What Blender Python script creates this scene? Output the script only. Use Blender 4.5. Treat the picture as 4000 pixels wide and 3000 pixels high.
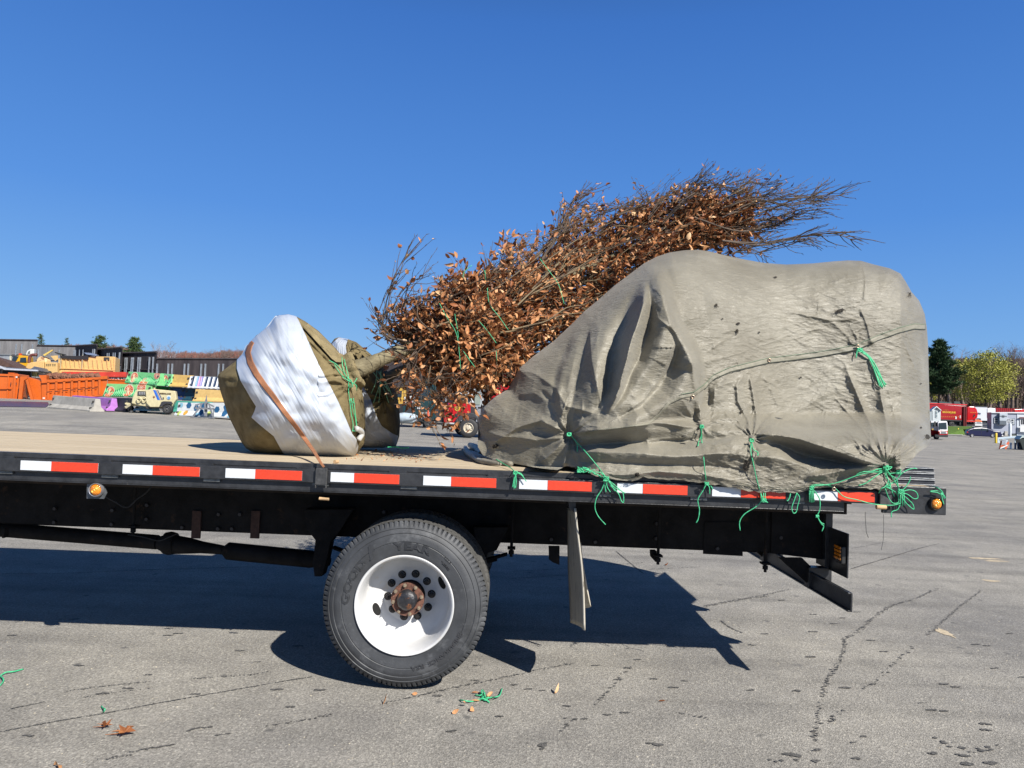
import bpy, bmesh, math, random
import numpy as np
from mathutils import Vector, Matrix
for o in list(bpy.data.objects): bpy.data.objects.remove(o, do_unlink=True)
SC = bpy.context.scene; COL = SC.collection
# ---------------------------------------------------------------- camera
F = 2830.0; CH = 1.74
AL = math.atan(107 / F); RHO = 0.038
fwd = Vector((0, math.cos(AL), math.sin(AL)))
r0 = Vector((1, 0, 0)); u0 = Vector((0, -math.sin(AL), math.cos(AL)))
rgt = r0 * math.cos(RHO) + u0 * math.sin(RHO); upv = -r0 * math.sin(RHO) + u0 * math.cos(RHO)
cd = bpy.data.cameras.new('camera'); cam = bpy.data.objects.new('camera', cd); COL.objects.link(cam)
m = Matrix.Identity(4)
for i in range(3): m[i][0] = rgt[i]; m[i][1] = upv[i]; m[i][2] = -fwd[i]
m[2][3] = CH
cam.matrix_world = m
cd.sensor_width = 36; cd.lens = F / 4000 * 36; cd.clip_end = 3000; cd.clip_start = 0.05
SC.camera = cam
# ---------------------------------------------------------------- light
SUNDIR = Vector((-0.78, 0.95, -1.0)).normalized()      # the way the light travels
sd = bpy.data.lights.new('sun', 'SUN'); sd.energy = 5.0; sd.angle = math.radians(0.5); sd.color = (1.0, 0.955, 0.88)
so = bpy.data.objects.new('sun', sd); COL.objects.link(so)
so.rotation_euler = SUNDIR.to_track_quat('-Z', 'Y').to_euler()
W = bpy.data.worlds.new("World"); SC.world = W; W.use_nodes = True
nt = W.node_tree; bg = nt.nodes['Background']
sky = nt.nodes.new('ShaderNodeTexSky'); sky.sky_type = 'NISHITA'; sky.sun_disc = False
to = -SUNDIR
sky.sun_elevation = math.asin(to.z); sky.sun_rotation = math.atan2(to.x, to.y)
sky.altitude = 0; sky.air_density = 1.0; sky.dust_density = 0.25; sky.ozone_density = 3.0
tcw = nt.nodes.new('ShaderNodeTexCoord'); spw = nt.nodes.new('ShaderNodeSeparateXYZ'); nt.links.new(tcw.outputs['Generated'], spw.inputs[0])
skr = nt.nodes.new('ShaderNodeValToRGB'); e = skr.color_ramp.elements; e.new(.08); e.new(.25); e.new(.48); e.new(.62)
for q, (p_, c_) in zip(e, [(0, (.22,.44,.73)), (.07, (.155,.37,.73)), (.25, (.070,.245,.67)), (.48, (.036,.155,.52)), (.62, (.018,.07,.22)), (1, (.008,.032,.10))]): q.position = p_; q.color = (*c_, 1)
nt.links.new(spw.outputs[2], skr.inputs[0])
nsc = nt.nodes.new('ShaderNodeMix'); nsc.data_type = 'RGBA'; nsc.blend_type = 'MULTIPLY'; nsc.inputs[0].default_value = 1; nt.links.new(skr.outputs[0], nsc.inputs[6]); nsc.inputs[7].default_value = (7.6, 7.6, 7.6, 1)
hs = nt.nodes.new('ShaderNodeMix'); hs.data_type = 'RGBA'; hs.inputs[0].default_value = .88            # clear spring sky, bluer at the horizon than the model gives
nt.links.new(sky.outputs[0], hs.inputs[6]); nt.links.new(nsc.outputs[2], hs.inputs[7])
nt.links.new(hs.outputs[2], bg.inputs[0]); bg.inputs[1].default_value = 0.084
SC.view_settings.view_transform = 'Standard'; SC.view_settings.look = 'None'; SC.view_settings.gamma = 1
SC.view_settings.exposure = 0.78
SC.render.engine = 'CYCLES'
SC.cycles.max_bounces = 6; SC.cycles.transparent_max_bounces = 8
# ---------------------------------------------------------------- picture to place
def ray(px, py):
    return fwd + rgt * ((px - 2000) / F) + upv * ((1500 - py) / F)
def P(px, py, Y):
    d = ray(px, py); return Vector((0, 0, CH)) + d * (Y / d.y)
def PZ(px, py, z):
    d = ray(px, py); k = (z - CH) / d.z; return Vector((0, 0, CH)) + d * k
def S(x, a, b):
    t = min(1, max(0, (x - a) / (b - a))); return t * t * (3 - 2 * t)
def ground_h(X, Y):
    if Y < 9: return 0.0
    t = X / max(Y, 1)
    g = 0.0055 * max(0, min(Y, 160) - 10)
    g += S(-t, .14, .42) * (.92 * S(Y, 9, 36) + .012 * max(0, min(Y, 120) - 36))
    return g
def GP(px, py):
    z = 0.0; p = None
    for _ in range(60):
        d = ray(px, py)
        if d.z > -1e-4: d.z = -1e-4
        k = (z - CH) / d.z; p = Vector((0, 0, CH)) + d * k
        if p.y > 400: p *= 400 / p.y
        z = z * .5 + .5 * ground_h(p.x, p.y)
    p.z = ground_h(p.x, p.y); return p
def OV(x, y): return (x * 1.8083, y * 1.8083)           # whole photograph at 2212 wide
def LZ(x, y): return (x / 2.458, 1250 + y / 2.458)
def RZ(x, y): return (3400 + x / 2.765, 1250 + y / 2.765)
def CZ(x, y): return (1450 + x / 3.687, 1350 + y / 3.687)
def TZ(x, y): return (1800 + x / 1.1642, 900 + y / 1.1642)
def BZ(x, y): return (800 + x / 2.37, 1150 + y / 2.37)
def WZ(x, y): return (1150 + x / 1.952, 1900 + y / 1.952)
def EZ(x, y): return (2900 + x / 2.074, 1700 + y / 2.074)
def MZ(x, y): return (2000 + x / 2.212, 1750 + y / 2.212)
def DZ(x, y): return (x / 2.212, 1700 + y / 2.212)
# ---------------------------------------------------------------- materials
KA = .78                                                 # one scale for all paints, to suit the exposure
def mat(name, col, rough=.6, metal=0, var=.12, scale=8, bump=0, bscale=60, spec=.5, col2=None, stretch=None, coat=0, patch=None):
    m = bpy.data.materials.new(name); m.use_nodes = True
    n = m.node_tree.nodes; l = m.node_tree.links; b = n['Principled BSDF']
    b.inputs['Roughness'].default_value = rough; b.inputs['Metallic'].default_value = metal
    b.inputs['Specular IOR Level'].default_value = spec; b.inputs['Coat Weight'].default_value = coat
    col = tuple(v*KA for v in col); col2 = tuple(v*KA for v in col2) if col2 else None
    tc = n.new('ShaderNodeTexCoord'); src = tc.outputs['Object']
    if stretch:
        mp = n.new('ShaderNodeMapping'); mp.inputs['Scale'].default_value = stretch
        l.new(src, mp.inputs[0]); src = mp.outputs[0]
    nz = n.new('ShaderNodeTexNoise'); nz.inputs['Scale'].default_value = scale; nz.inputs['Detail'].default_value = 6; nz.inputs['Roughness'].default_value = .65
    l.new(src, nz.inputs['Vector'])
    rp = n.new('ShaderNodeValToRGB'); c = col
    c2 = col2 if col2 else tuple(min(1, x * (1 + var)) for x in c); c1 = c if col2 else tuple(x * (1 - var) for x in c)
    rp.color_ramp.elements[0].position = .36; rp.color_ramp.elements[1].position = .64
    rp.color_ramp.elements[0].color = (*c1, 1); rp.color_ramp.elements[1].color = (*c2, 1)
    l.new(nz.outputs['Fac'], rp.inputs[0]); out = rp.outputs[0]
    if patch:                                            # (colour, scale, threshold) stains or rust with edges of their own
        pn = n.new('ShaderNodeTexNoise'); pn.inputs['Scale'].default_value = patch[1]; pn.inputs['Detail'].default_value = 8; pn.inputs['Roughness'].default_value = .7
        l.new(src, pn.inputs['Vector'])
        pr = n.new('ShaderNodeValToRGB'); pr.color_ramp.elements[0].position = patch[2]; pr.color_ramp.elements[1].position = patch[2] + .07
        l.new(pn.outputs['Fac'], pr.inputs[0])
        mx = n.new('ShaderNodeMix'); mx.data_type = 'RGBA'; l.new(pr.outputs[0], mx.inputs[0]); l.new(out, mx.inputs[6]); mx.inputs[7].default_value = (*patch[0], 1)
        out = mx.outputs[2]
    l.new(out, b.inputs['Base Color'])
    if bump:
        bn = n.new('ShaderNodeTexNoise'); bn.inputs['Scale'].default_value = bscale; bn.inputs['Detail'].default_value = 5
        l.new(src, bn.inputs['Vector'])
        bp = n.new('ShaderNodeBump'); bp.inputs['Strength'].default_value = bump; bp.inputs['Distance'].default_value = .01
        l.new(bn.outputs['Fac'], bp.inputs['Height']); l.new(bp.outputs[0], b.inputs['Normal'])
    return m
_mc = {}
def M(name, *a, **k):
    if name not in _mc: _mc[name] = mat(name, *a, **k)
    return _mc[name]
def hexmat(r, g, b, **k):                                # colour given as seen on paint under plain light
    key = 'paint_%d_%d_%d' % (r, g, b)
    c = tuple((((v / 255 + .055) / 1.055) ** 2.4 if v > 10 else v / 3294) * .84 for v in (r, g, b))
    k.setdefault('var', .1); k.setdefault('rough', .5)
    return M(key, c, **k)
# ---------------------------------------------------------------- mesh helpers
class MB:
    def __init__(s): s.v = []; s.f = []
    def add(s, vs, fs):
        o = len(s.v); s.v += [tuple(v) for v in vs]; s.f += [tuple(i + o for i in f) for f in fs]
    def box(s, a, b):
        x0, x1 = sorted((a[0], b[0])); y0, y1 = sorted((a[1], b[1])); z0, z1 = sorted((a[2], b[2]))
        s.add([(x0,y0,z0),(x1,y0,z0),(x1,y1,z0),(x0,y1,z0),(x0,y0,z1),(x1,y0,z1),(x1,y1,z1),(x0,y1,z1)],
              [(0,3,2,1),(4,5,6,7),(0,1,5,4),(1,2,6,5),(2,3,7,6),(3,0,4,7)])
    def tube(s, pts, r, n=8, cap=True):
        pts = [Vector(p) for p in pts]; k = len(pts)
        rs = r if isinstance(r, (list, tuple)) else [r] * k
        o = len(s.v); ref = None
        for i, p in enumerate(pts):
            t = (pts[min(i+1, k-1)] - pts[max(i-1, 0)])
            if t.length < 1e-9: t = Vector((0, 0, 1))
            t.normalize()
            if ref is None: ref = Vector((0,0,1)) if abs(t.z) < .9 else Vector((1,0,0))
            a = t.cross(ref)
            if a.length < 1e-5: a = t.cross(Vector((0,1,0)))
            a.normalize(); b = t.cross(a).normalized(); ref = -b if False else b.cross(t) * 0 + (a.cross(t))
            for j in range(n):
                w = 2 * math.pi * j / n; s.v.append(tuple(p + a * (rs[i] * math.cos(w)) + b * (rs[i] * math.sin(w))))
        for i in range(k - 1):
            for j in range(n):
                q = (j + 1) % n; s.f.append((o+i*n+j, o+i*n+q, o+(i+1)*n+q, o+(i+1)*n+j))
        if cap: s.f.append(tuple(o + j for j in range(n))[::-1]); s.f.append(tuple(o + (k-1)*n + j for j in range(n)))
    def lathe(s, prof, c, n=48, axis='y', mod=None):     # prof: (radius, along axis)
        o = len(s.v); k = len(prof)
        for j in range(n):
            w = 2 * math.pi * j / n
            for i, (r, h) in enumerate(prof):
                if mod: r, h = mod(i, j, r, h)
                if axis == 'y': s.v.append((c[0] + r*math.cos(w), c[1] + h, c[2] + r*math.sin(w)))
                elif axis == 'z': s.v.append((c[0] + r*math.cos(w), c[1] + r*math.sin(w), c[2] + h))
                else: s.v.append((c[0] + h, c[1] + r*math.cos(w), c[2] + r*math.sin(w)))
        for j in range(n):
            q = (j + 1) % n
            for i in range(k - 1): s.f.append((o+j*k+i, o+q*k+i, o+q*k+i+1, o+j*k+i+1))
    def prism(s, poly, y0, y1):                          # poly of (x,z), extruded in y
        n = len(poly); o = len(s.v)
        s.v += [(x, y0, z) for x, z in poly] + [(x, y1, z) for x, z in poly]
        s.f.append(tuple(o + i for i in range(n))); s.f.append(tuple(o + n + i for i in range(n))[::-1])
        for i in range(n): s.f.append((o+i, o+n+i, o+n+(i+1) % n, o+(i+1) % n))
    def prismx(s, poly, x0, x1):                         # poly of (y,z), extruded in x
        n = len(poly); o = len(s.v)
        s.v += [(x0, y, z) for y, z in poly] + [(x1, y, z) for y, z in poly]
        s.f.append(tuple(o + i for i in range(n))); s.f.append(tuple(o + n + i for i in range(n))[::-1])
        for i in range(n): s.f.append((o+i, o+n+i, o+n+(i+1) % n, o+(i+1) % n))
    def build(s, name, mt, parent=None, smooth=False, bevel=0):
        me = bpy.data.meshes.new(name); me.from_pydata(s.v, [], s.f)
        bm = bmesh.new(); bm.from_mesh(me); bmesh.ops.recalc_face_normals(bm, faces=bm.faces); bm.to_mesh(me); bm.free()
        if smooth is True: me.polygons.foreach_set('use_smooth', [True] * len(me.polygons))
        elif smooth:
            me.polygons.foreach_set('use_smooth', [True] * len(me.polygons)); me.set_sharp_from_angle(angle=math.radians(smooth))
        o = bpy.data.objects.new(name, me); COL.objects.link(o); me.materials.append(mt)
        if parent: setpar(o, parent)
        if bevel:
            b = o.modifiers.new('bevel', 'BEVEL'); b.width = bevel; b.segments = 2; b.limit_method = 'ANGLE'
        return o
def wloc(o):
    v = Vector(o.location)
    return v
def setpar(o, parent):                                   # keep the child's coordinates as they are in the world
    o.parent = parent
    chain = parent; T = Matrix.Identity(4)
    while chain is not None:
        T = chain.matrix_parent_inverse @ Matrix.LocRotScale(chain.location, chain.rotation_euler, chain.scale) @ T if chain.parent else Matrix.LocRotScale(chain.location, chain.rotation_euler, chain.scale) @ T
        chain = chain.parent
    o.matrix_parent_inverse = T.inverted()
def tag(o, label=None, cat=None, group=None, kind=None):
    if label: o['label'] = label
    if cat: o['category'] = cat
    if group: o['group'] = group
    if kind: o['kind'] = kind
    return o
def thing(name, loc, label, cat, group=None):
    o = bpy.data.objects.new(name, None); o.empty_display_size = .1; COL.objects.link(o); o.location = Vector(loc)
    return tag(o, label, cat, group)
def copy_tree(o, parent=None):
    c = o.copy(); COL.objects.link(c)
    if parent: c.parent = parent; c.matrix_parent_inverse = o.matrix_parent_inverse.copy()
    for ch in [x for x in bpy.data.objects if x.parent == o]: copy_tree(ch, c)
    return c
FONT = None
def text_verts(txt, size, align='CENTER', extrude=.002, bold=0):
    cu = bpy.data.curves.new('t', 'FONT'); cu.body = txt; cu.size = size; cu.align_x = align; cu.extrude = extrude; cu.offset = bold; cu.resolution_u = 2
    o = bpy.data.objects.new('t', cu); COL.objects.link(o)
    me = o.to_mesh(); vs = [tuple(v.co) for v in me.vertices]; fs = [tuple(p.vertices) for p in me.polygons]
    o.to_mesh_clear(); bpy.data.objects.remove(o, do_unlink=True); bpy.data.curves.remove(cu)
    return vs, fs
def text_on(name, txt, size, origin, mt, parent, xdir=(1,0,0), zdir=(0,0,1), align='CENTER', ext=.002, bold=0, sx=1, fit=None):
    vs, fs = text_verts(txt, size, align, ext, bold)
    if fit: w = max(v[0] for v in vs) - min(v[0] for v in vs); sx = fit / w
    xd = Vector(xdir).normalized(); zd = Vector(zdir).normalized(); nd = xd.cross(zd)
    b = MB(); b.add([Vector(origin) + xd * (x * sx) + zd * y + nd * z for x, y, z in vs], fs)
    return b.build(name, mt, parent)
def noise2(x, y, seed=0):                                # smooth value noise on arrays, -1..1
    x = np.asarray(x, float); y = np.asarray(y, float)
    xi = np.floor(x).astype(np.int64); yi = np.floor(y).astype(np.int64); xf = x - xi; yf = y - yi
    def h(a, b):
        n = (a * 374761393 + b * 668265263 + seed * 1442695041) & 0x7fffffff
        n = ((n ^ (n >> 13)) * 1274126177) & 0x7fffffff
        return ((n ^ (n >> 16)) & 0xffff) / 32767.5 - 1
    u = xf * xf * (3 - 2 * xf); v = yf * yf * (3 - 2 * yf)
    return (h(xi, yi) * (1-u) + h(xi+1, yi) * u) * (1-v) + (h(xi, yi+1) * (1-u) + h(xi+1, yi+1) * u) * v
def spline(pts, n=6):                                    # Catmull-Rom through points
    p = [Vector(q) for q in pts]; p = [p[0] * 2 - p[1]] + p + [p[-1] * 2 - p[-2]]; out = []
    for i in range(1, len(p) - 2):
        for k in range(n):
            t = k / n; a, b, c, d = p[i-1], p[i], p[i+1], p[i+2]
            out.append(.5 * ((2*b) + (c-a)*t + (2*a-5*b+4*c-d)*t*t + (3*b-a-3*c+d)*t*t*t))
    out.append(p[-2]); return out
def grid_mesh(name, V, mt, parent=None, closed=False, smooth=True):   # V: (rows, cols, 3) array
    r, c = V.shape[:2]; me = bpy.data.meshes.new(name)
    idx = np.arange(r * c).reshape(r, c)
    q = np.stack([idx[:-1, :-1], idx[:-1, 1:], idx[1:, 1:], idx[1:, :-1]], -1).reshape(-1, 4)
    me.from_pydata(V.reshape(-1, 3).tolist(), [], q.tolist())
    if smooth: me.polygons.foreach_set('use_smooth', [True] * len(me.polygons))
    o = bpy.data.objects.new(name, me); COL.objects.link(o); me.materials.append(mt)
    if parent: setpar(o, parent)
    return o
# ================================================================ ground
def asphalt():
    m = bpy.data.materials.new('asphalt'); m.use_nodes = True; n = m.node_tree.nodes; l = m.node_tree.links; b = n['Principled BSDF']
    tc = n.new('ShaderNodeTexCoord'); o = tc.outputs['Object']
    def noise(sc, d=4, r=.6):
        x = n.new('ShaderNodeTexNoise'); x.inputs['Scale'].default_value = sc; x.inputs['Detail'].default_value = d; x.inputs['Roughness'].default_value = r; l.new(o, x.inputs['Vector']); return x.outputs['Fac']
    def ramp(src, *st):
        r = n.new('ShaderNodeValToRGB'); e = r.color_ramp.elements
        while len(e) < len(st): e.new(.5)
        for q, (p, c) in zip(e, st): q.position = p; q.color = (*c, 1) if len(c) == 3 else (c[0],)*3 + (1,)
        l.new(src, r.inputs[0]); return r.outputs[0]
    def mix(f, a, c, mode='MIX'):
        x = n.new('ShaderNodeMix'); x.data_type = 'RGBA'; x.blend_type = mode
        for s, i in ((f, 0), (a, 6), (c, 7)):
            if hasattr(s, 'links'): l.new(s, x.inputs[i])
            else: x.inputs[i].default_value = s if i == 0 else (*s, 1)
        return x.outputs[2]
    vo = n.new('ShaderNodeTexVoronoi'); vo.inputs['Scale'].default_value = 120; l.new(o, vo.inputs['Vector'])
    g = ramp(vo.outputs['Color'], (.0, (.165,.156,.139)), (.4, (.235,.224,.202)), (.8, (.305,.291,.26)), (1., (.47,.445,.385)))
    g2 = ramp(noise(55, 3), (.35, (.80,)), (.65, (1.2,)))
    c = mix(1., g, g2, 'MULTIPLY')
    c = mix(1., c, ramp(noise(.55, 6), (.3, (.68,.68,.70)), (.7, (1.14,1.12,1.08))), 'MULTIPLY')
    c = mix(1., c, ramp(noise(3.1, 6, .7), (.3, (.84,)), (.7, (1.12,))), 'MULTIPLY')
    # tyre streaks of the yard, long and thin
    mp = n.new('ShaderNodeMapping'); mp.inputs['Scale'].default_value = (.12, 2.2, 1); mp.inputs['Rotation'].default_value = (0, 0, .12); l.new(o, mp.inputs[0])
    sn = n.new('ShaderNodeTexNoise'); sn.inputs['Scale'].default_value = 1.3; sn.inputs['Detail'].default_value = 7; l.new(mp.outputs[0], sn.inputs['Vector'])
    c = mix(1., c, ramp(sn.outputs['Fac'], (.34, (.80,)), (.5, (1.0,)), (.68, (1.06,))), 'MULTIPLY')
    # small dark drips
    v2 = n.new('ShaderNodeTexVoronoi'); v2.inputs['Scale'].default_value = 3.4; v2.inputs['Randomness'].default_value = 1
    wn = n.new('ShaderNodeTexNoise'); wn.inputs['Scale'].default_value = 9; wn.inputs['Detail'].default_value = 3; l.new(o, wn.inputs['Vector'])
    va = n.new('ShaderNodeVectorMath'); va.operation = 'SCALE'; va.inputs['Scale'].default_value = .12; l.new(wn.outputs['Color'], va.inputs[0])
    vb = n.new('ShaderNodeVectorMath'); vb.operation = 'ADD'; l.new(o, vb.inputs[0]); l.new(va.outputs[0], vb.inputs[1]); l.new(vb.outputs[0], v2.inputs['Vector'])
    drip = ramp(v2.outputs['Distance'], (.06, (1.,)), (.13, (0.,)))
    keep = ramp(noise(1.7, 2), (.42, (0.,)), (.52, (.85,)))
    dm = n.new('ShaderNodeMath'); dm.operation = 'MULTIPLY'; l.new(drip, dm.inputs[0]); l.new(keep, dm.inputs[1])
    c = mix(dm.outputs[0], c, (.10,.097,.092))
    # sandy pale patches
    c = mix(ramp(noise(.9, 5, .75), (.66, (0.,)), (.74, (.4,))), c, (.36,.31,.24))
    l.new(c, b.inputs['Base Color']); b.inputs['Roughness'].default_value = .85; b.inputs['Specular IOR Level'].default_value = .3
    bp = n.new('ShaderNodeBump'); bp.inputs['Strength'].default_value = .55; bp.inputs['Distance'].default_value = .006
    ad = n.new('ShaderNodeMath'); ad.operation = 'ADD'; l.new(vo.outputs['Distance'], ad.inputs[0]); l.new(noise(140, 2), ad.inputs[1]); l.new(ad.outputs[0], bp.inputs['Height'])
    l.new(bp.outputs[0], b.inputs['Normal']); return m
ASPH = asphalt()
ys = np.concatenate([np.linspace(-30, 8, 5), np.linspace(9, 60, 60), np.geomspace(62, 900, 40)])
ts = np.linspace(-1, 1, 81)
V = np.zeros((len(ys), len(ts), 3))
for i, y in enumerate(ys):
    wd = 40 + max(0, y) * 1.3
    for j, t in enumerate(ts):
        x = t * wd; V[i, j] = (x, y, ground_h(x, y))
g = grid_mesh('ground', V, ASPH); tag(g, kind='structure')
# grass bank and dirt on the right, beyond the yard
GRASS = M('grass_green', (.10,.17,.035), .9, 0, .35, 3, .5, 40, .1)
def ground_sheet(name, poly, mt, lift=.02, kind='structure'):
    pts = [GP(*q) for q in poly]; b = MB(); n = len(pts)
    b.add([(p.x, p.y, p.z + lift) for p in pts], [tuple(range(n))]); o = b.build(name, mt); tag(o, kind=kind); return o
bx = [-1500,-900,-400,-120,300,600,835,1000,1060,1100,1300,1700,2200,3000]; by = [1238,1238,1236,1235,1238,1240,1240,1243,1235,1222,1222,1222,1222,1222]
VG = np.array([[tuple(GP(*RZ(x, y)) + Vector((0, 0, .03))) for x, y in zip(bx, by)][:10], [tuple(P(*RZ(x, 1180), 128)) for x in bx[:10]], [tuple(P(*RZ(x, 1153), 142)) for x in bx[:10]], [tuple(P(*RZ(x, 1148), 146)) for x in bx[:10]]])
gr = grid_mesh('grass_verge', VG, GRASS, None, False, False); tag(gr, kind='structure')
VG = np.array([[tuple(P(*RZ(x, 1148), 146) if x < 1090 else P(*RZ(x, 1215), 150)) for x in bx], [tuple(P(*RZ(x, 1140), 172)) for x in bx], [tuple(P(*RZ(x, 1120), 200)) for x in bx], [tuple(P(*RZ(x, 1080), 330)) for x in bx]])
gr = grid_mesh('upper_yard', VG, M('upper_yard_paving', (.2,.2,.19), .9, 0, .1, 1), None, False, False); tag(gr, kind='structure')
kb = ground_sheet('kerb', [RZ(835,1240), RZ(1000,1243), RZ(1000,1249), RZ(835,1246)], M('kerb_concrete', (.5,.48,.44), .8), .09)
# pavement cracks and drip trails traced on the ground
CRK = M('tar_crack', (.115,.111,.105), .8, 0, .55, 130, .5, 120, .2)
rnd = random.Random(5)
def trail(b, pts, w, gapy=0.0, jit=.5):                  # a chain of irregular blots along a line on the ground
    w *= .55 if gapy else .8
    pts = [PZ(*q, 0) for q in pts]; sp = spline([(p.x, p.y, 0) for p in pts], 5)
    L = [0]
    for a, c in zip(sp, sp[1:]): L.append(L[-1] + (c - a).length)
    s = 0
    while s < L[-1]:
        i = max(k for k in range(len(L)) if L[k] <= s); i = min(i, len(sp) - 2)
        t = (s - L[i]) / max(1e-6, L[i+1] - L[i]); p = sp[i].lerp(sp[i+1], t); d = (sp[i+1] - sp[i]).normalized(); q = Vector((-d.y, d.x, 0))
        if rnd.random() >= gapy:
            if gapy > .11: ww = w * rnd.uniform(.3, 1.15); ln = ww * rnd.uniform(1., 1.7); dd = Vector((1, rnd.uniform(-.3,.3), 0)).normalized(); o = p + q * rnd.gauss(0, w) + d * rnd.gauss(0, w)
            else: ww = w * rnd.uniform(1 - jit, 1 + jit) * .8; ln = ww * rnd.uniform(1.1, 1.9); dd = d; o = p + q * rnd.uniform(-w, w) * .5
            qq = Vector((-dd.y, dd.x, 0)); n = 9
            b.add([o + dd * (math.cos(6.283*k/n) * ln * rnd.uniform(.55, 1.2)) + qq * (math.sin(6.283*k/n) * ww * rnd.uniform(.55, 1.2)) + Vector((0, 0, .004 + rnd.random()*.002)) for k in range(n)], [tuple(range(n))])
        s += w * 1.15
def Z5(x, y): return (x / 1.7015, 2250 + y / 1.7015)
def Z6(x, y): return (1500 + x / 1.7015, 2500 + y / 1.7015)
def Z7(x, y): return (2700 + x / 1.7015, 2300 + y / 1.7015)
b = MB()
trail(b, [Z5(0,1040), Z5(400,965), Z5(700,915), Z5(1100,840), Z5(1500,770), Z5(1900,700), Z5(2080,672)], .010, .05)
trail(b, [Z6(0,425), Z6(330,350), Z6(560,300), Z6(800,250), Z6(1050,195), Z6(1280,155)], .012, .12)
trail(b, [Z5(1790,995), Z5(1990,965), Z5(2200,925)], .012, .2)
trail(b, [Z5(430,770), Z5(700,735), Z5(1000,705)], .009, .2)
trail(b, [Z5(80,885), Z5(300,840)], .011, .1)
trail(b, [Z5(550,810), Z5(860,765), Z5(1070,740)], .008, .5)
trail(b, [Z5(1280,685), Z5(1650,660), Z5(1780,640)], .009, .3)
trail(b, [Z5(870,1175), Z5(1020,1145), Z5(1150,1125)], .016, .1); trail(b, [Z5(640,1225), Z5(900,1190)], .010, .4)
trail(b, [Z5(1250,1030), Z5(1320,1015), Z5(1410,1005)], .022, .05); trail(b, [Z5(1440,1062), Z5(1530,1050)], .012, .1)
trail(b, [Z7(100,120), Z7(350,70), Z7(660,5)], .014, .15); trail(b, [Z7(200,215), Z7(260,260), Z7(340,295)], .016, .1)
trail(b, [Z7(820,1010), Z7(840,860), Z7(870,740), Z7(890,640), Z7(960,530), Z7(1010,440), Z7(1020,340), Z7(1110,285), Z7(1190,215), Z7(1320,120), Z7(1480,70), Z7(1640,0)], .016, .25, .8)
trail(b, [Z7(1140,670), Z7(1220,630), Z7(1290,550), Z7(1400,455), Z7(1490,385)], .017, .6, .8)
trail(b, [Z7(1570,310), Z7(1690,205), Z7(1800,110), Z7(1930,12)], .014, .35, .7)
trail(b, [Z7(1660,1010), Z7(1760,1060), Z7(1880,1080), Z7(2030,1055)], .03, .2, .6); trail(b, [Z7(1780,1110), Z7(1850,1120)], .03, .1)
trail(b, [Z7(640,1105), Z7(710,1110)], .035, .1); trail(b, [Z7(550,1160), Z7(700,1145)], .02, .4); trail(b, [Z7(920,890), Z7(1010,810)], .02, .25)
trail(b, [Z6(1040,720), Z6(1090,690)], .035, .0); trail(b, [Z6(1180,600), Z6(1230,560), Z6(1250,520)], .022, .15); trail(b, [Z6(1400,440), Z6(1520,310), Z6(1640,180)], .014, .5)
trail(b, [Z6(1760,690), Z6(1840,700)], .022, .0); trail(b, [Z6(1960,490), Z6(2180,530)], .012, .35)
trail(b, [EZ(880,1085), EZ(1130,1010), EZ(1450,915), EZ(1780,835), EZ(1940,765)], .018, .03); trail(b, [EZ(880,920), EZ(1100,880), EZ(1300,835)], .014, .3)
trail(b, [EZ(1940,790), EZ(2070,860)], .012, .1); trail(b, [EZ(1330,845), EZ(1440,850)], .05, .0); trail(b, [EZ(1480,700), EZ(1700,715)], .05, .3)
trail(b, [MZ(740,1020), MZ(1160,990)], .012, .3); trail(b, [MZ(730,1085), MZ(1200,1050), MZ(1640,1030)], .012, .3); trail(b, [MZ(900,895), MZ(1130,1085)], .015, .02); trail(b, [MZ(1660,1370), MZ(1900,1320), MZ(2212,1280)], .014, .2)
trail(b, [DZ(0,1200), DZ(600,1195), DZ(1300,1165), DZ(2212,1140)], .010, .03); trail(b, [MZ(0,1070), MZ(500,1040)], .010, .1); trail(b, [MZ(0,1130), MZ(480,1100)], .010, .1)
for cx, cy, w in [(1940,875,.05),(1840,758,.028),(2125,760,.03),(1985,470,.03),(1600,500,.022),(1715,575,.02),(1120,398,.025),(1190,385,.02),(1120,352,.02),(80,398,.028),(190,1065,.032),(680,785,.026),(850,750,.026),(985,662,.02),(525,598,.022),(1300,790,.018)]:
    trail(b, [Z5(cx-28,cy), Z5(cx+28,cy-2)], w*.6, 0)
for cx, cy, w in [(625,170,.02),(605,270,.025),(350,375,.03),(865,300,.025),(958,328,.02),(1060,338,.022),(460,608,.03),(1340,528,.022),(1225,442,.022),(1410,172,.02),(1690,132,.02),(1620,188,.02),(1555,265,.02),(1800,262,.018),(2005,274,.018),(1930,318,.022),(1600,488,.02),(1490,500,.02),(770,512,.018)]:
    trail(b, [Z6(cx-20,cy), Z6(cx+20,cy)], w*.65, 0)
for cx, cy, w in [(1030,662,.03),(1210,635,.022),(700,682,.03),(400,678,.03),(800,455,.026),(410,375,.022),(810,288,.022),(490,302,.02),(1690,638,.026),(1770,655,.022),(1600,805,.03),(1680,815,.03),(1960,902,.03),(1960,942,.03),(1540,762,.02),(1830,1165,.035),(2000,1165,.035),(1610,1098,.028),(1100,1130,.032),(1095,1028,.034),(1155,985,.022),(850,1150,.03),(830,1075,.028),(1890,372,.022),(1965,380,.02),(1280,420,.018),(1200,345,.018),(2120,300,.02),(2020,530,.02),(2200,590,.02),(610,78,.024),(820,172,.024),(1010,196,.018),(1105,156,.016),(955,234,.018)]:
    trail(b, [Z7(cx-22,cy), Z7(cx+22,cy)], w*.65, 0)
o = b.build('pavement_stains', CRK); tag(o, kind='structure')
gb = MB()
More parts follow.
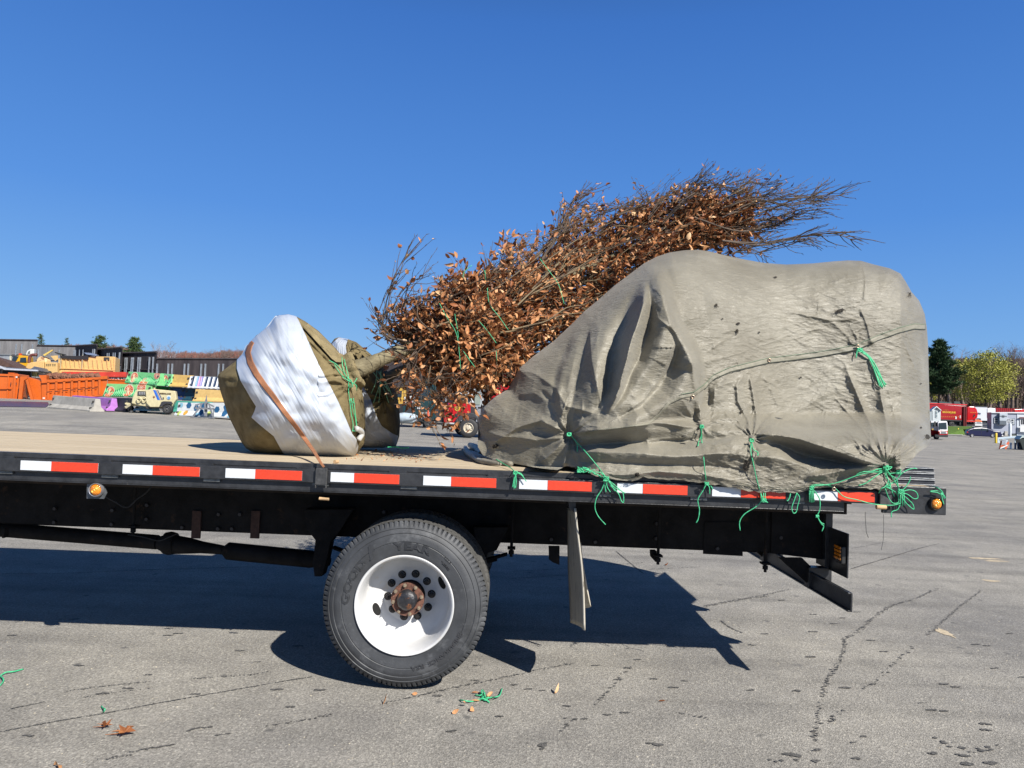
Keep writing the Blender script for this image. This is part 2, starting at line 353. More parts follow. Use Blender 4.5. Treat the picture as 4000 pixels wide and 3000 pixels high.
for _ in range(1100):
    gx = rnd.uniform(-4, 4.6); gy = 2.6 + 5.2 * rnd.random() ** 1.3; sz = rnd.uniform(.002, .007); hh = sz * .7
    gb.add([(gx + math.cos(6.283*k/5)*sz*rnd.uniform(.6,1.5), gy + math.sin(6.283*k/5)*sz*rnd.uniform(.6,1.3), 0) for k in range(5)] + [(gx, gy, hh)], [(k, (k+1) % 5, 5) for k in range(5)])
o = gb.build('loose_grit', mat('grit', (.10,.095,.085), .9, 0, 0, 3, 0, col2=(.62,.55,.42))); tag(o, 'crumbs of stone and wood scattered over the pavement', 'grit', kind='stuff')
SAND = M('sand_dust', (.52,.43,.30), .95, 0, .25, 30)
b = MB()
def blotch(b, px, py, rx, ry, n=26, h=.003):
    c = PZ(px, py, 0); ph = rnd.random() * 9
    b.add([(c.x + math.cos(6.283*k/n) * rx * (1 + .35*math.sin(3*6.283*k/n+ph) * rnd.random()), c.y + math.sin(6.283*k/n) * ry * (1 + .4 * rnd.uniform(-1, 1)), h) for k in range(n)], [tuple(range(n))])
for q in [(EZ(1960,1000), .22,.06),(EZ(2050,1020),.16,.05),(EZ(2010,1180),.09,.05),(EZ(1640,1600),.05,.12)]: blotch(b, *q[0], q[1], q[2])
o = b.build('sand_patch', SAND); tag(o, kind='structure')
# ================================================================ flatbed truck
YN, YF = 4.45, 6.88                                       # near and far edge of the deck
ZD = P(1000, 1803, YN).z                                  # top of the deck
XL, XR = -5.2, P(3688, 1960, YN).x
BLK = M('black_steel', (.030,.031,.034), .38, 0, .35, 14, .15, 90, .5, patch=((.13,.12,.11), 22, .66))
DKR = M('grimy_steel', (.011,.010,.010), .8, 0, .5, 7, .25, 70, .2, patch=((.030,.018,.012), 9, .60))
RUB = M('grimy_rubber', (.03,.03,.031), .75, 0, .3, 12, .2, 90, .3)
WOOD = mat('deck_wood', (.47,.38,.26), .78, 0, .1, 1.6, .4, 14, .2, col2=(.62,.515,.365), stretch=(.35, 9, 9), patch=((.27,.21,.15), 4, .66))
truck = thing('flatbed_truck', (0, 5.67, 0), 'black flatbed truck with pale plank deck carrying wrapped trees and tarped load', 'truck')
# deck: planks side by side, each with its own small gap
b = MB(); npl = 14; w = (YF - YN - .08) / npl
for i in range(npl):
    y0 = YN + .04 + i * w; b.box((XL, y0 + .002, ZD - .035), (XR - .06, y0 + w - .002, ZD + (.0006 if i % 2 else 0)))
b.build('deck', WOOD, truck)
# edge cap, rub rail with stake pockets, lower channel
b = MB(); b.box((XL, YN, ZD - .03), (XR, YN + .04, ZD + .001)); b.box((XL, YF - .04, ZD - .12), (XR, YF, ZD + .001)); b.box((XR - .06, YN + .041, ZD - .07), (XR, YF - .041, ZD + .001))
b.build('edge_cap', BLK, truck, bevel=.003)
zt, zb = ZD - .034, ZD - .112
b = MB(); b.box((XL, YN - .028, zb), (P(3455,1900,YN).x, YN - .014, zt)); b.build('rub_rail', BLK, truck, bevel=.003)
for px in [20,400,800,1195,1555,1940,2350,2730,3110,3440]:
    x = P(px, 1850, YN).x; b = MB(); b.box((x - .055, YN - .013, zb + .004), (x + .055, YN - .001, zt + .012)); b.build('rail_spacer', BLK, truck)
b = MB(); b.box((XL, YN + .002, ZD - .165), (P(3300,1900,YN).x, YN + .03, ZD - .031)); b.box((XL, YN + .002, ZD - .172), (P(3300,1900,YN).x, YN + .075, ZD - .166)); b.build('side_channel', BLK, truck, bevel=.002)
TABM = M('worn_galvanised', (.16,.17,.17), .5, .4, .3, 30)
for px in [20,432,830,1255,1600,2355,2730,3110]:
    x = P(px, 1870, YN).x; t = MB(); t.box((x - .05, YN - .012, zb - .018), (x + .05, YN + .001, zb - .002)); t.build('rail_tab', TABM, truck)
# rear corner plate
b = MB(); xc = P(3455, 1900, YN).x; b.box((xc - .02, YN - .022, ZD - .165), (XR, YN - .001, ZD + .002)); b.build('corner_plate', BLK, truck, bevel=.003)
# reflective tape
WT = M('tape_white', (.72,.75,.78), .35, 0, .06, 90, .2, 300, .6); RT = M('tape_red', (.74,.055,.018), .35, 0, .12, 90, .2, 300, .6)
strips = [(78,199,381),(477,595,778),(879,996,1178),(1290,1382,1558),(1652,1761,1937),(2027,2138,2310),(2410,2510,2684),(2781,2893,3067),(3177,3272,3415)]
for a, mI, c in strips:
    xa, xm, xb = (P(q, 1850 + q*.038, YN - .03).x for q in (a, mI, c)); zm = (zt + zb) / 2
    t = MB(); t.box((xa, YN - .0305, zm - .0285), (xb, YN - .028, zm + .0285)); s0 = t.build('reflective_strip', WT, truck)
    t = MB(); t.box((xm, YN - .0325, zm - .0285), (xb, YN - .0306, zm + .0285)); t.build('red_section', RT, s0)
# sill beams, cross beams, chassis rails
xs_end = P(3245, 2033, 5.2).x
b = MB(); b.box((XL, 5.17, 1.10), (xs_end + .1, 5.25, ZD - .04)); b.box((XL, 6.15, 1.10), (xs_end + .1, 6.23, ZD - .04)); b.build('sill_beam', M('sill_wood', (.03,.02,.014), .85, 0, .5, 6, .3, 50), truck)
b = MB(); x = XL
while x < XR - .15:
    b.box((x, YN + .08, ZD - .13), (x + .05, YF - .05, ZD - .036)); x += .405
b.build('cross_beams', DKR, truck)
zf0, zf1 = .79, 1.10
b = MB()
for y in (5.27, 6.13 - .07):
    b.box((XL, y, zf0), (xs_end - .05, y + .01, zf1)); b.box((XL, y, zf0), (xs_end - .05, y + .07, zf0 + .01)); b.box((XL, y, zf1 - .01), (xs_end - .05, y + .07, zf1 - .001))
for xx in (-3.6,-2.4,-1.0,-.2,.9,1.9): b.box((xx, 5.281, .85), (xx + .06, 6.06, 1.04))
b.build('chassis_rail', DKR, truck, bevel=.004)
b = MB(); rr = random.Random(2)
for px, py in [(215,1987),(440,1993),(575,1973),(573,2028),(712,2060),(855,2009),(852,2065),(907,2065),(213,2040),(437,2048),(938,2009),(2153,2107),(2325,2117),(2802,2142),(2562,2103),(2565,2045),(1500,2000),(3050,2100)]:
    p = P(px, py, 5.262); b = MB(); b.lathe([(0,-.012),(.012,-.012),(.014,-.004),(.014,.006)], p, 8); b.build('frame_bolt', M('bolt_steel', (.05,.045,.045), .5, .5), truck)
for px in (768, 998):                                     # riveted rusty plates with holes
    p0 = P(px - 14, 1995, 5.26); p1 = P(px + 14, 2103, 5.26); t = MB(); t.box((p0.x, 5.25, p1.z), (p1.x, 5.268, p0.z)); t.build('rusty_bracket', M('rust_dark', (.055,.025,.018), .85, 0, .4, 20), truck)
# hanging U-bolts and small brackets
for px, y0, y1 in [(530,1900,2090),(2577,1960,2205),(2995,1980,2235),(2005,1950,2175)]:
    p0 = P(px, y0, 5.2); p1 = P(px, y1, 5.2); t = MB(); t.tube([(p0.x, 5.2, p0.z), (p0.x, 5.2, p1.z)], .011, 8); t.box((p0.x - .028, 5.17, p1.z + .055), (p0.x + .028, 5.24, p1.z + .068)); t.lathe([(.0,.02),(.02,.02),(.02,.045),(0,.045)], (p0.x, 5.2, p1.z), 6, 'z'); t.build('hanger_rod', DKR, truck)
def plate(name, pts, Y, th, mt=DKR):
    t = MB(); q = [P(*p, Y) for p in pts]; t.prism([(v.x, v.z) for v in q], Y, Y + th); return t.build(name, mt, truck, bevel=.002)
plate('hanger_bracket', [MZ(1202,890), MZ(1250,890), MZ(1250,985), MZ(1240,985), MZ(1205,945)], 5.25, .06)
plate('hanger_bracket', [MZ(317,850), MZ(412,850), MZ(410,1010), MZ(355,990), MZ(320,965)], 5.4, .03)
plate('hanger_bracket', [DZ(15,810), DZ(40,810), DZ(32,890), DZ(15,890)], 5.3, .05)
plate('spring_hanger', [(1190,1990),(1380,1990),(1330,2070),(1290,2120),(1276,2190),(1258,2252),(1228,2252),(1222,2200),(1232,2110),(1200,2070)], 5.12, .12)
plate('frame_patch_plate', [MZ(1665,640), MZ(1990,640), MZ(1995,935), MZ(1650,915)], 5.262, .006)
# leaf spring pack and rear spring hanger
wc = P(1579, 2364, 4.48); WX, WZc, WR = wc.x, wc.z, .508
b = MB()
for k in range(7):
    L = .62 - .07 * k; z = .60 + .0 - k * .014
    pts = [(WX + t * L, 5.2, z + .12 * t * t * (L / .62) ** 2) for t in (-1, -.66, -.33, 0, .33, .66, 1)]
    for a, c in zip(pts, pts[1:]):
        o = len(b.v); b.add([(a[0],5.16,a[2]),(c[0],5.16,c[2]),(c[0],5.24,c[2]),(a[0],5.24,a[2]),(a[0],5.16,a[2]+.012),(c[0],5.16,c[2]+.012),(c[0],5.24,c[2]+.012),(a[0],5.24,a[2]+.012)], [(0,3,2,1),(4,5,6,7),(0,1,5,4),(2,3,7,6),(1,2,6,5),(3,0,4,7)])
b.build('leaf_spring', DKR, truck)
plate('spring_hanger', [(1850,2060),(1985,2060),(1940,2150),(1905,2160),(1895,2230),(1870,2225)], 5.12, .12)
# axle, differential, prop shaft
b = MB(); b.tube([(WX, 4.75, WZc), (WX, 6.6, WZc)], .07, 16); b.lathe([(0,-.25),(.1,-.24),(.18,-.12),(.2,0),(.18,.12),(.1,.24),(0,.25)], (WX, 5.7, WZc), 24, 'x'); b.build('rear_axle', DKR, truck, 40)
b = MB(); q = [P(*p, 5.6) for p in [(-900,2010),(0,2068),(615,2118)]]; b.tube(q, .055, 14)
q = [P(*p, 5.6) for p in [(870,2150),(890,2152),(1215,2184),(1290,2195)]]; b.tube(q, [.03,.066,.066,.03], 14)
q = [P(*p, 5.6) for p in [(620,2120),(640,2122),(690,2128),(740,2132),(790,2138),(870,2148)]]; b.tube(q, [.05,.065,.07,.06,.045,.035], 14)
b.lathe([(0,-.04),(.08,-.04),(.09,0),(.08,.04),(0,.04)], P(665, 2122, 5.6), 16, 'x'); b.build('prop_shaft', DKR, truck, 40)
q = [P(*p, 5.25) for p in [(500,2088),(560,2098),(620,2112),(660,2098),(690,2085)]]; b = MB(); b.tube(spline(q), .004, 6); b.build('cable', RUB, truck, True); b = MB(); q = [P(*p, 4.75) for p in [(408,1938),(450,1960),(495,1982),(535,1950),(575,1920),(610,1870)]]; b.tube(spline(q), .005, 6); b.build('cable', RUB, truck, True)
# underride bumper and rear end
def yz_bar(b, x0, x1, y0, y1, z0, z1): b.box((x0, y0, z0), (x1, y1, z1))
xb_ = P(3331, 2350, 4.58).x; zb0 = P(3331, 2392, 4.58).z; zb1 = P(3331, 2316, 4.58).z
b = MB(); b.box((xb_ - .012, 4.58, zb0), (xb_, 6.75, zb1)); b.box((xb_ - .03, 4.58, zb0), (xb_ - .0125, 6.75, zb0 + .01)); b.box((xb_ - .03, 4.58, zb1 - .01), (xb_ - .0125, 6.75, zb1)); b.build('underride_bumper', BLK, truck, bevel=.003)
for Y in (5.2, 6.12):
    p = P(3215, 2050, 5.2); t = MB(); t.box((p.x + .02, Y, zb0), (p.x + .07, Y + .05, ZD - .04)); t.box((p.x + .035, Y-.03, zb0 - .0), (xb_ - .032, Y + .06, zb1 + .03)); t.build('bumper_strut', BLK, truck, bevel=.003)
    a = P(3045, 2180, 5.2); c = P(3200, 2320, 5.2); e = P(3135, 2180, 5.2); d = P(3210, 2265, 5.2)
    t = MB(); t.prism([(a.x, a.z), (c.x, c.z), (d.x + .02, d.z), (e.x, e.z)], Y + .005, Y + .03); t.build('bumper_brace', DKR, truck)
q = [P(2960,2190,6.3), P(3195,2340,5.2)]
t = MB(); t.prism([(xs_end - .4, .79), (xs_end - .02, .76), (xs_end - .02, ZD - .2), (xs_end + .06, ZD - .15), (xs_end + .16, ZD - .12), (xs_end + .16, ZD - .05), (xs_end - .4, ZD - .05)], 5.255, 5.262 + .02); t.build('frame_end_plate', DKR, truck)
xp = P(3316, 2170, 4.92).x
t = MB(); z1 = P(3316, 2085, 4.92).z; z0 = P(3316, 2260, 4.92).z; t.box((xp - .01, 4.92, z0), (xp, 5.42, z1)); t.build('tail_lamp_plate', BLK, truck, bevel=.002); t = MB(); t.box((xp - .01, 5.95, z0), (xp, 6.45, z1)); t.build('tail_lamp_plate', BLK, truck, bevel=.002)
AMB = M('amber_lens', (.85,.26,.01), .12, 0, .25, 40, .6, 150, .8, coat=.5)
t = MB(); zc = P(3295, 2165, 4.96).z; t.box((xp - .045, 4.93, zc - .062), (xp - .0105, 5.04, zc + .055)); lp = t.build('side_marker_lamp', M('lamp_black', (.03,.03,.03), .4), truck, bevel=.008)
t = MB()
for k in range(4):
    z = zc - .038 + k * .024; t.box((xp - .053, 4.937, z), (xp - .0455, 5.03, z + .019))
t.build('lens', AMB, lp, bevel=.004)
# rods and wires of the rear underside
t = MB(); t.tube([P(2100+1280,2000,4.7), P(3380,2020,4.7), P(3384,2080,4.7), P(3392,2100,4.7)], .0015, 4); t.tube([P(3451,2010,4.6), P(3452,2060,4.6), P(3450,2110,4.6), P(3442,2150,4.6)], .0012, 4); t.build('loose_wire', RUB, truck)
# marker lamps
def round_lamp(px, py, Y, r, plate_pts=None):
    c = P(px, py, Y); t = MB(); t.lathe([(0,.012),(r*1.22,.012),(r*1.25,.0),(r*1.1,-.014),(r,-.012),(r*.98,0)], c, 32); h = t.build('marker_lamp', M('lamp_chrome', (.5,.5,.52), .3, .7) if plate_pts else RUB, truck, 40)
    t = MB(); t.lathe([(0,-.022),(r*.4,-.021),(r*.7,-.018),(r*.97,-.006),(r*.975,.002)], c, 32); t.build('lens', AMB, h, True)
    t = MB()
    for sx, sz in ((-.35,-.3),(.3,.25),(0,0)):
        t.lathe([(0,-.0265),(.006,-.025),(.009,-.018)], (c.x + sx*r, c.y, c.z + sz*r), 10)
    t.build('lamp_bulb', M('amber_bright', (1,.55,.08), .1, 0, .1, 30, coat=1), h, True)
t = MB(); q = [P(*p, 4.485) for p in [(342,1890),(406,1890),(420,1925),(408,1948),(341,1947)]]; t.prism([(v.x, v.z) for v in q], 4.478, 4.485); t.build('lamp_bracket', M('bracket_grey', (.13,.14,.15), .5, .4, .3, 30), truck)
round_lamp(376, 1913, 4.46, .036, True); round_lamp(3656, 1968, YN - .035, .034)
# mud flaps
FLAP = mat('flap_beige', (.50,.46,.38), .65, 0, .12, 3, .2, 60, .3, stretch=(6,6,1), patch=((.10,.09,.075), 4.5, .58))
def flap(name, pts_near, pts_far, yn, yf, th=.012):
    R = []; n = 12
    A = spline([P(*q, yn) for q in pts_near], 5); Bp = spline([P(*q, yf) for q in pts_far], 5); k = min(len(A), len(Bp)); V1 = np.zeros((k, n, 3))
    for i in range(k):
        for j in range(n):
            s = j / (n - 1); p = A[i].lerp(Bp[i], s); V1[i, j] = (p.x + .02 * math.sin(s * math.pi), p.y, p.z)
    o = grid_mesh(name, V1, FLAP, truck); sm = o.modifiers.new('thick', 'SOLIDIFY'); sm.thickness = th; sm.offset = 1; return o
flap('mud_flap', [(2250,1985),(2258,2060),(2276,2210),(2284,2340),(2287,2462)], [(2222,1985),(2222,2060),(2224,2200),(2230,2330),(2234,2432)], 4.52, 5.06)
flap('mud_flap', [(2262,2120),(2272,2200),(2290,2290),(2306,2365)], [(2256,2120),(2262,2200),(2275,2290),(2286,2375)], 5.10, 5.14, .006)
t = MB(); q = [P(*p, 4.6) for p in [MZ(480,430), MZ(548,430), MZ(545,500), MZ(535,555), MZ(490,510)]]; t.prism([(v.x, v.z) for v in q], 4.56, 5.05); t.build('flap_bracket', BLK, truck)
# strap winch on the rail (left one holds the strap, right one by the rear corner)
for px in (1262, 3445):
    x = P(px, 1870, YN).x; t = MB(); t.box((x - .035, YN - .052, zb - .01), (x + .035, YN - .033, zt + .012)); t.box((x - .035, YN - .052, zb - .03), (x - .028, YN - .03, zb - .011)); t.box((x + .028, YN - .052, zb - .03), (x + .035, YN - .03, zb - .011)); t.build('strap_winch', M('worn_black', (.07,.07,.07), .5, .3, .4, 25), truck, bevel=.003)
WD = M('raw_wood', (.52,.34,.18), .8, 0, .2, 12)
t = MB(); t.tube([P(3423,1980,YN-.05), P(3461,1982,YN-.05)], [.014,.013], 10); t.build('wood_peg', WD, truck, 40)
t = MB(); t.tube([P(1247,1947,YN-.05), P(1285,1950,YN-.05)], [.009,.008], 8); t.build('wood_peg', WD, truck, 40)
# ---------------------------------------------------------------- wheels
TYRE = mat('tyre_rubber', (.050,.053,.058), .6, 0, .3, 4, .12, 120, .4, patch=((.072,.075,.08), 5, .55))
TREAD = M('tread_rubber', (.085,.083,.078), .85, 0, .25, 30, .3, 120, .3)
RIM = M('rim_white', (.66,.66,.655), .5, 0, .06, 6, .05, 60, .3, patch=((.50,.46,.40), 7, .58))
RUST = M('rust_brown', (.13,.055,.035), .8, 0, .5, 45, .4, 150); GRS = M('hub_grease', (.03,.03,.034), .4, .2, .4, 30, .3, 90, patch=((.22,.08,.025), 18, .55))
NUT = M('lug_dark', (.03,.027,.027), .45, .5, .4, 40)
def add_wheel(yf, sgn=1, detail=True):
    root = bpy.data.objects.new('wheel', None); COL.objects.link(root); root.location = (WX, yf, WZc); setp = setpar(root, truck) if False else None
    root.parent = truck; root.location = Vector((WX, yf, WZc)) - Vector(truck.location)
    C = (WX, yf, WZc)
    class Par: pass
    def attach(o):
        o.parent = root; o.matrix_parent_inverse = Matrix.Translation(-Vector(C))
    R = WR
    prof = [(.288,.03),(.293,.006),(.305,.0),(.325,.001),(.35,-.004),(.38,-.006),(.384,-.003),(.388,-.006),(.41,-.004),(.43,.001),(.434,.004),(.438,.001),(.455,.007),(.463,.014),(.467,.011),(.478,.020),(R*.965,.028),(R-.006,.036),(R,.042)]
    n = 400
    def mod(i, j, r, h):
        if i >= len(prof) - 3 and j % 4 == 0: r -= .009; h += .004
        return r, h * sgn
    b = MB(); b.lathe(prof, C, n, 'y', mod); o = b.build('tyre', TYRE, None, 35); attach(o)
    # tread band with ribs, cross cuts and the far shoulder
    w = .262; tp = [(R, .042)]
    for k in range(5):
        y0 = .05 + k * (w - .095) / 5; tp += [(R - .001, y0), (R, y0 + .002), (R, y0 + .026), (R - .001, y0 + .028), (R - .013, y0 + .0285), (R - .013, y0 + .0333)]
    tp += [(R, w - .04), (R - .01, w - .03), (.46, w - .008), (.40, w), (.30, w), (.288, w - .02)]
    def mod2(i, j, r, h):
        if 1 <= i <= len(tp) - 6 and r > R - .005 and (j + (i // 6) * 3) % 8 == 0: r -= .009
        return r, h * sgn
    b = MB(); b.lathe(tp, C, n, 'y', mod2); o = b.build('tread', TREAD, None, 35); attach(o)
    rp = [(.300,-.004),(.306,-.009),(.302,-.014),(.294,-.013),(.288,-.004),(.284,.010),(.275,.03),(.272,.09),(.268,.165),(.262,.200),(.245,.218),(.215,.229),(.185,.236),(.174,.243),(.166,.246),(.105,.247),(.098,.250),(.098,.30)]
    b = MB(); b.lathe([(r, h * sgn) for r, h in rp], C, 96); o = b.build('rim', RIM, None, 50); attach(o)
    if not detail: return
    b = MB(); b.lathe([(0,.262),(.0975,.264)], C, 32); o = b.build('hub_recess', NUT, None); attach(o)
    hy = [(.0, .088),(.02,.086),(.045,.091),(.058,.101),(.066,.118),(.066,.14)]
    b = MB(); b.lathe(hy, C, 40); o = b.build('hub_cap', GRS, None, 40); attach(o)
    b = MB(); b.lathe([(.066,.132),(.102,.132),(.105,.136),(.105,.148),(.086,.152),(.084,.262)], C, 40); o = b.build('hub_flange', RUST, None, 40); attach(o)
    for k in range(8):
        a = math.radians(12 + 45 * k); c = (WX + .090*math.cos(a), yf, WZc + .090*math.sin(a))
        b = MB(); b.lathe([(0,.104),(.005,.104),(.006,.117),(.0105,.118),(.0105,.1315),(.013,.1318)], c, 6); o = b.build('hub_bolt', M('bolt_tan', (.30,.24,.17), .5, .4, .3, 60), None); attach(o)
    for k in range(10):
        a = math.radians(5 + 36 * k); c = (WX + .141*math.cos(a), yf, WZc + .141*math.sin(a))
        b = MB(); b.lathe([(0,.205),(.009,.205),(.010,.217),(.0175,.218),(.0175,.2450)], c, 6); b.lathe([(.017,.2445),(.026,.2445),(.0265,.2455)], c, 16); o = b.build('lug_nut', NUT, None); attach(o)
    for a in (math.radians(204), math.radians(24)):
        b = MB(); n2 = 28; vs = []
        for k in range(n2):
            q = 6.2832 * k / n2; u = .022 * math.cos(q); v = .042 * math.sin(q); r = .226 + u; aa = a + v / .226
            y = float(np.interp(r, [.185,.215,.245,.262], [.236,.229,.218,.200])) - .003
            vs.append((WX + r*math.cos(aa), yf + y, WZc + r*math.sin(aa)))
        b.add(vs, [tuple(range(n2))]); o = b.build('hand_hole', M('hole_black', (.004,.004,.004), .9), None); attach(o)
    # raised lettering round the sidewall
    def arc_text(name, txt, size, rad, a0, mt, sx=1.0, bold=.002, flip=False):
        vs, fs = text_verts(txt, size, 'CENTER', .0012, bold); out = []
        for x, y, z in vs:
            a = a0 - x * sx / rad; r = rad + y
            hh = -.0068 if .345 < r < .43 else -.003
            out.append((WX + r*math.cos(a), yf + hh - .0006 - z, WZc + r*math.sin(a)))
        b = MB(); b.add(out, fs); o = b.build(name, mt, None); attach(o)
    LT = M('tyre_lettering', (.034,.036,.04), .5, 0, .2, 30); LT2 = M('tyre_lettering_worn', (.035,.036,.04), .6, 0, .2, 30)
    arc_text('tyre_lettering', 'GOOD', .066, .338, math.radians(158), LT, 1.35)
    arc_text('tyre_lettering', 'YEAR', .066, .338, math.radians(84), LT, 1.35)
    # winged foot between the words
    b = MB(); ft = [(0,0),(.012,.004),(.02,.03),(.03,.036),(.034,.03),(.036,.05),(.028,.058),(.036,.07),(.024,.068),(.03,.082),(.016,.074),(.010,.06),(.004,.05),(-.004,.03),(-.012,.008),(-.022,.0),(-.014,-.006)]
    a0 = math.radians(125); b.add([(WX + (.345+y)*math.cos(a0 - (x-.01)/.36), yf - .0075, WZc + (.345+y)*math.sin(a0 - (x-.01)/.36)) for x, y in ft], [tuple(range(len(ft)))]); o = b.build('tyre_emblem', LT, None); attach(o)
    arc_text('tyre_lettering', 'ENDURANCE  RSA', .038, .372, math.radians(-52), LT2, 1.2, .001)
    arc_text('tyre_lettering', '11R22.5', .022, .375, math.radians(50), LT2, 1.1, .0)
    arc_text('tyre_lettering', 'TUBELESS', .015, .345, math.radians(46), LT2, 1.1, .0)
add_wheel(4.48)
add_wheel(4.48 + .262 + .085 + .262, -1, False)
add_wheel(6.30, 1, False); add_wheel(6.87, -1, False)
# ================================================================ wrapped trees
def interp(x, pts):
    return np.interp(x, [p[0] for p in pts], [p[1] for p in pts])
def resample(pts, n):
    p = np.array(pts, float); p = np.vstack([p, p[:1]]); d = np.r_[0, np.cumsum(np.hypot(*np.diff(p, axis=0).T))]
    s = np.linspace(0, d[-1], n, endpoint=False); return np.stack([np.interp(s, d, p[:, 0]), np.interp(s, d, p[:, 1])], -1)
RW = np.array([list(fwd), list(rgt), list(upv)])
def Pv(px, py, Y):                                       # arrays of photograph points at depth Y -> world
    d = RW[0] + RW[1] * ((px - 2000) / F)[..., None] + RW[2] * ((1500 - py) / F)[..., None]
    return np.array([0, 0, CH]) + d * (Y / d[..., 1])[..., None]
BURL = mat('burlap', (.15,.115,.055), .9, 0, .25, 9, .9, 160, .15, col2=(.26,.205,.105), patch=((.05,.038,.018), 3.2, .63))
BURL2 = mat('burlap_pale', (.24,.19,.10), .9, 0, .2, 9, .9, 160, .15, col2=(.36,.29,.16))
def wrapmat():
    m = mat('stretch_wrap', (.50,.545,.62), .36, 0, .05, 5, .0, 60, .5, coat=.25)
    n = m.node_tree.nodes; l = m.node_tree.links; b = n['Principled BSDF']
    uv = n.new('ShaderNodeUVMap'); mp = n.new('ShaderNodeMapping'); mp.inputs['Scale'].default_value = (34, 1.6, 1); l.new(uv.outputs[0], mp.inputs[0])
    nz = n.new('ShaderNodeTexNoise'); nz.inputs['Scale'].default_value = 1; nz.inputs['Detail'].default_value = 6; nz.inputs['Roughness'].default_value = .6; l.new(mp.outputs[0], nz.inputs['Vector'])
    bp = n.new('ShaderNodeBump'); bp.inputs['Strength'].default_value = .4; bp.inputs['Distance'].default_value = .006; l.new(nz.outputs['Fac'], bp.inputs['Height']); l.new(bp.outputs[0], b.inputs['Normal'])
    # thin film: the burlap shows brown through the single layer at the foot
    sp = n.new('ShaderNodeSeparateXYZ'); l.new(uv.outputs[0], sp.inputs[0])
    rp = n.new('ShaderNodeValToRGB'); rp.color_ramp.elements[0].position = .0; rp.color_ramp.elements[1].position = .17; rp.color_ramp.elements[0].color = (.55,)*3+(1,); rp.color_ramp.elements[1].color = (0,0,0,1); l.new(sp.outputs[1], rp.inputs[0])
    r2 = n.new('ShaderNodeValToRGB'); r2.color_ramp.elements[0].position = .5; r2.color_ramp.elements[1].position = .75; r2.color_ramp.elements[1].color = (.35,)*3+(1,); l.new(nz.outputs['Fac'], r2.inputs[0])
    mm = n.new('ShaderNodeMath'); mm.operation = 'ADD'; l.new(rp.outputs[0], mm.inputs[0]); l.new(r2.outputs[0], mm.inputs[1]); mm.use_clamp = True
    mx = n.new('ShaderNodeMix'); mx.data_type = 'RGBA'; src = b.inputs['Base Color'].links[0].from_socket; l.new(mm.outputs[0], mx.inputs[0]); l.new(src, mx.inputs[6]); mx.inputs[7].default_value = (.40,.36,.27,1); l.new(mx.outputs[2], b.inputs['Base Color'])
    return m
WRAP = wrapmat()
class Blob:                                              # closed puffed solid from an outline, front bulging to the camera
    def __init__(s, outline, Ym, D, p=2.3, seed=1, noise=.03, cen=None):
        s.o = resample(outline, 220); s.c = np.array(cen if cen else s.o.mean(0)); s.Ym, s.D, s.p, s.seed, s.ns = Ym, D, p, seed, noise
        a = np.arctan2(s.o[:, 1] - s.c[1], s.o[:, 0] - s.c[0]); r = np.hypot(*(s.o - s.c).T); k = np.argsort(a)
        s.a = np.r_[a[k] - 2*np.pi, a[k], a[k] + 2*np.pi]; s.r = np.r_[r[k], r[k], r[k]]; s.extra = None
    def rr(s, x, y):
        return np.hypot(x - s.c[0], y - s.c[1]) / np.interp(np.arctan2(y - s.c[1], x - s.c[0]), s.a, s.r)
    def depth(s, x, y):
        x = np.asarray(x, float); y = np.asarray(y, float)
        q = np.clip(s.rr(x, y), 0, 1); f = (1 - q ** s.p) ** (1 / 1.9)
        n = noise2(x / 90, y / 90, s.seed) * s.ns + noise2(x / 35, y / 35, s.seed + 3) * s.ns * .4
        d = s.Ym - s.D * f - n * np.clip((1 - q) * 3, 0, 1)
        if s.extra is not None: d = d - s.extra(x, y) * np.clip((1 - q) * 4, 0, 1)
        return d
    def mesh(s, name, mt, parent, zmin=None):
        nr, na = 90, 220; R = np.sin(np.linspace(0, 1, nr) * np.pi / 2)[:, None]; O = np.vstack([s.o, s.o[:1]])
        X = s.c[0] + R * (O[:, 0] - s.c[0]); Y = s.c[1] + R * (O[:, 1] - s.c[1])
        dep = s.depth(X, Y); V1 = Pv(X, Y, dep)
        M1 = Pv(X, Y, np.full_like(X, s.Ym)); V2 = M1.copy(); V2[..., 1] = s.Ym + (s.Ym - dep) * .9; V2 = V2[::-1][1:]
        V = np.vstack([V1, V2])
        if zmin is not None: V[..., 2] = np.maximum(V[..., 2], zmin)
        return grid_mesh(name, V, mt, parent)
def curve_rows(pts, n):
    p = np.array(pts, float); d = np.r_[0, np.cumsum(np.hypot(*np.diff(p, axis=0).T))]; s = np.linspace(0, d[-1], n)
    return np.stack([np.interp(s, d, p[:, 0]), np.interp(s, d, p[:, 1])], -1)
def patch_on(name, left, right, fn, off, mt, parent, nu=120, nv=160, disp=None, uvs=None):
    L = curve_rows(left, nv); Rr = curve_rows(right, nv); u = np.linspace(0, 1, nu)
    X = L[:, None, 0] * (1 - u) + Rr[:, None, 0] * u; Y = L[:, None, 1] * (1 - u) + Rr[:, None, 1] * u
    D = fn(X, Y) - off
    if disp is not None: D = D - disp(X, Y, u[None, :] + 0 * X, np.linspace(0, 1, nv)[:, None] + 0 * X)
    V = Pv(X, Y, D); o = grid_mesh(name, V, mt, parent)
    uvl = o.data.uv_layers.new(name='UVMap'); vi = np.zeros(len(o.data.loops), np.int32); o.data.loops.foreach_get('vertex_index', vi)
    uu = (vi % nu) / (nu - 1); vv = 1 - (vi // nu) / (nv - 1)
    if uvs is not None: uu = uvs(X, Y).ravel()[vi]
    uvl.data.foreach_set('uv', np.stack([uu, vv], -1).ravel()); return o
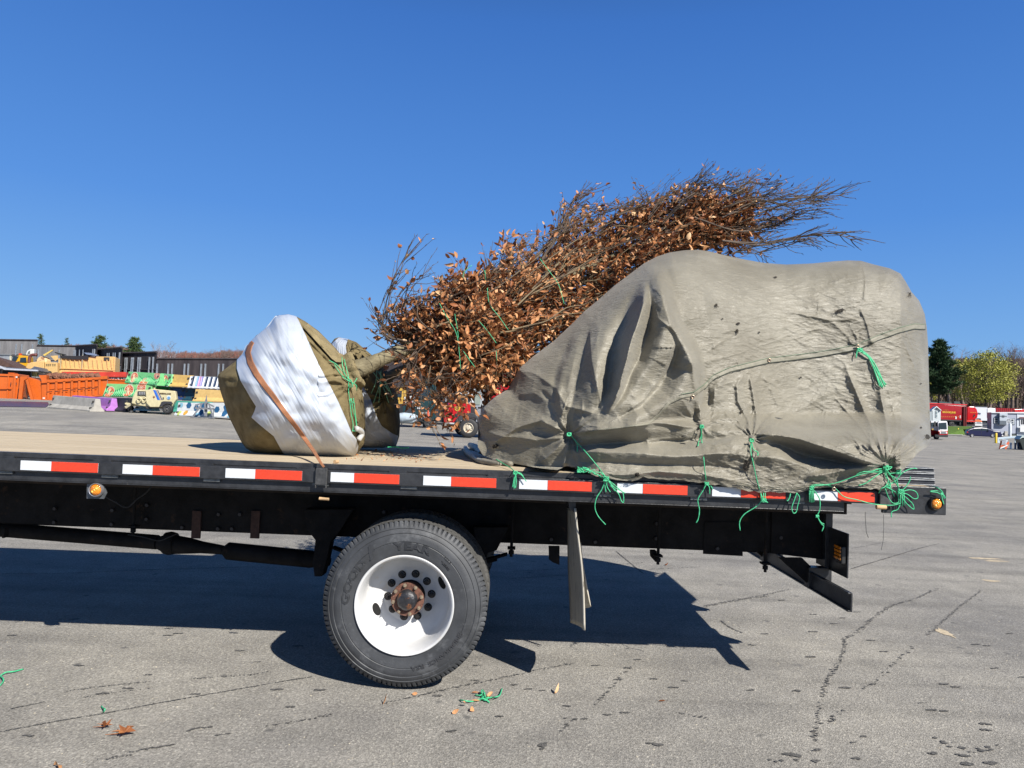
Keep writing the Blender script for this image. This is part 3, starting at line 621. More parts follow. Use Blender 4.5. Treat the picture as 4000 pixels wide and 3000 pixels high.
# ---- near tree: ball, wrap, trunk, crown
tree = thing('balled_tree', (-1.3, 5.3, ZD), 'leafy tree lying down, its white wrapped root ball nearest the rail', 'tree')
ball_out = [BZ(*p) for p in [(118,760),(128,735),(290,615),(350,560),(390,480),(470,385),(600,290),(650,215),(700,190),(770,186),(850,205),(930,250),(1040,330),(1120,410),(1200,490),(1260,570),(1330,640),(1380,720),(1430,830),(1450,900),(1470,1060),(1476,1200),(1476,1330),(1465,1390),(1420,1455),(1375,1500),(1300,1512),(1000,1515),(740,1508),(560,1495),(440,1462),(385,1430),(340,1370),(290,1270),(215,1120),(165,960),(130,850)]]
ball = Blob(ball_out, 5.30, .50, 2.4, 3, .03, BZ(800, 900))
def ball_extra(x, y):                                    # dents and folds in the burlap
    bx = (x - 800) * 2.37; by = (y - 1150) * 2.37
    e = -.05 * np.exp(-(((bx-230)/45)**2 + ((by-800)/35)**2)) + .03*np.exp(-(((bx-180)/60)**2 + ((by-870)/60)**2))
    g = np.hypot(bx - 1350, by - 840); th = np.arctan2(by - 840, bx - 1350)
    e += .022 * np.cos(th * 13 + 1.2*noise2(bx/80, by/80, 7)) * np.exp(-g / 170) * np.clip(g / 60, 0, 1) + .05*np.exp(-(g/60)**2)
    e += .03 * np.exp(-np.abs((by - 400) - (bx - 940) * .95) / 30) * ((bx > 900) & (bx < 1260)) * np.clip((by-330)/90, 0, 1)
    e -= .035 * np.exp(-np.abs((by - 470) - (bx - 980) * 1.0) / 22) * ((bx > 960) & (bx < 1200))
    e += .012 * np.sin(by / 16 + 3 * noise2(bx/120, by/90, 9)) * ((bx > 1050) & (bx < 1500)) * np.exp(-((by-760)/190)**2)
    return e
ball.extra = ball_extra
rb = ball.mesh('root_ball', BURL, tree, ZD + .004)
wl = [BZ(*p) for p in [(655,200),(560,320),(470,395),(380,480),(345,560),(300,610),(298,690),(330,790),(390,890),(430,960),(478,1035),(460,1090),(436,1138),(500,1195),(640,1310),(690,1400),(718,1450),(760,1508)]]
wr = [BZ(*p) for p in [(770,188),(845,206),(870,250),(940,400),(1000,540),(1090,720),(1160,850),(1240,1010),(1310,1170),(1360,1290),(1400,1340),(1418,1400),(1410,1455),(1375,1504)]]
def wdisp(X, Y, u, v):
    bx = (X - 800) * 2.37; by = (Y - 1150) * 2.37
    a = u * 60 + v * 1.5; e = np.clip(np.minimum(u, 1-u) * 12, 0, 1); amp = .0022 * (1 - .75 * S_np(u, .72, .86))
    fl = np.zeros_like(u); sc_ = bx*.87 - by*.5; al_ = bx*.5 + by*.87
    fl += amp * (noise2(sc_/15, al_/300, 4) + .3 * noise2(sc_/7, al_/200, 5)) + .004 * noise2(sc_/70, al_/260, 6) * (1 - S_np(u,.6,.8)) + .012 * noise2(u * 3, v * 4, 8)
    fl += .02 * np.exp(-(((bx-1440)/40)**2))
    return fl * e + .004
def S_np(x, a, b):
    t = np.clip((x - a) / (b - a), 0, 1); return t * t * (3 - 2 * t)
pw = patch_on('plastic_wrap', wl, wr, ball.depth, .012, WRAP, tree, 170, 170, wdisp, lambda X, Y: ((X - 800) * 2.37 * .87 - (Y - 1150) * 2.37 * .5) / 900)
sm = pw.modifiers.new('thick', 'SOLIDIFY'); sm.thickness = .004; sm.offset = -1
# back of the wrap, round the far side
def back_patch(name, bl, left, right, mt, parent, zmin):
    L = curve_rows(left, 50); Rr = curve_rows(right, 50); u = np.linspace(0, 1, 40); X = L[:, None, 0]*(1-u)+Rr[:, None, 0]*u; Y = L[:, None, 1]*(1-u)+Rr[:, None, 1]*u
    dep = bl.depth(X, Y); V = Pv(X, Y, np.full_like(X, bl.Ym)); V[..., 1] = bl.Ym + (bl.Ym - dep) * .9 + .014; V[..., 2] = np.maximum(V[..., 2], zmin)
    return grid_mesh(name, V, mt, parent)
back_patch('plastic_wrap', ball, wl, wr, WRAP, tree, ZD + .006)
# loose burlap flap near the neck and the bunched collar
bc = patch_on('burlap_flap', [BZ(*p) for p in [(905,300),(1000,400),(1090,500),(1170,590),(1215,625)]], [BZ(*p) for p in [(960,270),(1080,370),(1190,480),(1270,580),(1290,630)]], ball.depth, .05, BURL2, tree, 30, 60, lambda X, Y, u, v: .03*np.sin(u*3.1)+.008*noise2(u*6, v*9, 2))
tb = [BZ(*p) for p in [(1290,760),(1355,725),(1420,690),(1550,640),(1700,560),(1860,490)]]
def neckpt(px, py, Y): return P(px, py, Y)
BARK = mat('bark', (.15,.125,.075), .8, 0, .3, 9, .6, 60, .2, col2=(.29,.25,.155), stretch=(1,1,2))
tr_pts = [P(*BZ(1250,790), 5.18), P(*BZ(1400,700), 5.15), P(*BZ(1550,640), 5.18), P(*BZ(1700,570), 5.22), P(*BZ(1850,510), 5.28), P(*OV(960,715), 5.4), P(*OV(1080,668), 5.6), P(*OV(1220,600), 5.95), P(*OV(1400,520), 6.25), P(*OV(1560,475), 6.2)]
sp_tr = spline(tr_pts, 6)
b = MB(); k = len(sp_tr); rads = [.075*(1 - .35*S(i/k, 0, .35) - .5*S(i/k, .35, 1)) * (1 + .03*math.sin(i*1.9)) for i in range(k)]; b.tube(sp_tr, rads, 20); b.build('trunk', BARK, tree, True)
b = MB(); rr = random.Random(4)
cen = [P(*BZ(1255,780), 5.16), P(*BZ(1310,745), 5.15), P(*BZ(1360,715), 5.145), P(*BZ(1405,692), 5.14), P(*BZ(1435,680), 5.14)]
cs = spline(cen, 7); o = len(b.v); nn = 40
for i, p in enumerate(cs):
    t = i / (len(cs) - 1); r = .11 * (1 - t) ** 1.3 + .100 + .016 * math.sin(t * 9)
    d = (cs[min(i+1, len(cs)-1)] - cs[max(0, i-1)]).normalized(); a = d.cross(Vector((0,0,1))).normalized(); c = d.cross(a)
    for j in range(nn):
        w = 6.2832 * j / nn; q = r * (1 + .09 * math.sin(w * 7 + t * 3) + .06 * math.sin(w * 13 - t * 5)); b.v.append(tuple(p + a * q * math.cos(w) + c * q * math.sin(w)))
for i in range(len(cs) - 1):
    for j in range(nn): b.f.append((o+i*nn+j, o+i*nn+(j+1) % nn, o+(i+1)*nn+(j+1) % nn, o+(i+1)*nn+j))
b.build('burlap_collar', BURL2, tree, True)
EXTRA = []
# ---- second tree behind
tree2 = thing('balled_tree', (-.9, 6.1, ZD), 'second balled tree lying behind the first, its ball draped in shaded burlap', 'tree')
b2_out = [BZ(*p) for p in [(1165,460),(1200,410),(1240,396),(1320,412),(1400,440),(1520,540),(1640,640),(1720,760),(1770,900),(1795,1050),(1803,1200),(1795,1320),(1770,1400),(1650,1420),(1450,1420),(1300,1400),(1200,1300),(1150,1000),(1130,700)]]
ball2 = Blob(b2_out, 6.05, .42, 2.4, 9, .04, BZ(1470, 930))
ball2.extra = lambda x, y: .03 * np.cos(np.arctan2((y-1560), (x-1500)) * 9) * np.exp(-np.hypot(x-1500, y-1540)/110)
ball2.mesh('root_ball', BURL, tree2, ZD + .004)
w2 = patch_on('plastic_wrap', [BZ(*p) for p in [(1240,398),(1180,450),(1150,600),(1160,900),(1180,1200),(1240,1330),(1330,1400),(1500,1418)]], [BZ(*p) for p in [(1325,412),(1305,480),(1315,575),(1440,815),(1530,960),(1590,1130),(1640,1220),(1740,1290),(1790,1310),(1770,1410)]], ball2.depth, .015, WRAP, tree2, 90, 110, lambda X, Y, u, v: .006 * noise2(u*30, v*3, 4) + .004)
for a in [([(1010,790),(990,812),(960,815),(930,805)],5.0,.004,6,True,3),([(960,790),(940,820),(915,835),(895,830),(880,815)],5.0,.004,7,True,3),([(930,770),(905,800),(885,812),(865,800)],5.0,.004,7,True,3),([(900,760),(880,775),(860,770),(845,755)],5.0,.004,4,True,3),([(980,800),(965,840),(940,860),(915,862)],5.05,.004,8,True,4),([(1040,800),(1000,835),(975,850),(955,845)],5.1,.004,9,True,4),([(900,770),(890,800),(900,830),(920,850)],5.0,.004,7,True,3),([(920,745),(895,760),(880,790),(885,815)],5.0,.005,5,True,3)]: EXTRA.append(a)
b = MB()
q = spline([P(*BZ(1520,900), 5.75), P(*BZ(1660,800), 5.85), P(*BZ(1830,700), 5.95), P(*OV(1000,760), 6.05), P(*OV(1200,690), 6.15), P(*OV(1450,600), 6.2)], 6); b.tube(q, [.05 * (1 - .6 * i / len(q)) for i in range(len(q))], 14); b.build('trunk', BARK, tree2, True)
# ---------------------------------------------------------------- crowns
def leafmat():
    m = bpy.data.materials.new('dry_leaf'); m.use_nodes = True; n = m.node_tree.nodes; l = m.node_tree.links; b = n['Principled BSDF']
    a = n.new('ShaderNodeAttribute'); a.attribute_name = 'tone'
    rp = n.new('ShaderNodeValToRGB'); e = rp.color_ramp.elements; e.new(.3); e.new(.6); e.new(.85)
    for x, (p, c) in zip(e, [(0, (.12,.038,.014)), (.25, (.27,.098,.036)), (.5, (.44,.19,.075)), (.78, (.60,.31,.14)), (1, (.68,.43,.23))]): x.position = p; x.color = (*c, 1)
    l.new(a.outputs['Fac'], rp.inputs[0]); l.new(rp.outputs[0], b.inputs['Base Color']); b.inputs['Roughness'].default_value = .55; b.inputs['Specular IOR Level'].default_value = .35
    tr = n.new('ShaderNodeBsdfTranslucent'); l.new(rp.outputs[0], tr.inputs[0]); mx = n.new('ShaderNodeMixShader'); mx.inputs[0].default_value = .22
    l.new(b.outputs[0], mx.inputs[1]); l.new(tr.outputs[0], mx.inputs[2]); l.new(mx.outputs[0], n['Material Output'].inputs[0]); return m
LEAF = leafmat()
TWIG = mat('twig_bark', (.085,.055,.032), .75, 0, .3, 5, 0, col2=(.22,.165,.09)); TWIGD = mat('twig_dark', (.055,.035,.026), .7, 0, .3, 9, 0, col2=(.12,.08,.05))
def leaf(b, p, d, size, rnd, tones):                     # a curled, folded leaf of eight faces
    d = (d + Vector((rnd.uniform(-1,1), rnd.uniform(-1,1), rnd.uniform(-1,1))) * 1.1).normalized()
    n = Vector((rnd.uniform(-1,1), rnd.uniform(-1,1), rnd.uniform(-1,1))); s = d.cross(n)
    if s.length < .05: return
    s.normalize(); n = s.cross(d); cu = rnd.uniform(-.9, 1.1); fo = rnd.uniform(.05, 1.3); w = size * rnd.uniform(.16, .36); tw = rnd.uniform(-1.2, 1.2)
    o = len(b.v); st = [(0,.03),(.22,.75),(.5,1.),(.78,.7),(1,.03)]
    for t, ww in st:
        c = p + d * (size * t) + n * (cu * size * (t*t)) ; a = tw * t
        sd = s * math.cos(a) + n * math.sin(a); nd = n * math.cos(a) - s * math.sin(a)
        b.v.append(tuple(c + sd * (w * ww) + nd * (fo * w * ww))); b.v.append(tuple(c)); b.v.append(tuple(c - sd * (w * ww) + nd * (fo * w * ww)))
    for i in range(4):
        k = o + i * 3; b.f.append((k, k+1, k+4, k+3)); b.f.append((k+1, k+2, k+5, k+4))
    t0 = min(1, max(0, rnd.gauss(.45, .27))); tones += [t0] * 8
def foliage(name, b, tones, parent, smooth=True):
    me = bpy.data.meshes.new(name); me.from_pydata(b.v, [], b.f); at = me.attributes.new('tone', 'FLOAT', 'FACE'); at.data.foreach_set('value', tones)
    if smooth: me.polygons.foreach_set('use_smooth', [True]*len(me.polygons))
    o = bpy.data.objects.new(name, me); COL.objects.link(o); me.materials.append(LEAF); setpar(o, parent); return o
AX = [(845,760,50),(885,758,80),(950,752,108),(1020,722,120),(1100,680,128),(1240,602,136),(1330,563,114),(1400,528,96),(1520,484,68),(1620,472,42),(1690,465,24)]
def axis_at(x, Yc): return interp(x, [(a, c) for a, c, r in AX]), interp(x, [(a, r) for a, c, r in AX])
def crown(parent, seed, Yc, Yr, nb, lden, dx=0, dy=0, xr=(870, 1600), size=(.035,.066), rs=1.0):
    rnd = random.Random(seed); tw = MB(); twd = MB(); lf = MB(); tones = []
    for i in range(nb):
        x0 = xr[0] + (xr[1] - xr[0]) * rnd.random() ** 1.2; L = rnd.uniform(90, 260); curl = rnd.random() < .22
        if curl: x0 = rnd.uniform(xr[0] + 30, 1100); L = rnd.uniform(-40, 50)
        x1 = min(x0 + L, rnd.uniform(1590, 1725)); ph = rnd.uniform(0, 6.283); u1 = rnd.uniform(.25, 1.0) ** .6
        pts = []; n = 7; wob = rnd.uniform(-.35, .35); f1, f2 = rnd.uniform(2, 5), rnd.uniform(0, 6)
        for k in range(n):
            t = k / (n - 1); x = x0 + (x1 - x0) * t; cy, R = axis_at(x, 0); R *= rs * (1 + .15 * math.sin(x * .05 + 1) * (math.sin(ph) > 0) + .07 * math.sin(x * .11) * (math.sin(ph) > 0))
            u = .08 + (u1 - .08) * (t ** .45); a = ph + wob * t + .12*math.sin(f1*t*3+f2)
            if k >= n - 2: u *= rnd.uniform(1.0, 1.16) + (.14 * (k - n + 2) if math.sin(a) > .3 else 0)
            yy = cy - R * u * math.sin(a) + rnd.uniform(-5, 5); xx = x - R * u * math.sin(a) * .35 + rnd.uniform(-4, 4)
            Y = Yc + Yr * u * math.cos(a) * R / 130 + .85 * S(xx, 1010, 1290)
            pts.append(P(*OV(xx + dx, yy + dy), Y))
        sp = spline(pts, 3); r0_ = rnd.uniform(.0035, .008); (twd if rnd.random() < .4 else tw).tube(sp, [r0_ * (1 - .75 * j / len(sp)) for j in range(len(sp))], 5, False)
        for j in range(2, len(sp) - 1):                   # side twigs and leaves along the branch
            d = (sp[j+1] - sp[j]).normalized()
            if rnd.random() < .75:
                sd = (d * rnd.uniform(.6,1.3) + Vector((rnd.uniform(-.8,.8), rnd.uniform(-.8,.8), rnd.uniform(-.8,.8)))).normalized(); ln = rnd.uniform(.06, .17)
                q = [sp[j], sp[j] + sd * ln * .5 + Vector((0,0,rnd.uniform(-.01,.015))), sp[j] + sd * ln * .8 + d * ln * .2, sp[j] + sd * ln + d * ln * .35]
                (twd if rnd.random() < .5 else tw).tube(q, [.0022,.0017,.0014,.0009], 4, False)
                for kk in range(int((lden + rnd.random()) * (1 - S(sp[j].x, 1.8, 2.2)))):
                    leaf(lf, q[rnd.choice((1,2,3))], sd, rnd.uniform(*size), rnd, tones)
            if rnd.random() < lden * .35 * (1 - S(sp[j].x, 1.8, 2.2)): leaf(lf, sp[j], d, rnd.uniform(*size), rnd, tones)
    return tw, twd, lf, tones
tw, twd, lf, tones = crown(tree, 11, 5.42, .47, 500, 2.1, size=(.026,.066), xr=(845, 1540))
rnd = random.Random(77)
def wild(pts, Y, r, nleaf, bud=True, forks=3, size=(.03,.05), dark=True, parentb=None):   # traced sprays that stick out of the crown
    q = [P(*OV(x, y), Y + dy_ + .6 * S(x, 1040, 1290)) for (x, y), dy_ in zip(pts, [0] + [rnd.uniform(-.08,.08) for _ in pts[1:]])]; sp = spline(q, 5); n = len(sp)
    r *= 1.35; t = twd if dark else tw; t.tube(sp, [r * (1 - .8 * i / n) for i in range(n)], 5, False)
    for _ in range(forks * 2):
        i = rnd.randint(n // 5, n - 3); d = (sp[i+1] - sp[i]).normalized(); ln = rnd.uniform(.06, .20); sd = (d + Vector((rnd.uniform(-.7,.7), rnd.uniform(-.5,.5), rnd.uniform(-.7,.7)))).normalized()
        p2 = [sp[i], sp[i] + sd * ln * .5, sp[i] + sd * ln * .75 + d * ln * .15, sp[i] + sd * ln * .9 + d * ln * .4]; t.tube(p2, [r*.5, r*.4, r*.3, r*.2], 4, False)
        for e in (p2[2], p2[3]): t.tube([e, e + (sd + Vector((rnd.uniform(-.6,.6),0,rnd.uniform(-.6,.6)))).normalized() * .022], [.003, .0006], 5, False)
        if rnd.random() < nleaf / 8: leaf(lf, p2[3], sd, rnd.uniform(*size), rnd, tones)
    for _ in range(nleaf): leaf(lf, sp[rnd.randint(n//4, n-1)], Vector((0,0,-.4)), rnd.uniform(*size), rnd, tones)
    e = sp[-1]; t.tube([e, e + (sp[-1]-sp[-2]).normalized() * .025], [.0035, .0006], 5, False)
for a in [
    ([(905,740),(860,735),(835,715),(826,690),(838,640),(850,600),(870,565),(888,545)], 5.2, .006, 5, True, 7),
    ([(900,725),(865,712),(850,690),(852,660),(870,625),(905,600),(930,580)], 5.25, .005, 3, True, 4),
    ([(870,735),(845,730),(825,715),(818,700),(830,680),(846,660)], 5.15, .005, 1, True, 4),
    ([(920,720),(880,700),(868,676),(880,650),(915,640),(960,628)], 5.2, .006, 7, True, 5),
    ([(935,715),(900,690),(895,665),(915,650),(950,650),(1000,640)], 5.15, .006, 8, True, 4),
    ([(860,745),(845,740),(830,725),(822,705),(815,690)], 5.2, .003, 1, True, 2),
    ([(1000,640),(1060,590),(1100,560),(1142,510)], 5.4, .005, 8, True, 4),
    ([(1150,560),(1200,510),(1222,465),(1240,430),(1274,398)], 5.4, .006, 9, True, 9),
    ([(1170,560),(1215,500),(1240,450),(1290,450),(1340,440)], 5.35, .005, 6, True, 6),
    ([(1290,500),(1350,455),(1400,440),(1395,425)], 5.4, .005, 6, True, 4),
    ([(1400,470),(1440,420),(1480,405),(1530,370)], 5.4, .005, 3, True, 8),
    ([(1430,480),(1480,430),(1540,400),(1585,405),(1620,385)], 5.45, .005, 4, True, 6),
    ([(1550,440),(1600,415),(1640,418),(1680,400)], 5.4, .004, 1, True, 6),
    ([(1560,470),(1620,440),(1690,430),(1750,425),(1790,405)], 5.35, .006, 0, True, 8),
    ([(1600,480),(1680,445),(1740,425),(1790,425),(1830,420)], 5.45, .006, 0, True, 8),
    ([(1620,480),(1680,470),(1740,450),(1795,460)], 5.4, .005, 0, True, 6),
    ([(1560,520),(1640,525),(1720,512),(1800,505),(1860,527)], 5.3, .007, 0, True, 10),
    ([(1580,548),(1640,530),(1700,520),(1760,515)], 5.35, .005, 0, True, 6),
    ([(1640,545),(1690,528),(1740,520),(1765,530)], 5.4, .004, 0, True, 6),
    ([(1590,545),(1630,548),(1665,555)], 5.3, .004, 0, True, 4), ([(1560,450),(1630,430),(1700,445),(1750,435),(1800,428)], 5.3, .005, 0, True, 10), ([(1600,500),(1660,490),(1720,470),(1780,462)], 5.4, .005, 0, True, 8), ([(1480,420),(1520,395),(1560,400),(1600,390)], 5.4, .004, 2, True, 6), ([(1610,450),(1660,420),(1700,415),(1735,400)], 5.4, .004, 0, True, 6), ([(1580,420),(1620,395),(1650,400),(1680,392)], 5.35, .004, 0, True, 6),
    ([(1500,470),(1600,500),(1680,480),(1730,460)], 5.4, .006, 6, True, 8),
    ([(900,780),(895,830),(905,870),(925,905),(935,930)], 5.1, .0035, 13, True, 3, (.035,.065), False),
    ([(880,780),(872,820),(880,850),(890,880)], 5.1, .003, 16, True, 3, (.035,.065), False),
    ([(930,790),(925,830),(940,860),(960,885),(968,915)], 5.1, .0035, 10, True, 4, (.035,.065), False),
    ([(960,800),(985,830),(990,860),(1000,880)], 5.1, .003, 16, True, 3, (.035,.065), False),
    ([(905,800),(935,840),(945,850),(950,880)], 5.15, .003, 8, True, 3, (.035,.06), False),
    ([(1000,800),(1050,830),(1100,850)], 5.3, .003, 3, True, 5, (.04,.06)),
    ([(1010,790),(1070,800),(1130,815)], 5.5, .005, 2, True, 6, (.04,.06)),
    ([(990,790),(1040,815),(1110,812),(1135,800)], 5.6, .005, 1, True, 6, (.04,.06)),
] + EXTRA:
    wild(*a)
    for _ in range(1 if a[0][-1][0] > 1640 or a[0][-1][1] > 640 else 2): wild([(x + rnd.uniform(-11, 11) * (k > 0), y + rnd.uniform(-9, 9) * (k > 0) + 5*_) for k, (x, y) in enumerate(a[0])], a[1], a[2] * .75, a[3] // 2, True, max(2, a[5] // 2), (.025,.05))
for _ in range(70):                                      # long fine upswept tips along the top of the bundle
    x = rnd.uniform(960, 1640); cy, R = axis_at(x, 0); y = cy - R * rnd.uniform(.75, 1.0); L = rnd.uniform(30, 75)
    wild([(x, y), (x + L*.5, y - L*.22), (x + L, y - L*rnd.uniform(.35,.75))], 5.42 + rnd.uniform(-.2,.2), .0026, rnd.randint(0, 2), True, 2, (.025,.042), rnd.random() < .5)
# stout inner limbs and pale bound shoots along the bundle
for _ in range(13):
    x0 = rnd.uniform(900, 1150); y = interp(x0, [(a, c) for a, c, r in AX]) + rnd.uniform(-40, 60); ph = rnd.uniform(-.7, .7); Yq = 5.05 + rnd.uniform(-.05, .35); L = rnd.uniform(160, 330)
    pts = []
    for k in range(6):
        x = x0 + L * k / 5; cy, R = axis_at(x, 0); pts.append(P(*OV(x, cy + R * ph * (.5 + .5 * k / 5) + rnd.uniform(-14, 14)), Yq + .05 * math.sin(k) + .6 * S(x, 1020, 1290)))
    sp = spline([p + Vector((0, 0, 0)) for p in pts], 4); tw.tube(sp, [.007 * (1 - .7 * j / len(sp)) for j in range(len(sp))], 6, False)
tw.build('branches', TWIG, tree, True); twd.build('twigs', TWIGD, tree, True); foliage('foliage', lf, tones, tree)
tw, twd, lf, tones = crown(tree2, 23, 6.1, .42, 150, 1.6, 10, 22, (930, 1450))
tw.build('branches', TWIG, tree2, True); twd.build('twigs', TWIGD, tree2, True); foliage('foliage', lf, tones, tree2)
# ---------------------------------------------------------------- green twine round the trees
TWN = M('green_twine', (.065,.50,.235), .5, 0, .22, 60, .2, 300, .4)
TWL = M('pale_twine', (.26,.55,.33), .55, 0, .2, 60)
def strands(b, paths, r=.0032, n=5):
    for pts in paths:
        if len(pts) > 2: pts = spline(pts, 6)
        b.tube(pts, r, n)
b = MB(); rnd = random.Random(9)
def onball(x, y, off=.02): X, Y = BZ(x, y); return P(X, Y, float(ball.depth(np.array([X]), np.array([Y]))[0]) - off)
SR = .003
strands(b, [[onball(1150,610), onball(1220,650), onball(1280,720), onball(1340,800), onball(1390,860)], [P(*BZ(1290,600),5.05), P(*BZ(1310,680),5.0), P(*BZ(1330,770),4.98), P(*BZ(1330,900),4.97)],
            [onball(1270,760), P(*BZ(1330,800),4.97), P(*BZ(1400,840),4.98), P(*BZ(1405,890),5.0)], [P(*BZ(1330,855),4.97), P(*BZ(1380,820),4.96), P(*BZ(1410,775),4.98)],
            [P(*BZ(1330,860),4.97), P(*BZ(1370,850),4.95), P(*BZ(1350,790),4.97), P(*BZ(1320,800),4.97)], [P(*BZ(1330,900),4.97), P(*BZ(1345,970),4.98), P(*BZ(1390,1015),5.0)],
            [onball(1355,960,.03), onball(1370,1060,.03), onball(1395,1150,.03), onball(1405,1240,.03)], [onball(1375,960,.03), onball(1388,1060,.03), onball(1400,1160,.03), onball(1412,1250,.03)],
            [onball(1340,970,.03), onball(1355,1100,.03), onball(1372,1200,.03), onball(1370,1265,.03)], [onball(1365,1262,.03), onball(1400,1268,.03)],
            [P(*BZ(1270,580),5.08), P(*BZ(1275,660),5.0), P(*BZ(1300,740),4.98), P(*BZ(1350,800),4.97)], [onball(1200,650), onball(1260,740), onball(1310,770)]], SR)
b.build('twine', TWN, tree, True)
b = MB(); b.tube(spline([onball(1400,1240,.05), onball(1440,1260,.07), onball(1455,1290,.07), onball(1440,1320,.06), onball(1420,1350,.04)]), [.02]*24+[.012], 8); b.build('wrap_knot', WRAP, tree, True)
b = MB()
def crn(x, y, Y=4.93): return P(1400 + x / 1.58, 650 + y / 1.58, Y)
for seg in [[(500,845),(545,930),(600,1020),(620,1120),(630,1250)],[(595,910),(610,1000),(618,1060)],[(640,1130),(690,1200),(720,1240)],[(740,950),(800,1020),(850,1090)],[(795,750),(810,850),(870,930),(925,1010)],[(1120,570),(1180,650),(1235,730),(1270,850)],[(645,690),(655,650),(700,610)],[(850,1140),(855,1200)],[(780,640),(785,700)]]:
    b = MB(); b.tube(spline([crn(x, y, 4.97) for x, y in seg], 6) if len(seg) > 2 else [crn(*q) for q in seg], .0022, 5); b.build('twine', TWN, tree, True)
b = MB(); rnd = random.Random(5)
for k in range(8):
    x0 = rnd.uniform(1530, 1640); y0 = rnd.uniform(700, 780); x1 = rnd.uniform(1480, 1760); y1 = rnd.uniform(880, 1010); b.tube(spline([P(*BZ(x0,y0),5.62), P(*BZ((x0+x1)/2+rnd.uniform(-20,20),(y0+y1)/2),5.6), P(*BZ(x1,y1),5.6)], 4), .0028, 4)
b.build('twine', TWL, tree2, True)
b = MB(); b.tube(spline([P(*BZ(1690,1415),5.6), P(*BZ(1760,1412),5.6), P(*BZ(1830,1422),5.5), P(*BZ(1890,1418),5.5)], 5), .005, 5); b.build('twine', TWN, tree2, True)
# ---------------------------------------------------------------- strap over the near ball
STR = M('strap_webbing', (.36,.155,.075), .7, 0, .12, 20, .3, 400, .3)
pl = [BZ(*p) for p in [(447,440),(420,475),(400,540),(420,630),(480,740),(560,850),(640,950),(740,1090),(850,1230),(950,1370),(1020,1470),(1075,1560),(1105,1600)]]
wd = [30,44,52,58,56,52,48,44,40,36,30,24,20]
L1, R1 = [], []
for i, (x, y) in enumerate(pl):
    a = pl[min(i+1, len(pl)-1)]; c = pl[max(i-1, 0)]; tx, ty = a[0]-c[0], a[1]-c[1]; l = math.hypot(tx, ty); nx, ny = ty/l, -tx/l; w = wd[i] / 2.37 / 2
    L1.append((x - nx*w, y - ny*w)); R1.append((x + nx*w, y + ny*w))
def strapY(X, Y):
    d = ball.depth(X, Y) - .03
    return np.minimum(d, 5.3) * (1 - S_np(Y, 1700, 1800)) + (YN - .04) * S_np(Y, 1700, 1800)
stx = patch_on('tie_down_strap', L1, R1, strapY, .004, STR, None, 8, 120); sm = stx.modifiers.new('thick', 'SOLIDIFY'); sm.thickness = .003
tag(stx, 'orange brown webbing strap pulled over the white wrapped root ball to the rail winch', 'strap')
# wood scrap and leaf litter on the deck
c = PZ(*BZ(1215,1548), ZD + .012); b = MB(); b.tube([c + Vector((-.006,-.012,0)), c + Vector((.006,.02,0))], .011, 10); o = b.build('wood_stub', WD, None, 40); tag(o, 'short sawn wood stub lying on the deck edge beside the root ball', 'wood piece')
lf = MB(); tones = []; rnd = random.Random(31)
for _ in range(110):
    px = rnd.gauss(1580, 150); py = rnd.uniform(1755, 1800)
    if px > 1850 or px < 1350: continue
    leaf(lf, PZ(px, py, ZD + .012), Vector((rnd.uniform(-1,1), rnd.uniform(-1,1), 0)), rnd.uniform(.008,.022), rnd, tones)
me = bpy.data.meshes.new('leaf_litter'); me.from_pydata(lf.v, [], lf.f); at = me.attributes.new('tone', 'FLOAT', 'FACE'); at.data.foreach_set('value', tones); o = bpy.data.objects.new('leaf_litter', me); COL.objects.link(o); me.materials.append(LEAF)
tag(o, 'crumbs of dry leaves fallen on the plank deck under the trees', 'leaf litter', kind='stuff')
# ================================================================ tarpaulin over the load
T_TOP = [(20,985),(40,972),(76,968),(78,930),(80,860),(100,810),(150,760),(215,720),(232,690),(262,630),(330,572),(420,505),(500,430),(560,370),(620,320),(700,250),(760,205),(830,152),(890,120),(950,100),(1020,90),(1080,88),(1130,95),(1180,108),(1280,130),(1380,148),(1480,155),(1600,150),(1700,140),(1760,136),(1820,138),(1880,155),(1950,172),(2000,196),(2025,235),(2050,280),(2085,320),(2110,380),(2119,440),(2125,520),(2128,650),(2132,800),(2136,900),(2138,940)]
T_BOT = [(78,985),(100,1022),(150,1042),(250,1062),(340,1078),(400,1086),(440,1090),(478,1072),(510,1075),(600,1112),(700,1137),(780,1143),(830,1122),(900,1130),(1060,1140),(1120,1152),(1250,1172),(1330,1188),(1500,1193),(1560,1186),(1600,1172),(1700,1166),(1880,1176),(1930,1188),(1960,1180),(1978,1110),(2020,1082),(2080,1010),(2120,985),(2138,965)]
topx = np.array([p[0] for p in T_TOP[3:]], float); topy = np.array([p[1] for p in T_TOP[3:]], float)
botx = np.array([p[0] for p in T_BOT], float); boty = np.array([p[1] for p in T_BOT], float)
TOPP = np.array(T_TOP[3:], float)
def seg_dist(x, y, pts):                                 # distance to a polyline, place along it 0..1, signed side
    best = np.full(x.shape, 1e9); along = np.zeros(x.shape); side = np.zeros(x.shape); L = [0]
    for a, b in zip(pts, pts[1:]): L.append(L[-1] + math.hypot(b[0]-a[0], b[1]-a[1]))
    for i, (a, b) in enumerate(zip(pts, pts[1:])):
        dx, dy = b[0]-a[0], b[1]-a[1]; l2 = dx*dx + dy*dy; t = np.clip(((x-a[0])*dx + (y-a[1])*dy) / l2, 0, 1)
        d = np.hypot(x - a[0] - t*dx, y - a[1] - t*dy); s = np.sign((x-a[0])*dy - (y-a[1])*dx); m = d < best
        best = np.where(m, d, best); along = np.where(m, (L[i] + t*math.sqrt(l2)) / L[-1], along); side = np.where(m, s, side)
    return best, along, side
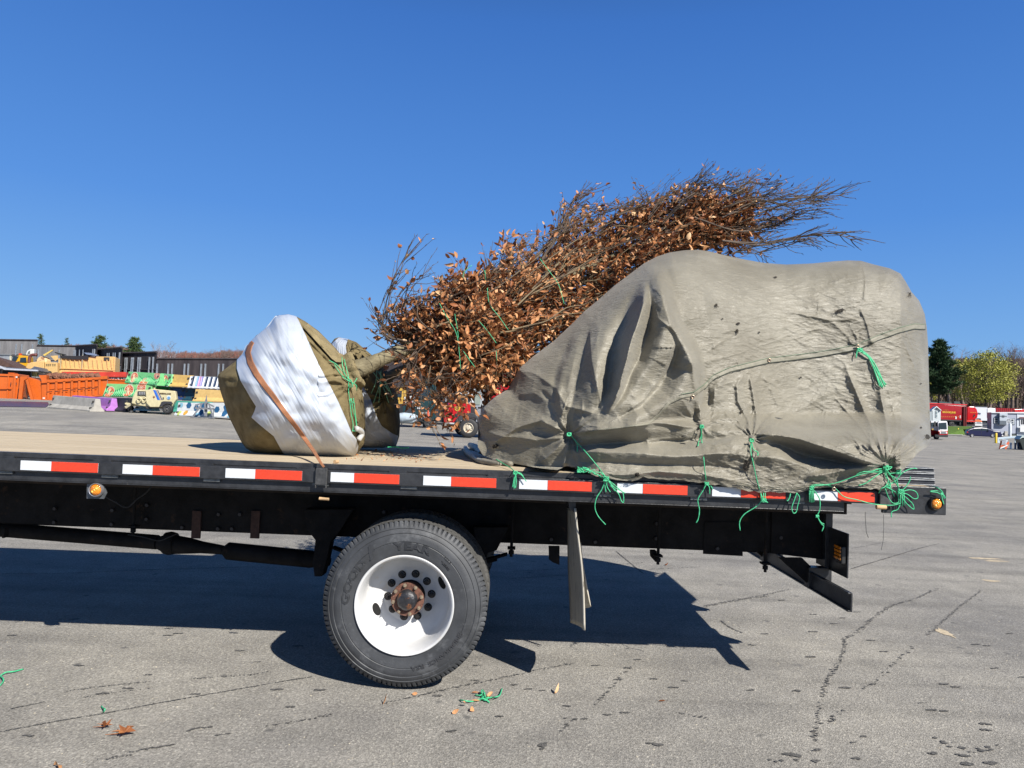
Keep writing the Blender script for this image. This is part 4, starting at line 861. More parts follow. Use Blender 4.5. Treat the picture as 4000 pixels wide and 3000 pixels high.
VALS = [([(812,240),(765,330),(730,450),(702,560),(668,700),(600,840)], 50, .13), ([(858,240),(872,340),(852,450),(812,590),(752,710),(680,810)], 38, .15), ([(950,430),(978,530),(958,620),(898,715),(820,790),(715,850)], 54, .20), ([(1050,600),(1072,700),(1082,790),(1050,850),(950,868),(800,880)], 50, .19),
 ([(500,985),(620,972),(760,965),(1000,950),(1150,945),(1300,925)], 36, .135), ([(1330,965),(1450,980),(1560,1010),(1680,1045),(1850,1070)], 38, .15), ([(540,1050),(800,1058),(1000,1065),(1300,1090)], 16, .03), ([(480,880),(420,800),(360,730)], 22, .03), ([(610,380),(575,520),(540,660),(500,820)], 30, .05), ([(520,440),(470,560),(430,680),(420,800)], 24, .03)]
_r = random.Random(12); CREASES = []
for (cx_, cy_), n_, a0_, a1_, l0_, l1_ in zip([(492,932),(1096,884),(1326,945),(1932,1068),(855,250),(1806,530)], (16, 10, 12, 22, 9, 7), (185, 200, 200, 175, 30, 200), (370, 340, 340, 350, 120, 340), (60, 50, 60, 90, 80, 30), (230, 200, 210, 420, 300, 90)):
    for k_ in range(n_):
        an = math.radians(a0_ + (a1_ - a0_) * (k_ + _r.random()) / n_); L_ = _r.uniform(l0_, l1_); bx_ = _r.uniform(-.18, .18); c1, s1 = math.cos(an), math.sin(an)
        CREASES.append(([(cx_ + c1*18, cy_ + s1*18), (cx_ + c1*L_*.5 - s1*L_*bx_, cy_ + s1*L_*.5 + c1*L_*bx_), (cx_ + c1*L_, cy_ + s1*L_)], _r.uniform(3, 7), _r.uniform(.006, .017)))
for k_ in range(46):                                     # free creases over the broad side
    x_ = _r.uniform(1000, 2090); y_ = _r.uniform(230, 1000); an = math.radians(_r.choice((-20, -14, -28, 12, 65, 100)) + _r.uniform(-9, 9)); L_ = _r.uniform(70, 240)
    CREASES.append(([(x_, y_), (x_ + math.cos(an)*L_*.5, y_ + math.sin(an)*L_*.5 + _r.uniform(-10, 10)), (x_ + math.cos(an)*L_, y_ + math.sin(an)*L_)], _r.uniform(2.5, 5), _r.uniform(.004, .011)))
TIES = [(492,932),(1096,884),(1326,945),(1932,1068)]
# folds: points, width right, width left, amplitude (m), taper
FOLDS = [
 ([(838,240),(830,330),(800,430),(776,520),(752,620),(720,720),(660,830)], 22, 34, .125, 1),
 ([(955,450),(968,520),(935,620),(890,700),(830,770),(720,840)], 26, 60, .10, 1),
 ([(1050,560),(1062,640),(1072,740),(1088,860)], 22, 40, .085, 1),
 ([(600,390),(592,480),(600,600),(625,740),(640,830)], 14, 26, .030, 1),
 ([(560,420),(520,520),(470,620),(440,740),(480,900)], 34, 40, .035, 1),
 ([(262,632),(340,660),(430,720),(480,800),(640,838)], 10, 14, .020, 1),
 ([(500,930),(620,905),(760,895),(880,880),(1000,885),(1090,884)], 14, 40, .085, 2),
 ([(500,1010),(640,1005),(820,1010),(980,1025),(1120,1022),(1260,1020),(1400,1035)], 30, 30, .06, 2),
 ([(560,1075),(700,1110),(900,1095),(1100,1110),(1300,1140)], 18, 22, .035, 2),
 ([(1326,930),(1430,925),(1540,950),(1660,985),(1790,1030),(1925,1066)], 16, 60, .11, 2),
 ([(1320,1030),(1460,1045),(1600,1060),(1760,1075),(1900,1085)], 36, 30, .06, 2),
 ([(1290,640),(1256,700),(1262,780),(1300,860),(1322,940)], 9, 14, .030, 1),
 ([(1310,650),(1330,740),(1345,840),(1332,930)], 10, 18, .032, 1),
 ([(1096,884),(1130,800),(1180,700),(1220,640)], 22, 26, .035, 1),
 ([(1096,884),(1180,850),(1260,860),(1320,935)], 14, 30, .04, 1),
 ([(1340,940),(1440,870),(1560,800),(1700,720)], 26, 40, .028, 1),
 ([(1330,700),(1370,640),(1410,720),(1460,830)], 12, 20, .014, 1),
 ([(1932,1060),(1900,960),(1840,830),(1790,700),(1750,600)], 14, 22, .040, 1),
 ([(1932,1060),(1940,960),(1925,830),(1900,700)], 11, 17, .040, 1),
 ([(1932,1060),(1990,960),(2060,900),(2125,860)], 13, 22, .045, 1),
 ([(1932,1060),(2010,1010),(2080,960),(2130,930)], 11, 18, .042, 1),
 ([(1932,1060),(1850,960),(1740,900),(1600,850)], 20, 30, .04, 1),
 ([(1932,1066),(1820,1070),(1700,1095),(1560,1120)], 18, 22, .045, 1),
 ([(150,1020),(160,960),(250,900),(360,860),(480,920)], 16, 30, .05, 1),
 ([(480,940),(420,1000),(360,1050)], 16, 22, .055, 1), ([(500,950),(470,1010),(460,1075)], 14, 20, .05, 1), ([(485,930),(340,950),(200,940),(100,900)], 18, 26, .03, 1),
 ([(860,1000),(850,960),(1000,940),(1060,930)], 10, 16, .03, 1),
 ([(900,130),(960,230),(1000,340),(1040,460)], 60, 70, .04, 1),
 ([(1500,370),(1600,395),(1680,415),(1790,410)], 6, 9, .014, 1), ([(1830,140),(1835,220),(1825,330)], 6, 10, .012, 1), ([(1810,360),(1850,440),(1880,520)], 7, 12, .016, 1),
 ([(1830,520),(1760,480),(1690,420)], 6, 9, .010, 1), ([(2000,480),(2030,560),(2060,640)], 6, 10, .014, 1),
 ([(1100,260),(1110,330),(1130,420),(1150,560)], 18, 26, .018, 1),
 ([(240,760),(330,740),(420,790),(470,880)], 20, 30, .025, 1),
]
def tarp_off(x, y):                                      # metres toward the camera from the smooth load
    e = np.zeros(x.shape)
    wx = x + 9*noise2(x/130, y/130, 21); wy = y + 9*noise2(x/130, y/130, 23)
    for pts, wr_, wl_, amp, mode in FOLDS:
        x0 = min(p[0] for p in pts) - 170; x1 = max(p[0] for p in pts) + 170; y0 = min(p[1] for p in pts) - 170; y1 = max(p[1] for p in pts) + 170
        m = (x > x0) & (x < x1) & (y > y0) & (y < y1)
        if not m.any(): continue
        d, a, s = seg_dist(wx[m], wy[m], pts)
        w = np.where(s > 0, wl_, wr_)
        prof = np.exp(-(d / (w*.95)) ** 1.25); tap = np.clip(np.minimum(a, 1 - a) * 5, 0, 1) ** .7
        tap = np.where((a <= 0) | (a >= 1), np.exp(-(d/w)**2) * 0 + .0, tap)
        tap = np.clip(np.minimum(a, 1 - a) * 6 + .12, 0, 1)
        e[m] += amp * prof * tap
    # gathers where the cloth is tied
    for (cx, cy), n, R, sp_ in zip(TIES, (15, 13, 13, 19), (120, 80, 95, 190), (0, 1, 2, 3)):
        g = np.hypot(x - cx, y - cy); th = np.arctan2(y - cy, x - cx) + .18 * noise2(x/50, y/50, 40 + sp_)
        e += .007 * np.clip(1 + 1.6 * noise2(th * 1.7 + 9, g * 0, 70 + sp_), 0, 2) * np.cos(n * th + 2.2 * noise2(th * 1.5, g * 0, 50 + sp_)) * np.exp(-g / R) * np.clip(g / 26, 0, 1) - .055 * np.exp(-(g / 45) ** 2) + .05*np.exp(-(g / 13) ** 2)
    # valleys in the slack cloth on the left: long and pointed at both ends
    for pts, w, amp in VALS:
        x0 = min(p[0] for p in pts) - 140; x1 = max(p[0] for p in pts) + 140; y0 = min(p[1] for p in pts) - 140; y1 = max(p[1] for p in pts) + 140
        m = (x > x0) & (x < x1) & (y > y0) & (y < y1)
        if not m.any(): continue
        d, a, s = seg_dist(wx[m], wy[m], pts); sn = np.sin(np.pi * np.clip(a, 0, 1)); ww = w * (.30 + .70 * sn); e[m] -= amp * (.05 + .95 * sn ** .8) * np.exp(-(d / ww) ** 1.7)
    return e
    return e
def wrinkle(x, y):
    ca, sa = math.cos(-.42), math.sin(-.42); u = x*ca - y*sa; v = x*sa + y*ca
    wu = u + 14*noise2(x/110, y/110, 61); wv = v + 11*noise2(x/120, y/90, 62)
    right = S_np(x, 950, 1250)
    u2 = x*math.cos(.2) - y*math.sin(.2); v2 = x*math.sin(.2) + y*math.cos(.2)
    rd = lambda a, b, s: np.clip(1 - np.abs(noise2(a, b, s)) * 2.4, 0, 1)
    e = .0042 * rd(wu/120, wv/22, 63) + .0026 * rd(wu/60, wv/13, 64) + .0032 * rd(wv/100, wu/30, 65) * S_np(y, 500, 700) + .0035 * rd(u2/70, v2/18, 69) + .0010 * noise2(x/6, y/6, 68)
    e = e * (.30 + .70 * right * S_np(y, 120, 260)) + .005 * noise2(x/120, y/90, 66) + .006 * noise2(x/45, y/40, 67)
    e += .0022 * (1 - np.abs(noise2((x + .25*y)/26, y/170, 71)) * 2) * (1 - right)
    for pts, w, amp in CREASES:
        x0 = min(p[0] for p in pts) - 22; x1 = max(p[0] for p in pts) + 22; y0 = min(p[1] for p in pts) - 22; y1 = max(p[1] for p in pts) + 22
        m = (x > x0) & (x < x1) & (y > y0) & (y < y1)
        if not m.any(): continue
        d, a, s = seg_dist(x[m], y[m], pts); e[m] += amp * np.exp(-d / w) * np.sin(np.pi * np.clip(a, 0, 1)) ** .6
    return e
def tarpY(x, y, fine=True):
    x = np.asarray(x, float); y = np.asarray(y, float)
    # foot of the cloth: on the deck at the left, over the rail from the middle on
    foot = np.interp(x, [20, 78, 300, 480, 620, 800, 2000, 2140], [5.15, 5.02, 4.78, 4.62, 4.46, 4.40, 4.40, 4.70])
    ridge = np.interp(x, [20, 78, 260, 500, 800, 1050, 1500, 1900, 2140], [5.25, 5.35, 5.40, 5.50, 5.6, 5.65, 5.65, 5.6, 5.45])
    d, a, s = seg_dist(x, y, TOPP.tolist())
    R = np.interp(x, [78, 262, 600, 900, 1200, 1900, 2140], [90, 230, 330, 330, 260, 250, 140])
    R = R * (1 - .45 * S_np(x, 1980, 2100))
    q = np.clip(d / R, 0, 1); f = np.sqrt(np.clip(1 - (1 - q) ** 2, 0, 1))
    body = foot - .0 + (ridge - foot) * (1 - f)
    # the left part sinks back behind the main bulk
    ln, aa, ss = seg_dist(x, y, [(820,60),(900,200),(965,420),(1050,560),(1085,760),(1096,900),(1000,960),(500,990)])
    inside = np.where((ss > 0), 1., -1.) * ln
    back = (.24 * S_np(inside, -20, 50) + .40 * S_np(inside, 40, 560)) * 1.0 * S_np(980 - y, 0, 160) * S_np(x, 240, 480)
    body = body + back * f
    lean = .10 * S_np(1000 - y, 0, 700) * S_np(x, 900, 1200); body = body + lean
    e = tarp_off(x, y) + (wrinkle(x, y) if fine else 0)
    e = e * np.clip(d / 26, 0, 1)
    Y = body - e
    # never through the rail
    return np.where(y > 1085 + (x - 600) * .045, np.minimum(Y, YN - .045), Y)
def tarpmat():
    m = mat('tarp_cloth', (.215,.195,.145), .45, 0, .0, 3, 0, 60, .6, col2=(.28,.257,.198))
    n = m.node_tree.nodes; l = m.node_tree.links; b = n['Principled BSDF']; tc = n.new('ShaderNodeTexCoord')
    b.inputs['Sheen Weight'].default_value = .15
    w1 = n.new('ShaderNodeTexWave'); w1.inputs['Scale'].default_value = 130; w1.inputs['Distortion'].default_value = 3; w1.wave_profile = 'SAW'
    mp = n.new('ShaderNodeMapping'); mp.inputs['Rotation'].default_value = (0, .45, 0); mp.inputs['Scale'].default_value = (9, 9, 46); l.new(tc.outputs['Object'], mp.inputs[0])
    nz = n.new('ShaderNodeTexNoise'); nz.inputs['Scale'].default_value = 1.1; nz.inputs['Detail'].default_value = 8; nz.inputs['Roughness'].default_value = .66; nz.inputs['Distortion'].default_value = 1.3; l.new(mp.outputs[0], nz.inputs['Vector'])
    n2 = n.new('ShaderNodeTexNoise'); n2.inputs['Scale'].default_value = 300; l.new(tc.outputs['Object'], n2.inputs['Vector'])
    ad = n.new('ShaderNodeMath'); ad.operation = 'MULTIPLY_ADD'; l.new(n2.outputs['Fac'], ad.inputs[0]); ad.inputs[1].default_value = .10; l.new(nz.outputs['Fac'], ad.inputs[2])
    bp = n.new('ShaderNodeBump'); bp.inputs['Strength'].default_value = .9; bp.inputs['Distance'].default_value = .010; l.new(ad.outputs[0], bp.inputs['Height']); l.new(bp.outputs[0], b.inputs['Normal'])
    # dirt in broad soft patches
    d = n.new('ShaderNodeTexNoise'); d.inputs['Scale'].default_value = 2.2; d.inputs['Detail'].default_value = 7; l.new(tc.outputs['Object'], d.inputs['Vector'])
    rp = n.new('ShaderNodeValToRGB'); rp.color_ramp.elements[0].position = .35; rp.color_ramp.elements[1].position = .68; rp.color_ramp.elements[0].color = (1,1,1,1); rp.color_ramp.elements[1].color = (.80,.78,.74,1); l.new(d.outputs['Fac'], rp.inputs[0])
    mx = n.new('ShaderNodeMix'); mx.data_type = 'RGBA'; mx.blend_type = 'MULTIPLY'; mx.inputs[0].default_value = 1; l.new(b.inputs['Base Color'].links[0].from_socket, mx.inputs[6]); l.new(rp.outputs[0], mx.inputs[7]); l.new(mx.outputs[2], b.inputs['Base Color'])
    return m
TARP = tarpmat()
tarp = thing('tarpaulin', (1.1, 5.6, ZD), 'large wrinkled grey olive tarpaulin lashed down over the load', 'tarpaulin')
NU, NVV = 620, 330
xs = np.concatenate([np.linspace(78, 2100, NU - 40), 2100 + 38 * np.sin(np.linspace(0, 1, 41)[1:] * np.pi / 2)])
tx_ = np.maximum.accumulate(topx + np.arange(len(topx)) * 1e-4)
ytop = np.interp(xs, tx_, topy); ybot = np.interp(xs, botx, boty) + 4*noise2(xs/23, xs*0, 5) * (xs > 500) * (xs < 1900)
ytop[0] = 930; v = np.linspace(0, 1, NVV)[:, None]; v = 1 - (1 - v) ** 1.0
X = xs[None, :] + 0 * v; Yp = ybot[None, :] + (ytop - ybot)[None, :] * v
D = tarpY(X, Yp); px_, py_ = 1800 + X / 1.1642, 900 + Yp / 1.1642
V1 = Pv(px_, py_, D); V1[..., 2] = np.maximum(V1[..., 2], np.where(V1[..., 1] > YN - .02, ZD + .006, -1))
# far side: down from the ridge to the far rail
nb = 24; top = V1[-1]; yb = 6.80; t = np.linspace(0, 1, nb)[1:, None]; VB = np.zeros((nb - 1, len(xs), 3))
VB[..., 0] = top[None, :, 0] - .55 * t * S_np(xs, 1850, 2138)[None, :]; VB[..., 1] = top[None, :, 1] + (yb - top[None, :, 1]) * np.sin(t * np.pi / 2) ** 1.1
VB[..., 2] = (ZD + .01) + (top[None, :, 2] - ZD - .01) * np.cos(t * np.pi / 2) ** .9 + .02 * noise2(VB[..., 0]*5, t*6 + 0*VB[..., 0], 3) * np.sin(t * np.pi)
VB[..., 2] = np.minimum(VB[..., 2], top[None, :, 2])
V = np.vstack([V1, VB])
cov = grid_mesh('cover', V, TARP, tarp)
# end closure on the right, a sheet from the last column round to the far side
last = V1[:, -1]; E = np.zeros((NVV, 18, 3)); s_ = np.linspace(0, 1, 18)
for i in range(NVV):
    far = min(6.75, last[i, 1] + 1.2); E[i, :, 1] = last[i, 1] + (far - last[i, 1]) * s_; E[i, :, 2] = last[i, 2]; E[i, :, 0] = last[i, 0] - .06 * s_ + .03 * np.sin(s_ * 3.1)*0
ec = grid_mesh('cover_end', E, TARP, tarp)
# loose tail of the cloth on the deck at the left
def on_deck(px, py, h=.0): p = PZ(px, py, ZD + h); return p
b = MB(); rnd = random.Random(3)
for pts, r in [([(20,985),(30,1010),(60,1030),(110,1045)], .028), ([(40,975),(60,985),(78,1000),(95,1020)], .035), ([(30,1000),(70,1040),(130,1055),(180,1062)], .02), ([(50,1010),(90,1035),(160,1052),(230,1062)], .026)]:
    q = [on_deck(*TZ(x, y), .02) for x, y in pts]; q = spline(q, 5); b.tube(q, [r * (.5 + .5*math.sin(3.1*(i+1)/(len(q)+1))) * rnd.uniform(.85, 1.15) for i in range(len(q))], 9)
b.build('loose_tail', TARP, tarp, True)
# hem band across the cloth with its grommets
def T3(x, y, off=.0):
    p = TZ(x, y); return P(*p, float(tarpY(np.array([float(x)]), np.array([float(y)]), False)[0]) - off)
HEM = mat('hem_band', (.245,.23,.175), .55, 0, .12, 30, .3, 200, .4)
def ribbon(name, line, w0, fn, off, mt, parent, nu=7, nv=260):
    c = curve_rows(line, nv); d = np.gradient(c, axis=0); d /= np.hypot(d[:, 0], d[:, 1])[:, None]; nrm = np.stack([d[:, 1], -d[:, 0]], -1)
    w = np.interp(np.linspace(0, 1, nv), np.linspace(0, 1, len(w0)), w0) if isinstance(w0, list) else np.full(nv, w0)
    u = np.linspace(-.5, .5, nu); X = c[:, None, 0] + nrm[:, None, 0] * w[:, None] * u; Y = c[:, None, 1] + nrm[:, None, 1] * w[:, None] * u
    Dp = fn(X, Y) - off; V = Pv(1800 + X/1.1642, 900 + Y/1.1642, Dp); o = grid_mesh(name, V, mt, parent); s = o.modifiers.new('thick', 'SOLIDIFY'); s.thickness = .003; return o
hl = [(570,922),(640,905),(750,895),(850,880),(900,840),(945,785),(1000,757),(1060,746),(1110,710),(1150,668),(1220,636),(1300,616),(1400,592),(1520,578),(1640,562),(1760,540),(1810,527),(1900,488),(1990,455),(2060,437),(2112,440)]
ribbon('hem_band', hl, [5, 8, 12, 14, 18, 22, 24, 25, 22], tarpY, .005, HEM, tarp)
SEAM = M('seam_thread', (.05,.06,.045), .8); GTH = M('green_thread', (.17,.22,.15), .7)
ribbon('seam', [(x, y + 11) for x, y in hl[8:]], 2.2, tarpY, .010, SEAM, tarp, 3); ribbon('seam', [(x, y - 12) for x, y in hl[6:]], 2.6, tarpY, .010, GTH, tarp, 3)
ribbon('seam', [(520,1082),(620,1112),(760,1125),(840,1115)], 2, tarpY, .012, SEAM, tarp, 3, 60); ribbon('seam', [(1250,1155),(1380,1176),(1520,1180),(1640,1158),(1800,1156),(1900,1150)], 2, tarpY, .012, SEAM, tarp, 3, 60); ribbon('seam', [(1250,1148),(1380,1168),(1520,1172),(1640,1150),(1800,1148)], 2, tarpY, .012, SEAM, tarp, 3, 60)
BRASS = M('grommet_metal', (.55,.42,.30), .35, .8, .2, 50)
for gx, gy in [(1055,757),(1403,590),(1806,527),(1697,1176)]:
    c = T3(gx, gy, .03); b = MB(); b.lathe([(.0055,0),(.0075,-.003),(.011,-.003),(.013,0),(.011,.004)], c, 20); b.build('grommet', BRASS, tarp, True); b = MB(); b.lathe([(0,.0005),(.0058,.001)], c, 14); b.build('grommet_hole', M('hole_black', (.004,.004,.004), .9), tarp)
# tears with frayed lips
DK = M('tear_dark', (.02,.016,.012), .95); FR = M('frayed_thread', (.10,.085,.06), .9)
rnd = random.Random(8)
for tx, ty, rx, ry, fr in [(1727,364,26,9,1),(1430,213,9,6,0),(1162,340,7,9,1),(1262,423,9,6,0),(1256,458,6,10,1),(1190,402,4,4,0),(1546,668,5,4,0),(1275,825,8,8,1),(2042,290,6,9,1),(2093,697,4,3,0),(2093,897,5,5,0),(1357,463,4,5,0),(1300,1070,16,26,1),(800,1112,16,12,1),(158,982,14,12,1),(2122,940,12,12,1),(1008,938,6,4,0)]:
    b = MB(); n = 16; pts = []
    for k in range(n):
        a = 6.283 * k / n; q = rnd.uniform(.55, 1.15); tt = .45 if rx > 20 else 0
        dx, dy = rx*q*math.cos(a), ry*q*math.sin(a); pts.append(T3(tx + dx, ty + dy - dx*tt*.5, .016))
    b.add(pts + [T3(tx, ty, .017)], [(k, (k+1) % n, n) for k in range(n)]); te = b.build('tear', DK, tarp)
    if fr:
        b = MB()
        for k in range(16):
            x0 = tx + rnd.uniform(-rx, rx); y0 = ty + rnd.uniform(-ry, ry); a = T3(x0, y0, .02); c = T3(x0 + rnd.uniform(-7, 7), y0 + rnd.uniform(-6, 9), .03); b.tube([a, (a+c)/2 + Vector((0,-.004,0)), c], .0012, 4)
        b.build('frayed_threads', FR, te)
# ---------------------------------------------------------------- metal rails stacked at the rear under the tarpaulin
ALU = mat('rail_metal', (.035,.038,.05), .38, .3, .3, 20, .1, 80, .5, col2=(.07,.072,.08), stretch=(1,8,8)); ALE = M('rail_edge', (.20,.21,.225), .42, .5, .4, 30)
def rail_bar(x1p, yt, yb, Yd, label, x0=1.2):
    a = P(*EZ(x1p, yt), Yd); c = P(*EZ(x1p, yb), Yd); h = a.z - c.z; root = thing('metal_rail', (a.x, Yd, c.z), label, 'rail', 'metal rails stacked at the rear of the deck')
    b = MB(); L = -1.0; ox = a.x; oz = c.z
    b.add([], []); pr = [(Yd, oz + h*.18), (Yd - .006, oz + h*.26), (Yd - .006, oz + h*.74), (Yd, oz + h*.82), (Yd + .10, oz + h*.82), (Yd + .10, oz + h*.18)]
    b.prismx(pr, ox + L, ox); b.build('web', ALU, root)
    for z0, z1 in ((0, .17), (.83, .985)):
        b = MB(); b.box((ox + L, Yd - .014, oz + h*z0), (ox + .0, Yd + .11, oz + h*z1)); b.build('flange', ALE, root, bevel=.001)
rail_bar(1547, 268, 304, 4.62, 'topmost dark metal rail of the short stack beside the rear rope knot')
rail_bar(1550, 310, 356, 4.60, 'second metal rail from the top of the stack at the deck end')
rail_bar(1554, 362, 408, 4.58, 'third metal rail from the top, above the lowest of the stack')
rail_bar(1560, 414, 450, 4.57, 'lowest metal rail, lying on the deck end under the others')
p = P(3620, 1731, 5.2); b = MB(); b.tube([p, p + Vector((-.5, 0, 0))], .018, 12); b.tube([p + Vector((.003,0,0)), p + Vector((-.03,0,0))], .02, 12); o = b.build('pipe_end', ALE, None, 40); tag(o, 'pale pipe end sticking out of the right edge of the tarpaulin', 'pipe')
b = MB(); q = [P(*EZ(*k), 4.5) for k in [(1055,395),(1075,390),(1160,420),(1160,450),(1085,455)]]; b.prism([(v_.x, v_.z) for v_ in q], 4.5, 4.62); o = b.build('wood_block', WD, None); tag(o, 'bare wood block wedged under the rear rope knot beside the rails', 'wood block')
# ---------------------------------------------------------------- twine lashings, each tied piece its own thing
def lash(paths, label, r=.0031, base=None, knots=(), spread=.01, Yd=None):
    b = MB(); rnd = random.Random(len(label))
    for path in paths:
        pts = []
        for q in path:
            x, y = q[0], q[1]; px, py = TZ(x, y)
            if len(q) > 2: Yq = q[2]
            else:
                onrail = py > 1872 + (px - 2000) * .042 - 20
                Yq = (YN - .052) if onrail or y > np.interp(x, botx, boty) else float(tarpY(np.array([float(x)]), np.array([float(y)]), False)[0]) - .028
            pts.append(P(px, py, Yq))
        sp = spline(pts, 6) if len(pts) > 2 else pts
        b.tube(sp, [r * rnd.uniform(.85, 1.15) for _ in sp], 6)
    for x, y, s in knots:
        px, py = TZ(x, y); Yq = min(YN - .055, float(tarpY(np.array([float(x)]), np.array([float(y)]), False)[0]) - .025); c = P(px, py, Yq)
        for k in range(5):
            a = rnd.uniform(0, 6.28); n = [c + Vector((math.cos(a + 6.283*t/8) * s, rnd.uniform(-.3,.3)*s - .004, math.sin(a*2 + 6.283*t/8 + k) * s * .8)) for t in range(7)]; b.tube(spline(n, 3), r, 5)
    o = b.build('green_twine', TWN, None, True); tag(o, label, 'twine', 'green twine lashings on the tarpaulin'); return o
lash([[(492,920),(520,955),(570,1010),(620,1070),(650,1110),(665,1130)],[(510,940),(528,970),(530,1005)],[(665,1130),(700,1170),(735,1190),(740,1235),(730,1230),(715,1195),(680,1160)],[(660,1130),(690,1150),(730,1185),(748,1195)],[(655,1140),(640,1180),(618,1215),(610,1260),(625,1300),(658,1338)],[(660,1130),(665,1165),(680,1190)],[(650,1125),(655,1160),(660,1190)],[(530,1075),(560,1085),(590,1095),(620,1110),(650,1125)],[(525,1090),(555,1098),(575,1082),(600,1098)],[(530,1085),(570,1080),(600,1100),(612,1112)],[(600,1098),(640,1105),(665,1150)],[(540,1095),(575,1095),(610,1088)],[(630,1120),(670,1140),(700,1185)]], 'tangled green twine from the leftmost gather of the tarpaulin, with a long curling tail', knots=[(492,928,.012),(660,1130,.016),(545,1088,.02),(575,1090,.018)])
lash([[(1095,890),(1096,960),(1105,1040),(1110,1100),(1118,1150)],[(1090,890),(1093,930),(1082,960),(1078,980)],[(1118,1150),(1100,1185),(1078,1225),(1085,1270),(1080,1310),(1070,1330)],[(1118,1150),(1130,1170),(1132,1200)],[(1118,1150),(1135,1160),(1146,1178)],[(1108,1145),(1112,1155),(1125,1160)]], 'single green twine line running straight down to the rail, with a wavy tail below', knots=[(1095,892,.011),(1118,1152,.011)])
lash([[(1322,955),(1318,1000),(1330,1060),(1345,1130),(1362,1190),(1375,1225)],[(1322,960),(1330,995),(1350,1008),(1350,1025)],[(1375,1225),(1340,1258),(1290,1290),(1268,1325),(1270,1365)],[(1364,1190),(1366,1230)],[(1384,1190),(1384,1232)],[(1376,1190),(1376,1232)],[(1370,1225),(1385,1230),(1396,1238)]], 'green twine down the middle of the hem over a red strip, tail bending left', knots=[(1322,955,.012),(1378,1228,.012)])
lash([[(1500,1195),(1490,1225),(1482,1230)],[(1528,1193),(1515,1230),(1505,1262),(1512,1285),(1525,1280),(1532,1250),(1540,1215),(1528,1195)],[(1500,1195),(1495,1215),(1488,1225)]], 'small green twine loop hanging below the rail between two knotted pieces')
lash([[(1584,1170),(1586,1235)],[(1590,1170),(1593,1237)],[(1597,1172),(1600,1237)],[(1603,1175),(1606,1235)],[(1592,1172),(1612,1190),(1632,1225),(1632,1270),(1622,1300),(1640,1335),(1650,1345),(1642,1368)],[(1620,1298),(1635,1325),(1652,1336)],[(1590,1165),(1700,1150),(1810,1112),(1870,1100),(1930,1098)],[(1590,1160),(1640,1155),(1700,1172),(1740,1210),(1800,1225),(1880,1245),(1960,1250),(2000,1240)]], 'green twine wrapped four times round the rail with a knotted tail hanging down', knots=[(1594,1172,.012),(1620,1300,.008)])
lash([[(1930,1075),(1935,1110),(1945,1140),(1950,1170)],[(1932,1085),(1960,1120),(1985,1160),(1998,1190)],[(1932,1085),(1900,1085),(1870,1095),(1830,1098),(1800,1110),(1810,1115)],[(1935,1090),(1905,1105),(1870,1130),(1840,1150),(1808,1160)],[(1940,1160),(1975,1140),(2000,1110),(2030,1090),(2060,1082),(2075,1084)],[(1998,1190),(2020,1170),(2040,1140),(2045,1120)],[(2000,1190),(2040,1180),(2070,1190),(2078,1215),(2060,1220),(2030,1200),(2005,1195)],[(2000,1195),(2030,1220),(2055,1245),(2058,1268),(2030,1245),(2005,1215)],[(2000,1190),(1998,1255)],[(2008,1190),(2008,1255)],[(2014,1190),(2018,1250)],[(1990,1190),(1992,1250)],[(1996,1250),(1985,1270),(1960,1280),(1958,1305)],[(1945,1140),(1930,1165),(1912,1175),(1900,1195)],[(1930,1165),(1960,1180),(1985,1200),(1990,1235),(1965,1240),(1945,1215),(1930,1175)],[(1935,1100),(1950,1105),(1990,1100),(2000,1085)],[(1920,1080),(1960,1075),(1940,1090),(1900,1092)],[(1935,1075),(1928,1100),(1935,1130)],[(1950,1140),(1960,1185),(1972,1210)],[(1945,1110),(1980,1130),(1990,1170)]], 'big messy bunch of green twine knots at the rear corner beside the metal rails', knots=[(1932,1078,.016),(2000,1190,.018),(1944,1165,.012),(1990,1100,.012)])
lash([[(2145,1165,4.5),(2170,1172),(2190,1190),(2196,1215),(2200,1218)],[(2190,1192),(2180,1186),(2150,1184),(2135,1188),(2165,1192),(2185,1205),(2190,1225),(2196,1246)],[(2190,1195),(2205,1218)]], 'short green twine end dangling at the deck corner beside the amber lamp', knots=[(2185,1198,.006)])
lash([[(160,1040,4.8),(195,1062,4.7),(230,1082,4.5),(248,1100)],[(248,1100),(240,1140),(236,1168)],[(248,1100),(252,1140),(248,1172)],[(248,1100),(245,1140),(242,1175)],[(248,1100),(275,1112),(298,1142)],[(248,1100),(270,1104),(285,1120)]], 'green twine tied to the rail near the loose left tail of the tarpaulin', knots=[(248,1102,.012)])
lash([[(1808,530),(1815,548),(1840,560),(1862,590),(1885,650),(1905,710)],[(1812,540),(1845,562),(1870,610),(1890,660),(1915,715)],[(1812,540),(1850,565),(1878,600),(1905,655),(1925,705)],[(1812,545),(1848,572),(1880,620),(1910,670),(1935,702)],[(1815,550),(1855,580),(1890,640),(1920,714)],[(1806,530),(1800,560),(1798,580)],[(1812,540),(1860,580),(1895,630),(1930,712)]], 'bunch of green twine hanging from a grommet high on the tarpaulin', .0042, knots=[(1815,545,.014)])
